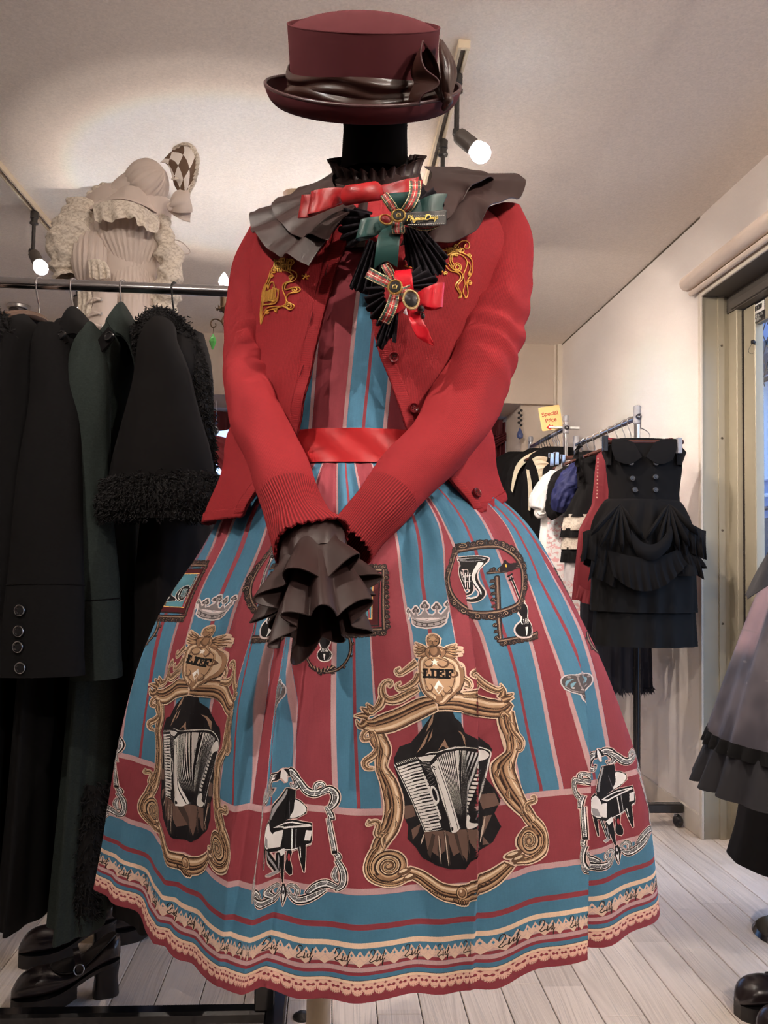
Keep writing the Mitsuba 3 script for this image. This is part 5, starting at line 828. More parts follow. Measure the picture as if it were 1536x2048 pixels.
S2, V2 = np.meshgrid(np.linspace(0, 1, 260), np.linspace(0.0, 0.022, 5)); P2, t2, z2 = card_grid(S2, V2, 0.0022); P2[..., 2] -= 0.004*(0.5+0.5*np.abs(np.sin(t2*62)))*(1-V2/0.022)
part(card, 'hem_trim', thick(P2, 0.0025), 'mat_red_knit', smooth=True, uv=thick_uv(kuv(t2, z2), *S2.shape), label='little scalloped hem trim')
def card_at(th, z, off):
    th, z = np.asarray(th, float), np.asarray(z, float); e = 1e-3
    p = card_pt(th, z); n = np.cross(card_pt(th+e, z)-p, card_pt(th, z+e)-p); n /= np.linalg.norm(n, axis=-1, keepdims=True)
    n = np.where((n@V([0, -1.0, 0]))[..., None] < 0, -n, n); return p+n*off, n
mat('button_red', (88, 14, 20), rough=0.25, spec=0.6)
def button(key, c, n, r, m, holes=4):
    n = n/np.linalg.norm(n)
    k = part(key, 'button', lathe([(0, 0.0004), (r*0.55, 0.0004), (r*0.72, 0.0018), (r*0.9, 0.0024), (r, 0.0016), (r, -0.001), (0, -0.001)], 26, c, n), m)
    x = np.cross(n, [0.2, 0, 1.0]); x /= np.linalg.norm(x); y = np.cross(n, x)
    part(k, 'thread', cat([rod(c+n*0.0004+(x*a+y*b)*r*0.22-n*.0002, c+n*0.0010+(x*a+y*b)*r*0.22, r*0.1, 6) for a in (-1, 1) for b in (-1, 1)]), 'mat_black_jersey')
for th, z in ((0.155, 1.412), (0.267, 1.350), (0.445, 1.284), (0.897, 1.172)):
    p, n = card_at(th+0.015, z, 0.0068); button(card, p, n, 0.0068, 'mat_button_red')
for th, z in ((-0.226, 1.464), (-0.303, 1.40), (-0.345, 1.331)):
    pts = [card_at(th-0.028+0.002*i, z-0.008+0.002*i, 0.0062)[0] for i in range(9)]
    part(card, 'buttonhole', tube(pts, np.interp(np.linspace(0, 1, 9), [0, .5, 1], [0.0004, 0.0011, 0.0004]), sides=6), 'mat_button_red')
# sleeves: (pixel, pixel, depth, half width in metres)
def sleeve(path, name):
    q = spl(V([list(at(a, b, c))+[r] for a, b, c, r in path]), 130); p, r = q[:, :3], q[:, 3]
    s = np.linspace(0, 1, 130)
    G = tubegrid(p, r, r*0.86, sides=72, ref=(0.9, 0.1, 0.3))
    w = np.arange(72)*2*np.pi/72; ax = np.r_[0, np.cumsum(np.linalg.norm(np.diff(p, axis=0), axis=1))]
    rad = (G-p[:, None]); rad /= np.linalg.norm(rad, axis=-1, keepdims=True)
    nz = meshkit.noise(np.stack([np.cos(w)[None]*1.3+0*s[:, None]+(5 if path[0][0] > 700 else 0), np.sin(w)[None]*1.3+0*s[:, None], 9*s[:, None]+0*w[None]], -1))-.5
    cr = np.sin(ax[:, None]*150+2.2*np.sin(w[None]+0.6)+nz*5)*0.0035*np.exp(-((s-0.36)/0.13)**2)[:, None]*(0.5+0.5*np.cos(w[None]-1.0))
    G = G+rad*(nz*0.012+cr)[..., None]
    uv = np.stack([w[None]*0.05+0*s[:, None], ax[:, None]+0*w[None]], -1)
    return G, uv, p
SLR = [(1000, 424, 1.17, .034), (1006, 470, 1.165, .040), (1004, 545, 1.15, .0405), (990, 630, 1.125, .042), (965, 725, 1.09, .0445), (918, 828, 1.04, .0440), (848, 920, .992, .0385), (778, 996, .955, .0325), (738, 1040, .937, .030), (700, 1086, .922, .0305)]
SLL = [(545, 470, 1.20, .032), (524, 520, 1.195, .035), (502, 600, 1.18, .0335), (486, 690, 1.16, .0312), (494, 780, 1.12, .0320), (528, 870, 1.06, .0345), (568, 955, 1.00, .036), (588, 1008, .955, .0335), (606, 1052, .922, .036), (626, 1094, .895, .0425)]
for path in (SLR, SLL):
    G, uv, p = sleeve(path, 'sleeve'); k = 104 if path is SLL else 108
    seam = np.concatenate([uv, uv[:, :1]+V([2*np.pi*0.05, 0])], 1); Gs = np.concatenate([G, G[:, :1]], 1)
    sl = part(card, 'sleeve', gridmesh(Gs[:k+1]), 'mat_red_knit', smooth=True, uv=seam[:k+1].reshape(-1, 2))
    cuff = Gs[k:].copy(); c_ = cuff.mean(1, keepdims=True); ww = np.arange(73)*2*np.pi/72
    cuff = c_+(cuff-c_)*(1.015+0.012*np.sin(ww*24)[None, :, None]*np.linspace(0, 1, len(cuff))[:, None, None])
    cuff[-1] += (p[-1]-p[-3])/np.linalg.norm(p[-1]-p[-3])*(0.0022*np.sin(ww*24))[:, None]
    inner = cuff[-1:]*0.92+c_[-1:]*0.08; inner2 = (cuff[-8:-7]-c_[-8:-7])*0.9+c_[-8:-7]
    cg = np.concatenate([cuff, inner, inner2], 0); cu_ = np.concatenate([seam[k:], seam[-1:], seam[-8:-7]], 0)
    part(sl, 'ribbed_cuff', gridmesh(cg), 'mat_red_rib', smooth=True, uv=cu_.reshape(-1, 2), label='ribbed knit cuff')
    if path is SLL: LW, LD = p[-1], (p[-1]-p[-10])/np.linalg.norm(p[-1]-p[-10])
# ruffled blouse cuff spilling out of the sleeve
def ruffle_cuff(w0, d, rs, seed, tilt):
    x = np.cross(d, [0.15, -1.0, 0.1]); x /= np.linalg.norm(x); y = np.cross(d, x); tt = np.linspace(0, 2*np.pi, 260, endpoint=False); rows = []
    for (h, r, amp, k, ry) in rs:
        wv = np.sin(k*tt+seed+1.4*np.sin(2*tt+seed)); rr = r+amp*wv
        c = w0+d*h+tilt*h
        rows.append(c+rr[:, None]*(np.cos(tt)[:, None]*x+ry*np.sin(tt)[:, None]*y)+(d*amp*0.55)[None]*np.cos(k*tt*0.5+seed*2)[:, None])
    G = V(rows); s = np.linspace(0, 1, len(rs)); return thick(CubicSpline(s, G, bc_type='natural')(np.linspace(0, 1, 30)), 0.0012, cu=True)
tl = V([-0.25, 0.0, -0.1])
part(bl_, 'cuff_band', ruffle_cuff(LW, LD, [(-0.02, .034, 0, 9, .8), (0.01, .037, .0015, 9, .8), (0.026, .033, .002, 9, .8)], 0.3, tl), 'mat_brown_satin')
part(bl_, 'cuff_ruffle', ruffle_cuff(LW, LD, [(0.004, .036, .0015, 9, .8), (0.024, .036, .004, 8, .8), (0.050, .047, .011, 8, .72), (0.070, .056, .015, 8, .68)], 0.3, tl), 'mat_brown_satin')
part(bl_, 'cuff_ruffle', ruffle_cuff(LW+LD*0.018, LD, [(0.004, .030, .0015, 8, .8), (0.035, .031, .006, 7, .75), (0.07, .038, .012, 7, .7), (0.096, .043, .014, 7, .66)], 1.7, tl), 'mat_brown_satin')
# gold embroidery: design lines in drawing units, laid on the knit
def emb(base, lines, A, rad=0.0009, label=None):
    ms = []
    for l in lines:
        q = spl(l, max(8, 6*len(l))); th = A[0][0]*q[:, 0]+A[0][1]*q[:, 1]+A[0][2]; z = A[1][0]*q[:, 0]+A[1][1]*q[:, 1]+A[1][2]
        p, n = card_at(th, z, 0.0026); ms.append(tube(p, rad, sides=6))
    part(card, base, cat(ms), 'mat_gold_thread', label=label)
AFL = V([[0.002011, -0.000055, -1.024679], [-0.000056, -0.000268, 1.630641]]); AFR = V([[0.001665, 0.000304, -1.312865], [0.000051, -0.000266, 1.559569]])
def scroll(cx, cy, r, a0, turns, sx=1.0):
    t = np.linspace(0, 1, 14); a = a0+turns*2*np.pi*t; rr = r*(1-0.75*t); return np.stack([cx+sx*rr*np.cos(a), cy+rr*np.sin(a)], 1).tolist()
er = random.Random(3)
castle = [[(165, 545), (150, 600), (130, 632), (118, 690), (108, 760), (110, 815)], [(176, 552), (160, 606), (142, 640), (128, 690), (118, 760), (118, 800)], [(250, 540), (285, 562), (276, 600), (250, 612), (245, 642), (292, 628), (306, 640), (290, 655), (262, 662), (254, 700), (286, 720), (272, 740), (240, 726), (200, 736), (160, 745), (130, 772), (112, 812)],
          [(240, 548), (270, 570), (262, 600), (240, 612), (236, 650), (250, 690), (244, 716), (200, 726), (150, 735), (128, 758)], [(128, 718), (136, 640), (152, 618), (160, 640), (168, 612), (186, 606), (196, 640), (204, 640), (206, 700), (150, 716), (128, 718)], [(170, 640), (160, 690), (190, 700)], [(186, 630), (178, 690)], [(215, 640), (205, 690), (170, 712)]]
castle += [scroll(x, y, r, a, t) for x, y, r, a, t in ((200, 515, 26, 0, 1.6), (235, 535, 24, 2, 1.6), (255, 505, 18, 4, 1.5), (185, 540, 18, 1, 1.4), (220, 495, 16, 3, 1.3), (172, 570, 12, 0, 1.3), (285, 640, 14, 1, 1.4), (262, 725, 16, 3, 1.4), (150, 752, 12, 0, 1.4), (268, 580, 12, 2, 1.3), (130, 690, 12, 4, 1.2), (200, 742, 11, 1, 1.2))]
castle += [[(132+i*8, 705-i*1.5), (142+i*7.5, 650-i*2)] for i in range(9)]+[[(180+i*10, 485+5*math.sin(i)), (186+i*9, 552-4*math.cos(i))] for i in range(9)]
emb('embroidery', castle, AFL, label='gold embroidered castle in a scroll frame')
emb('embroidered_star', [[(320+15*math.cos(a)*(1 if i % 2 == 0 else .42), 573+15*math.sin(a)*(1 if i % 2 == 0 else .42)) for a in [math.pi*i/5-math.pi/2]][0] if False else [(320, 573), (320+15*math.cos(2*math.pi*i/5-1.57), 573+15*math.sin(2*math.pi*i/5-1.57))] for i in range(5)], AFL, 0.0011, 'small gold star')
horse = [[(1090, 432), (1120, 400), (1150, 390), (1168, 408), (1155, 432), (1138, 424), (1146, 410)], [(1060, 430), (1100, 446), (1140, 462), (1176, 486), (1186, 530), (1180, 560), (1160, 585), (1152, 612), (1162, 650), (1154, 676), (1140, 678)], [(1050, 470), (1080, 462), (1125, 470), (1150, 500), (1140, 540), (1130, 575), (1140, 612), (1130, 648), (1146, 676)], [(1040, 520), (1060, 548), (1100, 560), (1112, 582), (1086, 620), (1112, 664), (1104, 682)], [(1052, 510), (1075, 540), (1112, 552), (1124, 584), (1098, 622), (1120, 660), (1116, 680)],
         [(1094, 508), (1116, 524), (1100, 552), (1074, 536), (1094, 508)], [(1096, 518), (1107, 526), (1099, 542), (1085, 534), (1096, 518)], [(1066, 470), (1062, 500), (1072, 530)], [(1076, 466), (1072, 500), (1082, 520)], [(1030, 440), (1060, 450), (1090, 470)], [(1160, 500), (1172, 530), (1160, 560)], [(960, 500), (1000, 512), (1030, 505)], [(955, 512), (990, 528), (1030, 520)], [(870, 506), (900, 520), (940, 505)]]
horse += [scroll(x, y, r, a, t) for x, y, r, a, t in ((1100, 425, 18, 0, 1.5), (1125, 445, 16, 2, 1.5), (1075, 440, 14, 1, 1.5), (1165, 470, 12, 3, 1.3), (1172, 600, 14, 0, 1.4), (1168, 560, 10, 2, 1.3), (1040, 560, 9, 2, 1.3), (990, 505, 12, 1, 1.4), (930, 510, 14, 0, 1.4), (1020, 545, 9, 0, 1.2))]+[[(1050+i*7, 432+i*3), (1056+i*6, 470+i)] for i in range(8)]
emb('embroidery', horse, AFR, label='gold embroidered rider and horse')

# ---------------- hat
mat('wine_felt', (62, 22, 27), rough=0.85, sheen=0.4, spec=0.2)
mat('wine_piping', (52, 30, 32), rough=0.35, spec=0.6)
hat = thing('wine_hat', 'wine red flat-topped hat with brown satin band and bow', 'hat')
HT = math.radians(38.5); HF = V([-0.06, -1, 0]); HF /= np.linalg.norm(HF); HU = math.cos(HT)*V([0.012, 0, 1])+math.sin(HT)*HF; HU /= np.linalg.norm(HU)
HX = np.cross(HU, V([0, 1.0, 0])); HX = -HX if HX[0] < 0 else HX; HX /= np.linalg.norm(HX); HY = np.cross(HU, HX)      # HY: away from the viewer
HO = at(726, 203, 1.135)
def hpt(r, a, h): return HO+np.asarray(r)[..., None]*(np.cos(a)[..., None]*HX+np.sin(a)[..., None]*HY)+np.asarray(h)[..., None]*HU
ha = full_th(160)
def hlathe(prof): 
    pr = V(prof); return hpt(pr[:, None, 0]+0*ha, 0*pr[:, :1]+ha, pr[:, None, 1]+0*ha)
part(hat, 'crown', gridmesh(hlathe([(0.101, -0.004), (0.1005, 0.02), (0.1015, 0.06), (0.1025, 0.0905), (0.1025, 0.0925), (0.1012, 0.0930), (0.1000, 0.0920), (0.0990, 0.0895), (0.0975, 0.0890)]+[(0.0975*math.cos(t), 0.0890+0.021*math.sin(t)**1.4) for t in np.linspace(0.08, 1.57, 12)]), cu=True), 'mat_wine_felt', smooth=40)
part(hat, 'top_edge', gridmesh(tubegrid(np.vstack([hpt(0.1020+0*ha, ha, 0.0928+0*ha), hpt(V([0.1020]), ha[:1], V([0.0928]))]), 0.0013, sides=8), cu=True), 'mat_wine_felt', label='thin rolled edge of the crown')
lift = lambda a: 0.5+0.5*np.cos(2*a)         # brim curls up more at the sides
def brim(a):
    pr = V([(0.099, 0.001), (0.108, -0.005), (0.118, -0.0075), (0.127, -0.003), (0.133, 0.006), (0.1355, 0.016)])
    r = pr[:, None, 0]+0*a; h = pr[:, None, 1]+(pr[:, None, 0]-0.099)/0.036*0.006*lift(a)[None]
    return hpt(CubicSpline(np.arange(6), r)(np.linspace(0, 5, 20)), np.broadcast_to(a, (20, len(a))), CubicSpline(np.arange(6), h)(np.linspace(0, 5, 20)))
BG = brim(ha); part(hat, 'brim', thick(BG, 0.0028, cu=True), 'mat_wine_felt')
rim = np.vstack([BG[-1], BG[-1, :1]]); part(hat, 'brim_piping', gridmesh(tubegrid(rim, 0.0024, sides=10), cu=True), 'mat_wine_piping', label='dark satin piping')
def band(h0, h1, r0, r1, seed):
    s = np.linspace(0, 1, 16)[:, None]; h = h0+(h1-h0)*s+0.0025*np.sin(ha*3+seed)[None]*(0.3+s); r = r0+(r1-r0)*s
    w = 0.0016*np.sin(s*9+np.sin(ha*4+seed)[None]*1.6+seed)+0.0022*(meshkit.noise(np.stack([np.cos(ha)[None]*2.2+0*s, np.sin(ha)[None]*2.2+0*s, s*3.5+seed+0*ha[None]], -1))-.5)+0.002*np.sin(np.pi*s)
    return thick(hpt(r+w, ha[None]+0*s, h), 0.0012, cu=True)
part(hat, 'band', band(0.018, 0.041, 0.1035, 0.1035, 0.4), 'mat_brown_gloss', label='glossy brown satin band, upper fold')
part(hat, 'band', band(0.000, 0.024, 0.1065, 0.105, 2.0), 'mat_brown_gloss', label='glossy brown satin band, lower fold')
hb = part(hat, 'bow', sheet([[(846, 81, 1.010), (842, 113, 0.999), (852, 139, 1.001), (872, 155, 0.999), (878, 165, 1.001), (872, 175, 1.005), (852, 185, 1.015), (840, 199, 1.026), (840, 219, 1.040)],
                             [(842, 95, 1.022), (832, 118, 1.014), (836, 141, 1.016), (850, 155, 1.017), (856, 165, 1.017), (846, 177, 1.021), (836, 187, 1.026), (830, 201, 1.033), (832, 217, 1.044)],
                             [(838, 113, 1.036), (826, 131, 1.035), (822, 148, 1.036), (826, 159, 1.037), (828, 167, 1.037), (824, 177, 1.038), (820, 189, 1.041), (818, 203, 1.045), (824, 215, 1.050)]], 80, 16), 'mat_brown_gloss', label='glossy brown bow loop')
part(hb, 'edge', tube(spl(ats([(846, 81, 1.009), (842, 113, 0.998), (852, 139, 1.000), (872, 155, 0.998), (878, 165, 1.000), (872, 175, 1.004), (852, 185, 1.014), (840, 199, 1.025), (840, 219, 1.039)]), 70), 0.0010, sides=6), 'mat_wine_piping')
part(hat, 'bow', sheet([[(846, 83, 1.013), (862, 103, 1.021), (876, 133, 1.033), (880, 163, 1.041), (886, 193, 1.043), (890, 207, 1.040)], [(850, 99, 1.033), (866, 123, 1.041), (874, 148, 1.046), (876, 168, 1.050), (884, 193, 1.049), (889, 208, 1.044)], [(838, 113, 1.046), (848, 143, 1.057), (860, 163, 1.059), (868, 179, 1.058), (880, 199, 1.054), (888, 209, 1.046)]], 60, 12), 'mat_brown_gloss', label='glossy brown bow fold behind the loop')
part(hat, 'bow_tail', sheet([[(880, 79, 1.040), (879, 103, 1.034), (882, 133, 1.033), (884, 163, 1.033), (888, 188, 1.036), (894, 205, 1.037)], [(882, 81, 1.040), (893, 111, 1.023), (897, 141, 1.022), (896, 168, 1.026), (896, 191, 1.032), (896, 206, 1.037)], [(883, 81, 1.045), (900, 115, 1.036), (906, 143, 1.037), (903, 168, 1.038), (900, 188, 1.038), (898, 206, 1.039)], [(884, 83, 1.055), (904, 115, 1.056), (914, 148, 1.058), (909, 173, 1.057), (903, 193, 1.049), (899, 207, 1.043)]], 60, 24, amp=0.0015, k=2.5), 'mat_brown_gloss')
part(hat, 'bow_knot', tube(spl(ats([(890, 189, 1.032), (897, 199, 1.028), (893, 209, 1.032), (888, 217, 1.040)]), 16), np.interp(np.linspace(0, 1, 16), [0, .4, 1], [.003, .0065, .004]), sides=12), 'mat_brown_gloss')

# ---------------- bows and corsages pinned to the chest
def ribbon(path, width, ang, n=40, m=7, t_=0.0008, cup=0.0, rip=0.0, notch=0.0):
    """a ribbon along a path, its width lying in the direction ang (degrees, in the frontal plane)"""
    q = spl(ats(path), n); L = np.linspace(0, 1, n)
    w = np.interp(L, np.linspace(0, 1, len(np.atleast_1d(width))), np.atleast_1d(width)); a = np.radians(np.interp(L, np.linspace(0, 1, len(np.atleast_1d(ang))), np.atleast_1d(ang)))
    d = np.cos(a)[:, None]*RI+np.sin(a)[:, None]*UP; s = np.linspace(-.5, .5, m)
    tg = np.gradient(q, axis=0); tg /= np.linalg.norm(tg, axis=1, keepdims=True)+1e-9
    nn = np.cross(tg, d); nn /= np.linalg.norm(nn, axis=1, keepdims=True)+1e-9
    G = q[:, None]+d[:, None]*(w[:, None]*s[None])[..., None]+nn[:, None]*(cup*(1-4*s**2))[None, :, None]+nn[:, None]*(rip*np.sin(L*18)[:, None]*np.cos(s*5)[None])[..., None]
    if notch: G[-6:] -= (tg[-1]*notch)[None, None]*(np.linspace(0, 1, 6)[:, None]*np.clip(1-np.abs(s)*2, 0, 1)[None])[..., None]
    ax = np.r_[0, np.cumsum(np.linalg.norm(np.diff(q, axis=0), axis=1))]
    uv = np.stack([np.broadcast_to((s+.5)[None], (n, m)), np.broadcast_to(ax[:, None], (n, m))], -1)
    return thick(G, t_), thick_uv(uv.reshape(-1, 2), n, m)
def rpart(key, base, m_, path, width, ang, label=None, **kw):
    g, uv = ribbon(path, width, ang, **kw); return part(key, base, g, m_, smooth=True, uv=uv, label=label)
satin('green_satin', (26, 58, 56), 0.33, 0.55); satin('crimson_satin', (176, 18, 34), 0.3, 0.6)
def plaid_fn(p, n, uv):
    u, v = uv.x, uv.y/0.011; v = v-dr.floor(v)
    c = mi.Color3f(0.36, 0.035, 0.035)
    g = mi.Color3f(0.02, 0.06, 0.045)
    c = sel(c, (0.02, 0.06, 0.045), dr.maximum(1-stp(0.27, u, 0.03), stp(0.73, u, 0.03))); c = sel(c, (0.10, 0.03, 0.03), stp(0.62, v, 0.03)*(1-stp(0.95, v, 0.03))*0.7)
    c = sel(c, (0.62, 0.52, 0.42), (1-stp(0.035, dr.abs(u-0.5), 0.012))*0.8); c = sel(c, (0.62, 0.52, 0.42), (1-stp(0.04, dr.abs(v-0.3), 0.015))*0.55)
    b = 0.5+0.5*dr.sin(uv.y*2*math.pi/0.0022)
    return sel(c, (0.78, 0.62, 0.34), dr.maximum(1-stp(0.085, u, 0.015), stp(0.915, u, 0.015))*stp(0.3, b, 0.1))
mat('plaid', proc(plaid_fn), rough=0.5, spec=0.4)
def lace_fn(p, n, uv):
    k = dr.sin(uv.x*40)*dr.sin(uv.y*2*math.pi/0.004)
    return mi.Color3f(0.008, 0.007, 0.009)*(1.0+2.2*smoothstep(0.1, 0.6, k))
mat('black_lace', proc(lace_fn), rough=0.9, spec=0.12)
satin('bow_red', (138, 24, 28), 0.34, 0.6, 0.0)
rb = thing('red_bow', 'large red satin bow pinned across the brown collar', 'bow')
for pth, w, nm in (([(692, 392, 1.022), (650, 402, 1.010), (615, 412, 1.006), (600, 413, 1.012), (612, 414, 1.022), (660, 402, 1.026), (694, 394, 1.028)], [.016, .024, .029, .029, .029, .022, .016], 'bow_loop'),
                   ([(692, 390, 1.016), (660, 396, 1.000), (630, 403, .997), (619, 406, 1.002), (630, 404, 1.010), (668, 396, 1.014), (694, 391, 1.016)], [.017, .024, .029, .029, .029, .022, .016], 'bow_loop'),
                   ([(752, 384, 1.012), (790, 379, .996), (820, 374, .992), (834, 372, .998), (820, 374, 1.008), (790, 379, 1.012), (752, 386, 1.014)], [.016, .018, .022, .023, .022, .018, .016], 'bow_loop'),
                   ([(752, 386, 1.02), (800, 378, 1.008), (832, 376, 1.004), (842, 376, 1.01), (830, 376, 1.018), (790, 380, 1.02), (752, 388, 1.02)], [.016, .018, .020, .021, .020, .018, .016], 'bow_loop')):
    rpart(rb, nm, 'mat_bow_red', pth, w, 80, n=60, rip=0.0006)
kn = spl(ats([(690, 392, 1.006), (705, 389, .990), (725, 386, .986), (745, 383, .990), (756, 382, 1.004)]), 26)
part(rb, 'bow_knot', tube(np.vstack([kn]), np.interp(np.linspace(0, 1, 26), [0, .08, .5, .92, 1], [.004, .012, .0115, .012, .004]), np.interp(np.linspace(0, 1, 26), [0, .08, .5, .92, 1], [.004, .008, .008, .008, .004]), sides=20, ref=UP), 'mat_bow_red')
def medallion(key, c, rx, ry, face, gold='mat_gold', tilt=0.0, beads=26, nrm=(-.1, -1, .15), gem=False, base='cameo'):
    n = V(nrm, float); n /= np.linalg.norm(n); x = np.cross([0, 0, 1.0], n)*-1; x /= np.linalg.norm(x); y = np.cross(x, n)*-1
    if y[2] < 0: y = -y
    x, y = x*math.cos(tilt)+y*math.sin(tilt), y*math.cos(tilt)-x*math.sin(tilt); c = V(c)
    w = np.linspace(0, 2*np.pi, 40, endpoint=False)
    ell = lambda s, h: c+(s*rx*np.cos(w))[:, None]*x+(s*ry*np.sin(w))[:, None]*y+n*h
    k = part(key, base, gridmesh(np.stack([ell(0, 0.004 if gem else 0.0026), ell(.4, 0.0036 if gem else 0.0026), ell(.72, 0.0022), ell(.8, 0.0005)]), cu=True), face)
    part(k, 'rim', cat(gridmesh(np.stack([ell(.76, -.001), ell(.78, .0018), ell(.86, .0028), ell(.94, .0018), ell(1.0, -.001)]), cu=True), *[ball(c+x*rx*math.cos(a)*.95+y*ry*math.sin(a)*.95+n*.0014, .0011, 1) for a in np.linspace(0, 2*np.pi, beads, endpoint=False)]), gold, label='beaded gold rim')
    return k, c, x, y, n
mat('onyx', (12, 10, 12), rough=0.08, spec=0.7, clearcoat=0.6); mat('garnet', (92, 8, 14), rough=0.1, spec=0.7, clearcoat=0.6); mat('pale_gold', (222, 200, 150), rough=0.35, metallic=0.5)
def crest(k, c, x, y, n, r):
    t = [rod(c+n*.003+(x*a+y*b)*r, c+n*.003+(x*d+y*e)*r, .0005, 5) for a, b, d, e in ((-.4, -.4, -.4, .3), (-.4, .3, -.2, 0), (-.2, 0, 0, .45), (0, .45, .2, 0), (.2, 0, .4, .3), (.4, .3, .4, -.4), (-.45, -.45, .45, -.45), (-.2, -.2, .2, -.2))]
    part(k, 'crest', cat(t), 'mat_gold', label='tiny gold crown emblem')
c1 = thing('plaid_corsage', 'green satin and plaid ribbon corsage with black lace and gold lettering on the collar', 'corsage')
Yc = 1.0
def lace_fan(key, inner, outer, k, amp=.005):
    I, O = spl(ats(inner), 60), spl(ats(outer), 60); r = np.linspace(0, 1, 16)[:, None, None]; s = np.linspace(0, 1, 60)
    G = I[None]*(1-r)+O[None]*r; N = gnormals(G); d = amp*np.linspace(.3, 1, 16)[:, None]*np.sin(2*np.pi*k*s)[None]; G = G+N*d[..., None]
    out = (O-I); out /= np.linalg.norm(out, axis=1, keepdims=True); G[-1] += out*(.0035*np.abs(np.sin(np.pi*k*2.2*s)))[:, None]; G[-2] += out*(.0015*np.abs(np.sin(np.pi*k*2.2*s)))[:, None]
    us, vs = np.meshgrid(s, np.linspace(0, .05, 16)); return part(key, 'lace_frill', thick(G, .0012), 'mat_black_lace', smooth=True, uv=thick_uv(np.stack([us*8, vs], -1).reshape(-1, 2), 16, 60), label='gathered black lace')
lace_fan(c1, [(744, 424, 1.02), (736, 446, 1.015), (740, 466, 1.015)], [(700, 412, 1.04), (686, 440, 1.035), (684, 468, 1.035), (704, 494, 1.035)], 5)
lace_fan(c1, [(738, 478, 1.02), (756, 486, 1.012), (776, 492, 1.01)], [(699, 572, 1.04), (722, 580, 1.03), (744, 584, 1.025), (768, 560, 1.02)], 6)
lace_fan(c1, [(806, 452, 1.0), (824, 456, .998), (842, 452, .998)], [(846, 532, 1.012), (862, 548, 1.002), (884, 540, .998), (890, 510, 1.0)], 6)
lace_fan(c1, [(826, 400, 1.012), (838, 408, 1.01), (846, 420, 1.01)], [(840, 384, 1.02), (866, 384, 1.018), (882, 400, 1.018), (878, 424, 1.016)], 4)
lace_fan(c1, [(806, 462, 1.005), (816, 470, 1.004), (830, 478, 1.002)], [(812, 520, 1.018), (832, 540, 1.01), (850, 556, 1.002), (862, 548, 1.0)], 4)
rpart(c1, 'green_ribbon', 'mat_green_satin', [(795, 438, 1.0), (800, 410, .985), (803, 388, .982), (800, 390, .995), (795, 430, 1.005)], [.012, .026, .028, .028, .012], 5, label='dark green satin loop')
rpart(c1, 'green_ribbon', 'mat_green_satin', [(790, 440, 1.0), (750, 452, .984), (718, 458, .986), (722, 464, .998), (790, 446, 1.004)], [.010, .024, .024, .022, .010], 75, label='dark green satin loop')
rpart(c1, 'green_ribbon', 'mat_green_satin', [(805, 432, 1.0), (840, 420, .985), (870, 412, .984), (893, 412, .99)], [.012, .026, .030, .030], 85, label='dark green satin tail', notch=.006)
rpart(c1, 'green_ribbon', 'mat_green_satin', [(787, 446, .998), (778, 475, .982), (774, 505, .982), (771, 537, .99)], [.014, .027, .028, .029], 3, label='dark green satin tail', notch=.010)
rpart(c1, 'plaid_ribbon', 'mat_plaid', [(797, 430, .99), (782, 408, .975), (768, 389, .974), (770, 396, .984), (796, 432, .992)], [.008, .010, .009, .009, .008], 35)
rpart(c1, 'plaid_ribbon', 'mat_plaid', [(800, 430, .988), (818, 412, .972), (829, 388, .97), (830, 362, .976)], [.009, .013, .014, .014], [-40, -20, 0, 0], rip=.0004)
rpart(c1, 'plaid_ribbon', 'mat_plaid', [(797, 440, .986), (794, 452, .976), (795, 466, .976), (800, 463, .984), (799, 442, .99)], [.008, .013, .012, .012, .008], 0)
rpart(c1, 'plaid_ribbon', 'mat_plaid', [(805, 438, .986), (832, 452, .974), (862, 454, .972), (884, 442, .976), (870, 440, .984), (806, 438, .99)], [.006, .008, .008, .008, .006, .006], 80)
mat('ribbon_black', (20, 18, 20), rough=0.5)
tx = rpart(c1, 'lettered_ribbon', 'mat_ribbon_black', [(803, 438, .982), (835, 438, .966), (865, 437, .963), (893, 434, .968)], [.014, .0175, .018, .018], 88, label='black ribbon with gold script')
def strokes3(lines, org, ex, ey, rad, sc):
    return cat([tube(org+spl(l, 4+5*len(l))@np.stack([ex, ey])*sc if True else 0, rad, sides=5) for l in lines])
_ey = UP*math.cos(math.radians(3))+RI*math.sin(math.radians(3)); _ex = RI*math.cos(math.radians(2))+UP*math.sin(math.radians(2))*1.2
SCRIPT = {'P': ([[(0, 0), (.15, 1)], [(-.05, .85), (.3, 1.02), (.45, .8), (.1, .5)]], .42), 'h': ([[(0, 0), (.15, 1), (.1, .3), (.25, .5), (.28, .05), (.4, .1)]], .36), 'y': ([[(0, .5), (.05, .1), (.2, .15), (.28, .5), (.15, -.4), (.02, -.3), (.35, .1)]], .34), 's': ([[(0, .1), (.18, .5), (.2, .1), (.05, .02), (.3, .15)]], .28), 'i': ([[(0, .1), (.08, .45), (.08, .05), (.2, .12)], [(.12, .65), (.13, .67)]], .2), 'c': ([[(.2, .42), (.05, .4), (.05, .05), (.28, .14)]], .26), 'a': ([[(.22, .42), (.03, .35), (.05, .03), (.22, .4), (.22, .05), (.34, .12)]], .32), 'l': ([[(0, .1), (.2, .8), (.16, 1), (.08, .3), (.14, .03), (.26, .1)]], .22),
          'D': ([[(.1, .95), (.0, .05), (.35, .1), (.5, .6), (.25, 1.0), (-.1, .9)]], .58), 'r': ([[(0, .05), (.08, .5), (.1, .38), (.24, .46), (.22, .1), (.32, .1)]], .3), 'o': ([[(.15, .42), (.02, .2), (.14, .02), (.25, .25), (.13, .44), (.32, .35)]], .32), 'p': ([[(0, .5), (-.1, -.45)], [(-.02, .35), (.15, .5), (.22, .2), (.02, .05)]], .3)}
x_ = 0; L_ = []
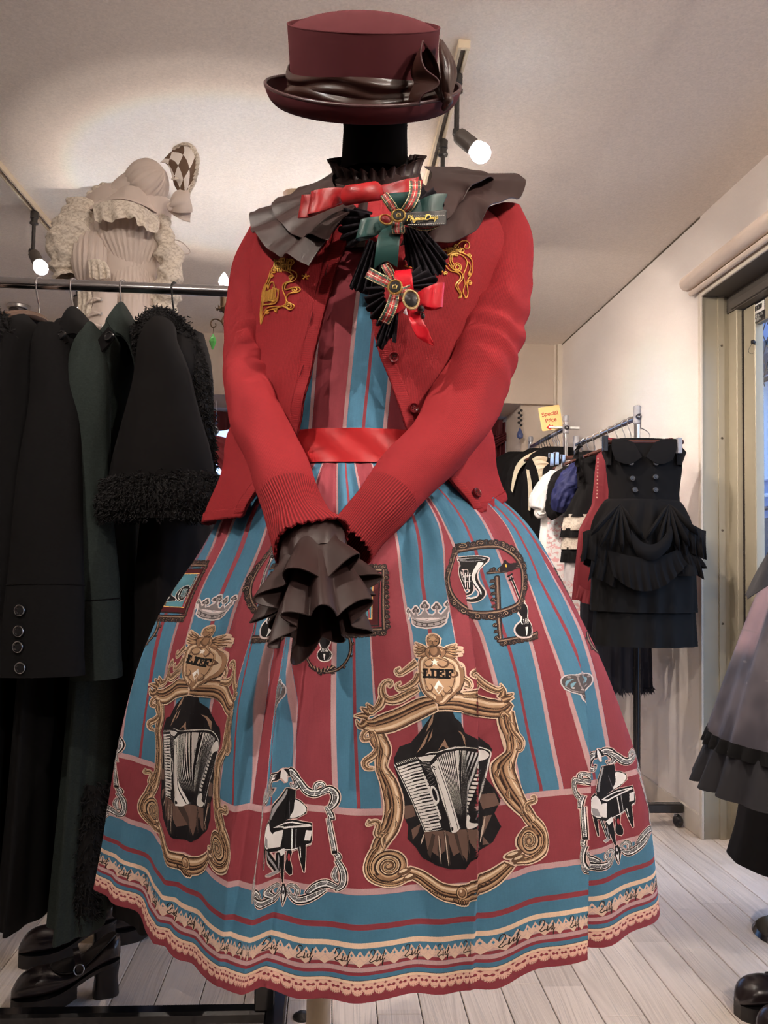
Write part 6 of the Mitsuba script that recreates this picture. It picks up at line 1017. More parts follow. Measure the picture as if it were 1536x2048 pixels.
for ch in 'PhysicalDrop':
    st, w = SCRIPT[ch]; L_ += [[(x_+a+b*.12, b) for a, b in l] for l in st]; x_ += w
o0 = at(814, 443, .9645); rr_ = []
W_ = 56/FOC*.965
def on_ribbon(l): 
    q = spl(l, 4+4*len(l)); return np.stack([at(814+a/x_*62, 441.5-a/x_*3-b*10.5, .9635-.0035*math.sin(min(a/x_, 1)*2.4)) for a, b in q])
part(tx, 'gold_script', cat([tube(on_ribbon(l), .00055, sides=5) for l in L_]), mat('script_gold', (236, 205, 110), rough=0.4, metallic=0.3), label='gold handwriting script')
part(tx, 'dashes', cat([rod(at(815+i*4.2, yy-i*.09, .963-.003*math.sin(i/18*2.2)), at(817.4+i*4.2, yy-i*.09, .963-.003*math.sin(i/18*2.2)), .0004, 5) for i in range(18) for yy in (432.0, 449.0)]), 'mat_sticker_white', label='white dashed edge stitches')
k, *f = medallion(c1, at(797, 432, .968), .0085, .0080, 'mat_onyx', tilt=-.3); crest(k, *f, .006)
medallion(c1, at(772, 440, .972), .0085, .0062, 'mat_garnet', tilt=.4, gem=True, base='garnet_stone')
c2 = thing('tartan_brooch', 'small tartan ribbon brooch with black lace below the green corsage', 'brooch')
lace_fan(c2, [(770, 570, 1.0), (768, 592, 1.0), (778, 612, 1.0)], [(746, 566, 1.018), (736, 596, 1.018), (742, 624, 1.016), (762, 650, 1.012)], 5)
lace_fan(c2, [(774, 628, 1.0), (786, 632, .998), (796, 626, .996)], [(752, 676, 1.018), (764, 694, 1.014), (780, 672, 1.006), (792, 682, 1.002)], 4)
lace_fan(c2, [(812, 556, .992), (822, 566, .99), (828, 578, .99)], [(834, 540, .998), (858, 548, .992), (870, 562, .99), (856, 582, .99)], 4)
rpart(c2, 'tartan_ribbon', 'mat_plaid', [(788, 574, .985), (768, 562, .975), (750, 553, .975), (735, 545, .982)], [.009, .013, .014, .014], [50, 62, 65, 60], rip=.0005)
rpart(c2, 'tartan_ribbon', 'mat_plaid', [(788, 572, .985), (778, 548, .975), (768, 530, .976), (776, 532, .984), (790, 570, .99)], [.006, .008, .007, .007, .006], 20)
rpart(c2, 'tartan_ribbon', 'mat_plaid', [(792, 578, .985), (808, 582, .974), (817, 578, .976), (812, 588, .986), (794, 580, .99)], [.007, .011, .011, .010, .007], 75)
rpart(c2, 'tartan_ribbon', 'mat_plaid', [(790, 582, .983), (786, 603, .972), (778, 625, .972), (767, 645, .98)], [.010, .013, .014, .014], [-10, -18, -25, -25], rip=.0004)
k, *f = medallion(c2, at(790, 575, .966), .0088, .0095, 'mat_onyx', tilt=.2); crest(k, *f, .006)
c3 = thing('crimson_brooch', 'crimson ribbon brooch with a black oval stone on a white card', 'brooch')
mat('card_white', (222, 212, 222), rough=0.5)
part(c3, 'card', sheet([[(842, 562, 1.005), (874, 570, 1.0)], [(806, 626, 1.0), (836, 644, .995)]], 8, 8), 'mat_card_white', label='white backing card')
rpart(c3, 'crimson_ribbon', 'mat_crimson_satin', [(828, 598, .99), (850, 594, .974), (875, 590, .972), (887, 590, .98), (872, 596, .99), (830, 602, .992)], [.010, .022, .030, .030, .028, .010], 85)
rpart(c3, 'crimson_ribbon', 'mat_crimson_satin', [(822, 612, .985), (832, 640, .975), (846, 668, .976), (868, 691, .985)], [.012, .015, .016, .002], [20, 22, 30, 40], rip=.0005)
rpart(c3, 'crimson_ribbon', 'mat_crimson_satin', [(820, 600, .992), (812, 575, .985), (806, 550, .985), (806, 540, .992)], [.01, .018, .022, .02], 5)
rpart(c3, 'crimson_ribbon', 'mat_crimson_satin', [(818, 604, .992), (800, 612, .985), (784, 622, .986), (770, 632, .99)], [.01, .018, .02, .018], 70)
medallion(c3, at(822, 600, .966), .0100, .0128, 'mat_onyx', 'mat_pale_gold', tilt=-.25, gem=True, beads=32, base='oval_stone')
part(c3, 'bead', cat(ball(at(842, 618, .972), .0045, 2), ball(at(846, 632, .974), [.0025, .0025, .004], 2)), 'mat_onyx')

# ================================================================ the printed skirt of the jumper dress: surface
def ellr(th, a, b, rot):
    t = th-rot; return 1/np.sqrt((np.sin(t)/a)**2+(np.cos(t)/b)**2)
SC = V([0.066, 1.20]); SROT = math.radians(-9.3)
ZW, ZH = 1.222, 0.62
_pz = V([0.62, 0.675, 0.771, 0.885, 0.97, 1.037, 1.10, 1.16, 1.20, 1.222])
_pw = V([0.366, 0.359, 0.349, 0.330, 0.308, 0.279, 0.243, 0.203, 0.158, 0.128])
_pc = V([0.066, 0.067, 0.066, 0.062, 0.061, 0.061, 0.063, 0.055, 0.044, 0.038])
prof_w = CubicSpline(_pz, _pw, bc_type='natural'); prof_c = CubicSpline(_pz, _pc, bc_type='natural')
# knife folds: (angle at hem, angle at top, amplitude at hem, amplitude at mid height, start fraction, width before, drop width, width after)
FOLDS = [(-0.485, -0.38, 0.024, 0.034, 0.10, 0.34, 0.035, 0.25),
         (-0.60, -0.44, 0.002, 0.028, 0.08, 0.30, 0.03, 0.20),
         (0.33, 0.46, 0.004, 0.026, 0.05, 0.32, 0.030, 0.22),
         (0.83, 1.13, 0.046, 0.018, 0.30, 0.30, 0.045, 0.40),
         (-1.05, -0.75, 0.012, 0.014, 0.1, 0.3, 0.06, 0.3),
         (1.45, 1.1, 0.016, 0.012, 0.1, 0.3, 0.06, 0.3), (2.2, 2.0, 0.03, 0.02, 0.1, .4, .1, .4), (3.0, 2.9, 0.03, 0.02, 0.1, .4, .1, .4), (-2.3, -2.1, 0.03, 0.02, 0.1, .4, .1, .4), (-1.6, -1.4, 0.02, 0.015, 0.1, .35, .1, .35)]
_ht = V([-1.7, -1.6, -1.33, -1.13, -.97, -.8, -.63, -.49, -.36, -.2, 0, .18, .37, .58, .72, .81, .88, .94, 1.03, 1.14, 1.28, 1.45, 1.7])
_hr = V([.368, .370, .334, .311, .302, .303, .306, .308, .308, .303, .294, .288, .292, .300, .298, .296, .304, .318, .336, .354, .382, .386, .372])
_bt = V([2.0, 2.4, 2.8, 3.1416, 3.48, 3.88, 4.28])
_allt = np.r_[_ht, _bt, _ht[0]+2*np.pi]; _allr = np.r_[_hr, ellr(_bt, .372, .292, SROT), _hr[0]]
hem_r = CubicSpline(_allt, _allr, bc_type='periodic')
def sst(x): x = np.clip(x, 0, 1); return x*x*(3-2*x)
def fold_disp(th, v):
    d = 0
    for (h, t, ah, am, s0, w1, dw, w2) in FOLDS:
        k = t+(h-t)*sst((v-0.0)/1.0)
        k = t+(h-t)*v
        A = np.interp(v, [0, s0, 0.5, 1.0], [0, 0.25*am, am, ah])
        x = (th-k+np.pi) % (2*np.pi)-np.pi
        rise = sst((x+w1)/w1); fall = sst((x-0)/dw)
        rec = sst((x-dw)/w2)
        d = d+A*(0.62*rise*(1-fall)-0.38*fall*(1-rec))
    return d
def skirt_pt(th, z):
    th, z = np.broadcast_arrays(np.asarray(th, float), np.asarray(z, float))
    v = (ZW-z)/(ZW-ZH); w = prof_w(z)
    r = ellr(th, w, w*np.interp(v, [0, .25, 1], [0.80, 0.80, 0.785]), SROT)
    hb = sst(v*1.15)**1.3; r = r*(1-hb)+hb*hem_r((th+1.7) % (2*np.pi)-1.7)*w/0.366
    # small gathers released from the waistband fade out downward, broad waves grow toward the hem
    g = 0.0035*np.sin(th*38+1.3*np.sin(th*5))*np.exp(-((v-0.10)/0.13)**2)*sst(v/0.05)
    wv = v**1.5*(0.006*np.sin(7*th+0.7)+0.004*np.sin(13*th+2.0))+0.0012*np.sin(31*th+2*np.sin(3*th))*v
    r = r+fold_disp(th, v)+g+wv
    cx = prof_c(z); cy = SC[1]+0.0*z
    hemz = z+v**6*(0.004*np.sin(9*th+1)+0.002*np.sin(23*th))
    return np.stack([cx+r*np.sin(th), cy-r*np.cos(th), hemz], -1)
NTH, NZ = 1100, 190
# denser columns on the side the photograph shows
_q = np.linspace(-np.pi, np.pi, 4001); _dens = np.where(np.abs(_q) < 1.75, 1.0, 0.35); _cd = np.r_[0, np.cumsum((_dens[1:]+_dens[:-1])/2)]; _cd /= _cd[-1]
TH = np.interp(np.linspace(0, 1, NTH), _cd, _q); ZZ = ZW-(ZW-ZH)*np.linspace(0, 1, NZ)
SG = skirt_pt(TH[None], ZZ[:, None]); SN = -gnormals(SG); 
if SN[NZ//2, NTH//2] @ V([0, -1, 0]) < 0: SN = -SN
# distance along the cloth from the hem, by row
_arc = np.linalg.norm(np.diff(SG[:, NTH//2-100:NTH//2+100].mean(1), axis=0), axis=1); HEMD = np.r_[0, np.cumsum(_arc[::-1])][::-1]
# stripes: where each edge of the stripe repeat (4 wide stripes make one print repeat) lies, by height
_U = V([-4.0, -3.57, -3.3, -3.05, -3.0, -2.57, -2.515, -2.29, -2.05, -2.0, -1.6, -1.3, -1.05, -1.0, -0.85, -0.25, -0.05, 0, .43, .485, .7, .95, 1.0, 1.43, 1.485, 1.7, 1.93, 2.05, 2.43, 2.485, 2.7, 2.95, 3.0, 3.3, 3.43, 3.485, 3.7, 3.95, 4.0, 4.43])
_R = {1.066: [-1.625, -1.492, -1.424, -1.357, -1.338, -1.195, -1.172, -0.936, -0.813, -0.8, -0.713, -0.696, -0.617, -0.597, -0.542, -0.519, -0.473, -0.456, -0.296, -0.273, -0.185, -0.095, -0.081, .092, .108, .21, .325, .337, .425, .46, .584, .727, .747, .83, .869, .878, .955, 1.115, 1.14, 1.33],
      1.13: [-1.60, -1.45, -1.42, -1.39, -1.38, -1.236, -1.215, -.967, -.804, -.788, -.780, -.763, -.70, -.68, -.60, -.57, -.50, -.48, -.33, -.31, -.22, -.12, -.10, .075, .095, .23, .36, .40, .412, .426, .597, .715, .74, .85, .894, .902, 1.0, 1.09, 1.105, 1.25],
      1.00: [-1.66, -1.55, -1.43, -1.313, -1.281, -1.138, -1.114, -.894, -.825, -.816, -.621, -.604, -.503, -.483, -.464, -.449, -.436, -.424, -.25, -.222, -.138, -.06, -.055, .132, .149, .226, .332, .342, .503, .523, .625, .763, .784, .835, .869, .885, .987, 1.146, 1.179, 1.5],
      0.82: [-1.66, -1.52, -1.40, -1.29, -1.27, -1.09, -1.065, -.98, -.885, -.865, -.697, -.556, -.519, -.507, -.462, -.438, -.393, -.377, -.206, -.181, -.104, -.014, .002, .165, .185, .25, .318, .335, .605, .629, .735, .812, .829, .880, .935, .96, 1.05, 1.15, 1.17, 1.32],
      0.62: [-1.66, -1.52, -1.40, -1.29, -1.27, -1.09, -1.065, -.98, -.885, -.865, -.71, -.60, -.555, -.545, -.51, -.470, -.41, -.39, -.206, -.181, -.104, -.014, .002, .165, .185, .25, .318, .335, .59, .612, .71, .78, .795, .84, .90, .93, 1.03, 1.13, 1.15, 1.30]}
_Rz = V(sorted(_R)); _RT = V([_R[z] for z in _Rz])
def u_row(z): return V([np.interp(z, _Rz, _RT[:, k]) for k in range(len(_U))])
UG = np.zeros((NZ, NTH)); ROWS = []
for i, z in enumerate(ZZ):
    r = u_row(z); r = np.maximum.accumulate(r+np.arange(len(r))*1e-5)
    rr = np.r_[r[0]-(1.55), r, r[-1]+2.2]; uu = np.r_[-4.0-1.55*2.5, _U, 4.43+2.2*2.4]
    UG[i] = np.interp(TH, rr, uu); ROWS.append((rr, uu))
part(dress, 'skirt', gridmesh(SG), 'mat_printed_cloth', smooth=True, uv=np.stack([UG.ravel(), np.broadcast_to(HEMD[:, None], UG.shape).ravel()], 1), label='full printed skirt with bands of stripes at the hem')
part(dress, 'lining', gridmesh(SG[::6, ::10]*V([1, 1, 1])+(-SN[::6, ::10])*0.012), mat('lining_dark', (70, 22, 26), rough=0.9))
# ---------------- printed motifs of the cloth: flat shapes in drawing units, laid on the skirt in cloth coordinates (u, height over the hem)
_us = np.linspace(-8, 9, 3400); THU = np.stack([np.interp(_us, uu, rr) for rr, uu in ROWS])
_rows = np.interp
def cloth_pt(u, h, off):
    i = np.interp(h, HEMD[::-1], np.arange(NZ)[::-1]); j = (u-_us[0])/(_us[1]-_us[0])
    th = map_coordinates(THU, [i, j], order=1, mode='nearest'); k = np.interp(th, TH, np.arange(NTH))
    p = np.stack([map_coordinates(SG[..., c], [i, k], order=1, mode='nearest') for c in range(3)], -1); n = np.stack([map_coordinates(SN[..., c], [i, k], order=1, mode='nearest') for c in range(3)], -1)
    return p+n/np.linalg.norm(n, axis=-1, keepdims=True)*off[:, None]
FITS = {
    'GF': ((740.0, 1180.0), [[ 1.75523,  0.49245, -0.0279 , -0.00315,  0.00411, -0.01646], [ 0.19898, -0.00435, -0.04832, -0.00085,  0.00041, -0.00175]]),
    'PN': ((1070.0, 710.0), [[ 0.18533,  0.65744,  0.0261 , -0.05831,  0.00858], [ 0.15857,  0.00677, -0.06073,  0.0014 ,  0.00083]]),
    'CR': ((390.0, 452.5), [[ 1.67666,  0.63765, -0.11637,  0.05698,  0.01204], [ 0.40954,  0.00147, -0.07222,  0.00277,  0.00971]]),
    'IC': ((1182.5, 825.0), [[ 3.64747,  1.08913, -0.24749, -0.09444,  0.05879], [ 0.31403, -0.01672, -0.06855, -0.00022, -0.00968]]),
    'GA': ((755.0, 335.0), [[ 2.81678,  0.90627, -0.34352, -0.20489,  0.05716], [ 0.43829, -0.00061, -0.07666, -0.00378,  0.00386]]),
    'GB': ((1380.0, 690.0), [[ 0.71501,  0.7538 , -0.02355, -0.07386, -0.00177], [ 0.39313,  0.00274, -0.065  ,  0.00007,  0.00255]]),
}
def design(name, p, du):
    c, A = FITS[name]; p = V(p, float)
    x, y = p[:, 0].copy(), p[:, 1]
    if name == 'GF': x = x+70*sst((x-770)/20)*sst((950-y)/250)
    x, y = (x-c[0])/300, (y-c[1])/300
    M = [np.ones_like(x), x, y, x*y, y*y]+([x*x] if len(A[0]) == 6 else [])
    return V(A)@V(M)+V([[du], [0]])
mat('print_ink', VC, rough=0.7, spec=0.25)
class Print:
    def __init__(s, name): s.name, s.L = name, []
    def add(s, g, col):
        if g is None or g.is_empty: return s
        s.L.append((g, lin(col))); return s
    def poly(s, pts, col, smooth=0): return s.add(Polygon(spl(pts, smooth*len(pts), True) if smooth else pts).buffer(0), col)
    def line(s, pts, w, col, sm=8, cap=1):
        q = spl(pts, sm*len(pts)) if sm and len(pts) > 2 else V(pts, float)
        return s.add(LineString(q).buffer(w/2, cap_style=cap, quad_segs=3), col)
    def taper(s, pts, w, col, sm=10): return s.add(taper(pts, w, sm), col)
    def outline(s, d, col):
        g = unary_union([g for g, _ in s.L]).buffer(d, quad_segs=3); s.L.insert(0, (g.simplify(0.5), lin(col))); return s
    def lay(s, base, du, label=None, off=0.0005, size=0.0045):
        vs, fs, cs, at_ = [], [], [], 0
        if not hasattr(s, 'flat'):      # painter's order made flat: every colour keeps only what shows
            s.flat, cover = [], None
            for g, col in s.L[::-1]:
                g = g.simplify(0.3)
                s.flat.append((g if cover is None else g.difference(cover), col)); cover = g if cover is None else cover.union(g)
        for g, col in s.flat:
            for q in getattr(g, 'geoms', [g]):
                if q.geom_type != 'Polygon' or q.area < 1.5: continue
                v, f = trimesh.creation.triangulate_polygon(q, engine='earcut')
                uh = design(s.name, v, du).T; m3 = np.c_[uh[:, 0]*0.125, uh[:, 1], 0*uh[:, 0]]
                v3, f3 = trimesh.remesh.subdivide_to_size(m3, f, size, max_iter=12)
                if len(f3) == 0: continue
                v3, inv_ = np.unique(np.round(v3, 7), axis=0, return_inverse=True); f3 = inv_.reshape(-1)[f3]
                vs.append(np.c_[v3[:, 0]/0.125, v3[:, 1], np.full(len(v3), off)]); fs.append(f3+at_); cs.append(np.tile(col, (len(v3), 1))); at_ += len(v3)
        Q = np.vstack(vs); P = cloth_pt(Q[:, 0], Q[:, 1], Q[:, 2]); F = np.vstack(fs)
        nrm = np.cross(P[F[:, 1]]-P[F[:, 0]], P[F[:, 2]]-P[F[:, 0]]); away = P[F[:, 0]]-V([0.06, 1.2, 0]); F[(nrm[:, 0]*away[:, 0]+nrm[:, 1]*away[:, 1]) < 0] = F[(nrm[:, 0]*away[:, 0]+nrm[:, 1]*away[:, 1]) < 0][:, ::-1]
        return part(dress, base, trimesh.Trimesh(P, F, process=False), 'mat_print_ink', smooth=True, label=label, color=np.vstack(cs))
def taper(pts, w, sm=10):
    n = sm*len(pts); q = spl(pts, n) if len(pts) > 2 else np.linspace(V(pts[0], float), V(pts[-1], float), n)
    ww = np.interp(np.linspace(0, 1, n), np.linspace(0, 1, len(w)), w)/2; t = np.gradient(q, axis=0); t /= np.linalg.norm(t, axis=1, keepdims=True)+1e-9; nn = np.stack([-t[:, 1], t[:, 0]], 1)
    return unary_union([Polygon([q[i]+nn[i]*ww[i], q[i+1]+nn[i+1]*ww[i+1], q[i+1]-nn[i+1]*ww[i+1], q[i]-nn[i]*ww[i]]).buffer(0.3) for i in range(n-1)])
def ell(cx, cy, rx, ry, a=0): return affinity.rotate(affinity.scale(Point(cx, cy).buffer(1, quad_segs=10), rx, ry), a)
def spiral(cx, cy, r0, r1, a0, turns, n=30):
    t = np.linspace(0, 1, n); a = a0+turns*2*np.pi*t; r = r0+(r1-r0)*t; return np.stack([cx+r*np.cos(a), cy+r*np.sin(a)], 1)
# --- the large gilt frame with an accordion player
G0, G1, G2, G3, G4, GW = (52, 38, 32), (98, 72, 56), (146, 112, 86), (190, 156, 124), (228, 206, 178), (226, 200, 178)
def beam(pr, path, w, hi=0.22):
    """a moulding of the gilt frame: dark edges, brown body, light ridge, fine lines"""
    w = V(w, float); pr.taper(path, w, G0); pr.taper(path, w*0.90, G1)
    q = spl(path, 10*len(path)); t = np.gradient(q, axis=0); t /= np.linalg.norm(t, axis=1, keepdims=True)+1e-9; nn = np.stack([-t[:, 1], t[:, 0]], 1); ww = np.interp(np.linspace(0, 1, len(q)), np.linspace(0, 1, len(w)), w)
    o = lambda k: (q+nn*(ww*k)[:, None])[::3]
    pr.taper(o(-0.13), w*0.50, G2, 4); pr.taper(o(-0.20), w*0.30, G3, 4); pr.taper(o(-0.24), w*0.12, G4, 4); pr.taper(o(0.20), w*0.08, G0, 4); pr.taper(o(0.31), w*0.10, G3, 4); pr.taper(o(0.40), w*0.06, G2, 4); pr.taper(o(0.02), w*0.05, G0, 4)
def volute(pr, cx, cy, r, a0, turns, d=1):
    pr.add(Point(cx, cy).buffer(r, quad_segs=10), G0); pr.add(Point(cx, cy).buffer(r*0.93, quad_segs=10), G2); pr.add(Point(cx-r*.1, cy-r*.12).buffer(r*0.74, quad_segs=10), G1)
    sp = spiral(cx, cy, r*0.80, r*0.08, a0, turns*d, 36)
    pr.taper(sp, [r*.16, r*.14, r*.1], G0, 2); sp2 = spiral(cx, cy, r*0.92, r*0.14, a0+.25, turns*d, 36); pr.taper(sp2, [r*.13, r*.11, r*.05], G3, 2)
    sp3 = spiral(cx, cy, r*0.70, r*0.1, a0+.1, turns*d, 36); pr.taper(sp3, [r*.05, r*.04, r*.02], G4, 2); pr.add(Point(cx, cy).buffer(r*.12), G3)
gf = Print('GF')
side_L = [(250, 660), (270, 760), (300, 830), (285, 930), (315, 1020), (345, 1130), (350, 1260), (318, 1370), (275, 1450), (245, 1530)]
side_R = [(1085, 560), (1090, 660), (1120, 760), (1130, 850), (1105, 930), (1110, 1010), (1140, 1110), (1190, 1200), (1255, 1280), (1310, 1350)]
for pth, w in ((side_L, [80, 95, 80, 60, 85, 95, 95, 95, 80, 60]), (side_R, [90, 100, 90, 70, 90, 95, 95, 95, 90, 70])): beam(gf, pth, V(w)*1.15)
beam(gf, [(640, 520), (540, 555), (430, 610), (330, 650), (230, 668), (150, 640)], [100, 130, 130, 135, 110, 50])
beam(gf, [(655, 515), (760, 500), (860, 515), (960, 545), (1050, 545), (1120, 500)], [100, 120, 130, 130, 120, 50])
beam(gf, [(440, 1655), (520, 1690), (620, 1755), (730, 1785), (850, 1780), (960, 1740), (1060, 1670), (1130, 1590)], [70, 85, 105, 115, 120, 110, 95, 60])
# leafy tips, scrolls on the beam
for tip in ([(200, 600), (150, 590), (108, 590)], [(215, 585), (175, 555), (150, 538)], [(240, 575), (205, 540), (188, 514)], [(190, 640), (150, 660), (120, 620)], [(1080, 500), (1110, 460), (1150, 436)], [(1060, 480), (1085, 430), (1075, 380)], [(1070, 490), (1120, 470), (1145, 465)]):
    gf.taper(tip, [46, 34, 4], G0); gf.taper(tip, [36, 25, 2], G1); gf.taper(tip, [14, 9, 1], G3)
for pth, w in (([(520, 430), (440, 470), (375, 500), (320, 490), (298, 440), (305, 390), (335, 370), (352, 392), (338, 408)], [30, 50, 60, 50, 40, 32, 26, 20, 10]), ([(300, 480), (285, 530), (250, 560), (215, 575), (200, 545)], [40, 46, 40, 34, 14]), ([(530, 330), (500, 380), (440, 420), (395, 425), (385, 400), (405, 385)], [50, 46, 38, 28, 20, 10]), ([(510, 250), (470, 280), (430, 310), (395, 325), (380, 300), (400, 285)], [50, 44, 36, 28, 20, 10]),
               ([(790, 450), (860, 440), (910, 410), (925, 360), (900, 310), (860, 292), (838, 315), (856, 332)], [40, 50, 54, 48, 40, 32, 22, 10]), ([(920, 330), (960, 380), (1000, 410), (1050, 425), (1090, 400)], [34, 44, 46, 40, 20]), ([(745, 330), (790, 345), (820, 370), (822, 400), (800, 395)], [34, 34, 28, 18, 8])):
    beam(gf, pth, w)
for pth, w in (([(205, 690), (172, 715), (172, 750), (205, 752), (228, 735)], [22, 30, 30, 24, 10]), ([(232, 700), (262, 760), (262, 830), (215, 880), (182, 905), (190, 940), (232, 950)], [30, 40, 44, 44, 40, 30, 16]), ([(1105, 600), (1070, 570), (1045, 590), (1062, 620)], [26, 26, 20, 8]), ([(1110, 600), (1112, 680), (1150, 730), (1195, 780), (1190, 820), (1150, 815)], [30, 42, 46, 44, 34, 14]),
               ([(300, 1400), (255, 1385), (262, 1330), (235, 1305), (198, 1318), (205, 1290)], [40, 40, 36, 30, 22, 8]), ([(1250, 1260), (1225, 1220), (1262, 1185), (1305, 1168), (1300, 1145), (1278, 1150)], [40, 40, 34, 30, 22, 8]), ([(300, 1480), (290, 1420), (320, 1380)], [30, 40, 12])):
    beam(gf, pth, w)
beam(gf, [(250, 1500), (215, 1580), (225, 1660), (290, 1705), (370, 1715), (440, 1690)], [70, 60, 60, 60, 55, 40]); volute(gf, 325, 1605, 106, 2.4, 2.6)
beam(gf, [(1300, 1310), (1372, 1390), (1372, 1480), (1312, 1552), (1230, 1580), (1150, 1575)], [70, 60, 60, 60, 55, 40]); volute(gf, 1258, 1446, 98, -0.6, 2.6)
for x, y in ((450, 1690), (1180, 1560), (415, 1650), (1150, 1530)): gf.add(ell(x, y, 44, 22, -20), G1); gf.add(ell(x-6, y-6, 26, 10, -20), G4)
for i in range(9): gf.add(Point(560+i*17, 1765+i*8.5-i*i*.35).buffer(6), G0); gf.add(Point(900+i*18, 1795-i*9-i*i*.4).buffer(6), G0)
for side in (side_L, side_R):
    q = spl(side, 90); t = np.gradient(q, axis=0); t /= np.linalg.norm(t, axis=1, keepdims=True); nn = np.stack([-t[:, 1], t[:, 0]], 1)
    for k in range(6, 84, 7):
        s_ = 1 if (k // 7) % 2 else -1; a = q[k]+nn[k]*s_*8; b = q[min(k+5, 89)]+nn[k]*s_*34; c = q[min(k+9, 89)]+nn[k]*s_*30
        gf.taper([a, b, c], [4, 17, 2], G0); gf.taper([a, b, c], [1, 10, 1], G3 if s_ < 0 else G2); gf.taper([a+nn[k]*s_*3, (b+c)/2], [1, 3, 1], G4)
# cartouche with cherub
sh = Polygon(spl([(545, 235), (590, 200), (650, 190), (715, 210), (768, 245), (785, 310), (782, 380), (765, 430), (725, 480), (685, 520), (635, 495), (580, 455), (548, 400), (538, 310)], 90, True))
gf.add(sh.buffer(12), G0); gf.add(sh.buffer(8), G2); gf.add(sh.buffer(-4), G4); gf.add(sh.buffer(-18), G3); gf.add(sh.buffer(-26).difference(sh.buffer(-31)), G1)
for x, y, r in ((600, 250, 34), (690, 250, 34), (570, 310, 24), (750, 320, 26), (600, 420, 28), (720, 430, 28), (660, 480, 32)): gf.add(Point(x, y).buffer(r, quad_segs=6).difference(Point(x-4, y-5).buffer(r*.78, quad_segs=6)), G1)
gf.add(Point(665, 488).buffer(22), G2)
for sx in (-1, 1):
    X = lambda x: 640+sx*(x-640)
    for k, (tx_, ty_) in enumerate(((772, 118), (782, 142), (786, 166), (780, 190), (766, 210))): w0 = [(X(672), 196-4*k), (X(722), 150+12*k), (X(tx_), ty_)]; gf.taper(w0, [26, 34, 6], G0); gf.taper(w0, [20, 27, 3], G1 if k % 2 else G2); gf.taper([(a, b-4) for a, b in w0], [6, 9, 1], G3)
    gf.taper([(X(655), 150), (X(690), 175), (X(676), 214)], [30, 34, 22], G0); gf.taper([(X(655), 150), (X(690), 175), (X(676), 214)], [22, 26, 14], G2); gf.taper([(X(655), 147), (X(686), 170)], [8, 8], G3)
gf.add(ell(638, 172, 34, 40), G1); gf.add(ell(634, 168, 22, 30), G2)
gf.add(ell(630, 100, 41, 46), G0); gf.add(ell(628, 96, 37, 42), G2); gf.add(ell(622, 80, 26, 22), G3); gf.add(ell(612, 122, 20, 14), G2)
for k in range(6): gf.taper(spiral(598+k*13, 68+6*abs(k-2.5), 9, 2, k*1.3, 1.0, 10), [4, 2], G1, 2)
for l, w in (([(608, 104), (620, 101)], 6), ([(638, 102), (652, 105)], 6), ([(629, 106), (625, 122), (635, 124)], 4), ([(616, 133), (640, 133)], 5)): gf.line(l, w, G0, 0)
gf.add(Polygon([(640+26*math.cos(a)*(1 if k % 2 == 0 else .42), 246+26*math.sin(a)*(1 if k % 2 == 0 else .42)) for k, a in enumerate(np.arange(10)*math.pi/5-math.pi/2)]), (255, 250, 240))
gf.poly([(662, 368), (696, 412), (664, 458), (634, 414)], (255, 252, 246)); gf.poly([(664, 400), (690, 414), (664, 450), (650, 430)], G3)
def slab(ch, x, y, h, col=(16, 14, 14)):
    w = h*0.26; t = h*0.16; ps = []
    R = lambda a, b, c, d: ps.append(sbox(x+a, y+b, x+c, y+d))
    if ch == 'L': R(.1*h, 0, .1*h+w, h); R(0, 0, .55*h, t); R(0, h-t, .85*h, h); R(.70*h, h*.62, .85*h, h); adv = .92*h
    if ch == 'I': R(.12*h, 0, .12*h+w, h); R(0, 0, .5*h, t); R(0, h-t, .5*h, h); adv = .58*h
    if ch in 'EF':
        R(.1*h, 0, .1*h+w, h); R(0, 0, .8*h, t); R(.66*h, 0, .8*h, .36*h); R(.1*h, .44*h, .58*h, .58*h); R(.5*h, .34*h, .6*h, .68*h); adv = .9*h
        if ch == 'E': R(0, h-t, .84*h, h); R(.70*h, .64*h, .84*h, h)
        else: R(0, h-t, .52*h, h)
    return unary_union(ps), adv
x_ = 556
for ch in 'LIEF':
    g, adv = slab(ch, x_, 292, 60); x_ += adv; gf.add(affinity.skew(g.buffer(2.5), xs=0), (16, 14, 14))
# jewel at the foot
gf.add(ell(835, 1775, 50, 46), G0); gf.add(ell(835, 1775, 44, 40), G3); gf.add(ell(835, 1778, 32, 30), G1); gf.add(ell(833, 1774, 26, 24), G2); gf.add(ell(825, 1764, 12, 10), G4)
for k in range(7): gf.add(ell(775+k*20, 1832+10*math.sin(k*.52), 13, 20, (k-3)*12), G0); gf.add(ell(775+k*20, 1828+10*math.sin(k*.52), 6, 12, (k-3)*12), G2)
gf.outline(9, GW)
ac = []  # the accordion and its player's clothes
gf2 = Print('GF'); K, WH, B1, B2 = (22, 20, 24), (238, 236, 232), (104, 82, 74), (66, 54, 50)
gf2.poly([(640, 548), (742, 542), (765, 605), (800, 690), (872, 735), (930, 742), (1000, 795), (1030, 830), (1015, 1000), (1060, 1085), (1085, 1170), (1060, 1250), (1090, 1340), (1055, 1440), (1000, 1492), (930, 1560), (860, 1612), (740, 1622), (620, 1602), (530, 1560), (488, 1490), (436, 1430), (440, 1340), (402, 1260), (412, 1180), (398, 1080), (362, 930), (368, 880), (400, 812), (470, 790), (540, 700), (600, 622)], K)
for q in ([(632, 580), (600, 640), (570, 720), (620, 650)], [(600, 700), (555, 770), (505, 860), (560, 800)], [(705, 755), (655, 835), (690, 800), (745, 830), (720, 790)], [(775, 690), (800, 760), (845, 790), (815, 730)], [(620, 690), (600, 740), (580, 790), (612, 745)]): gf2.poly(q, (150, 122, 104))
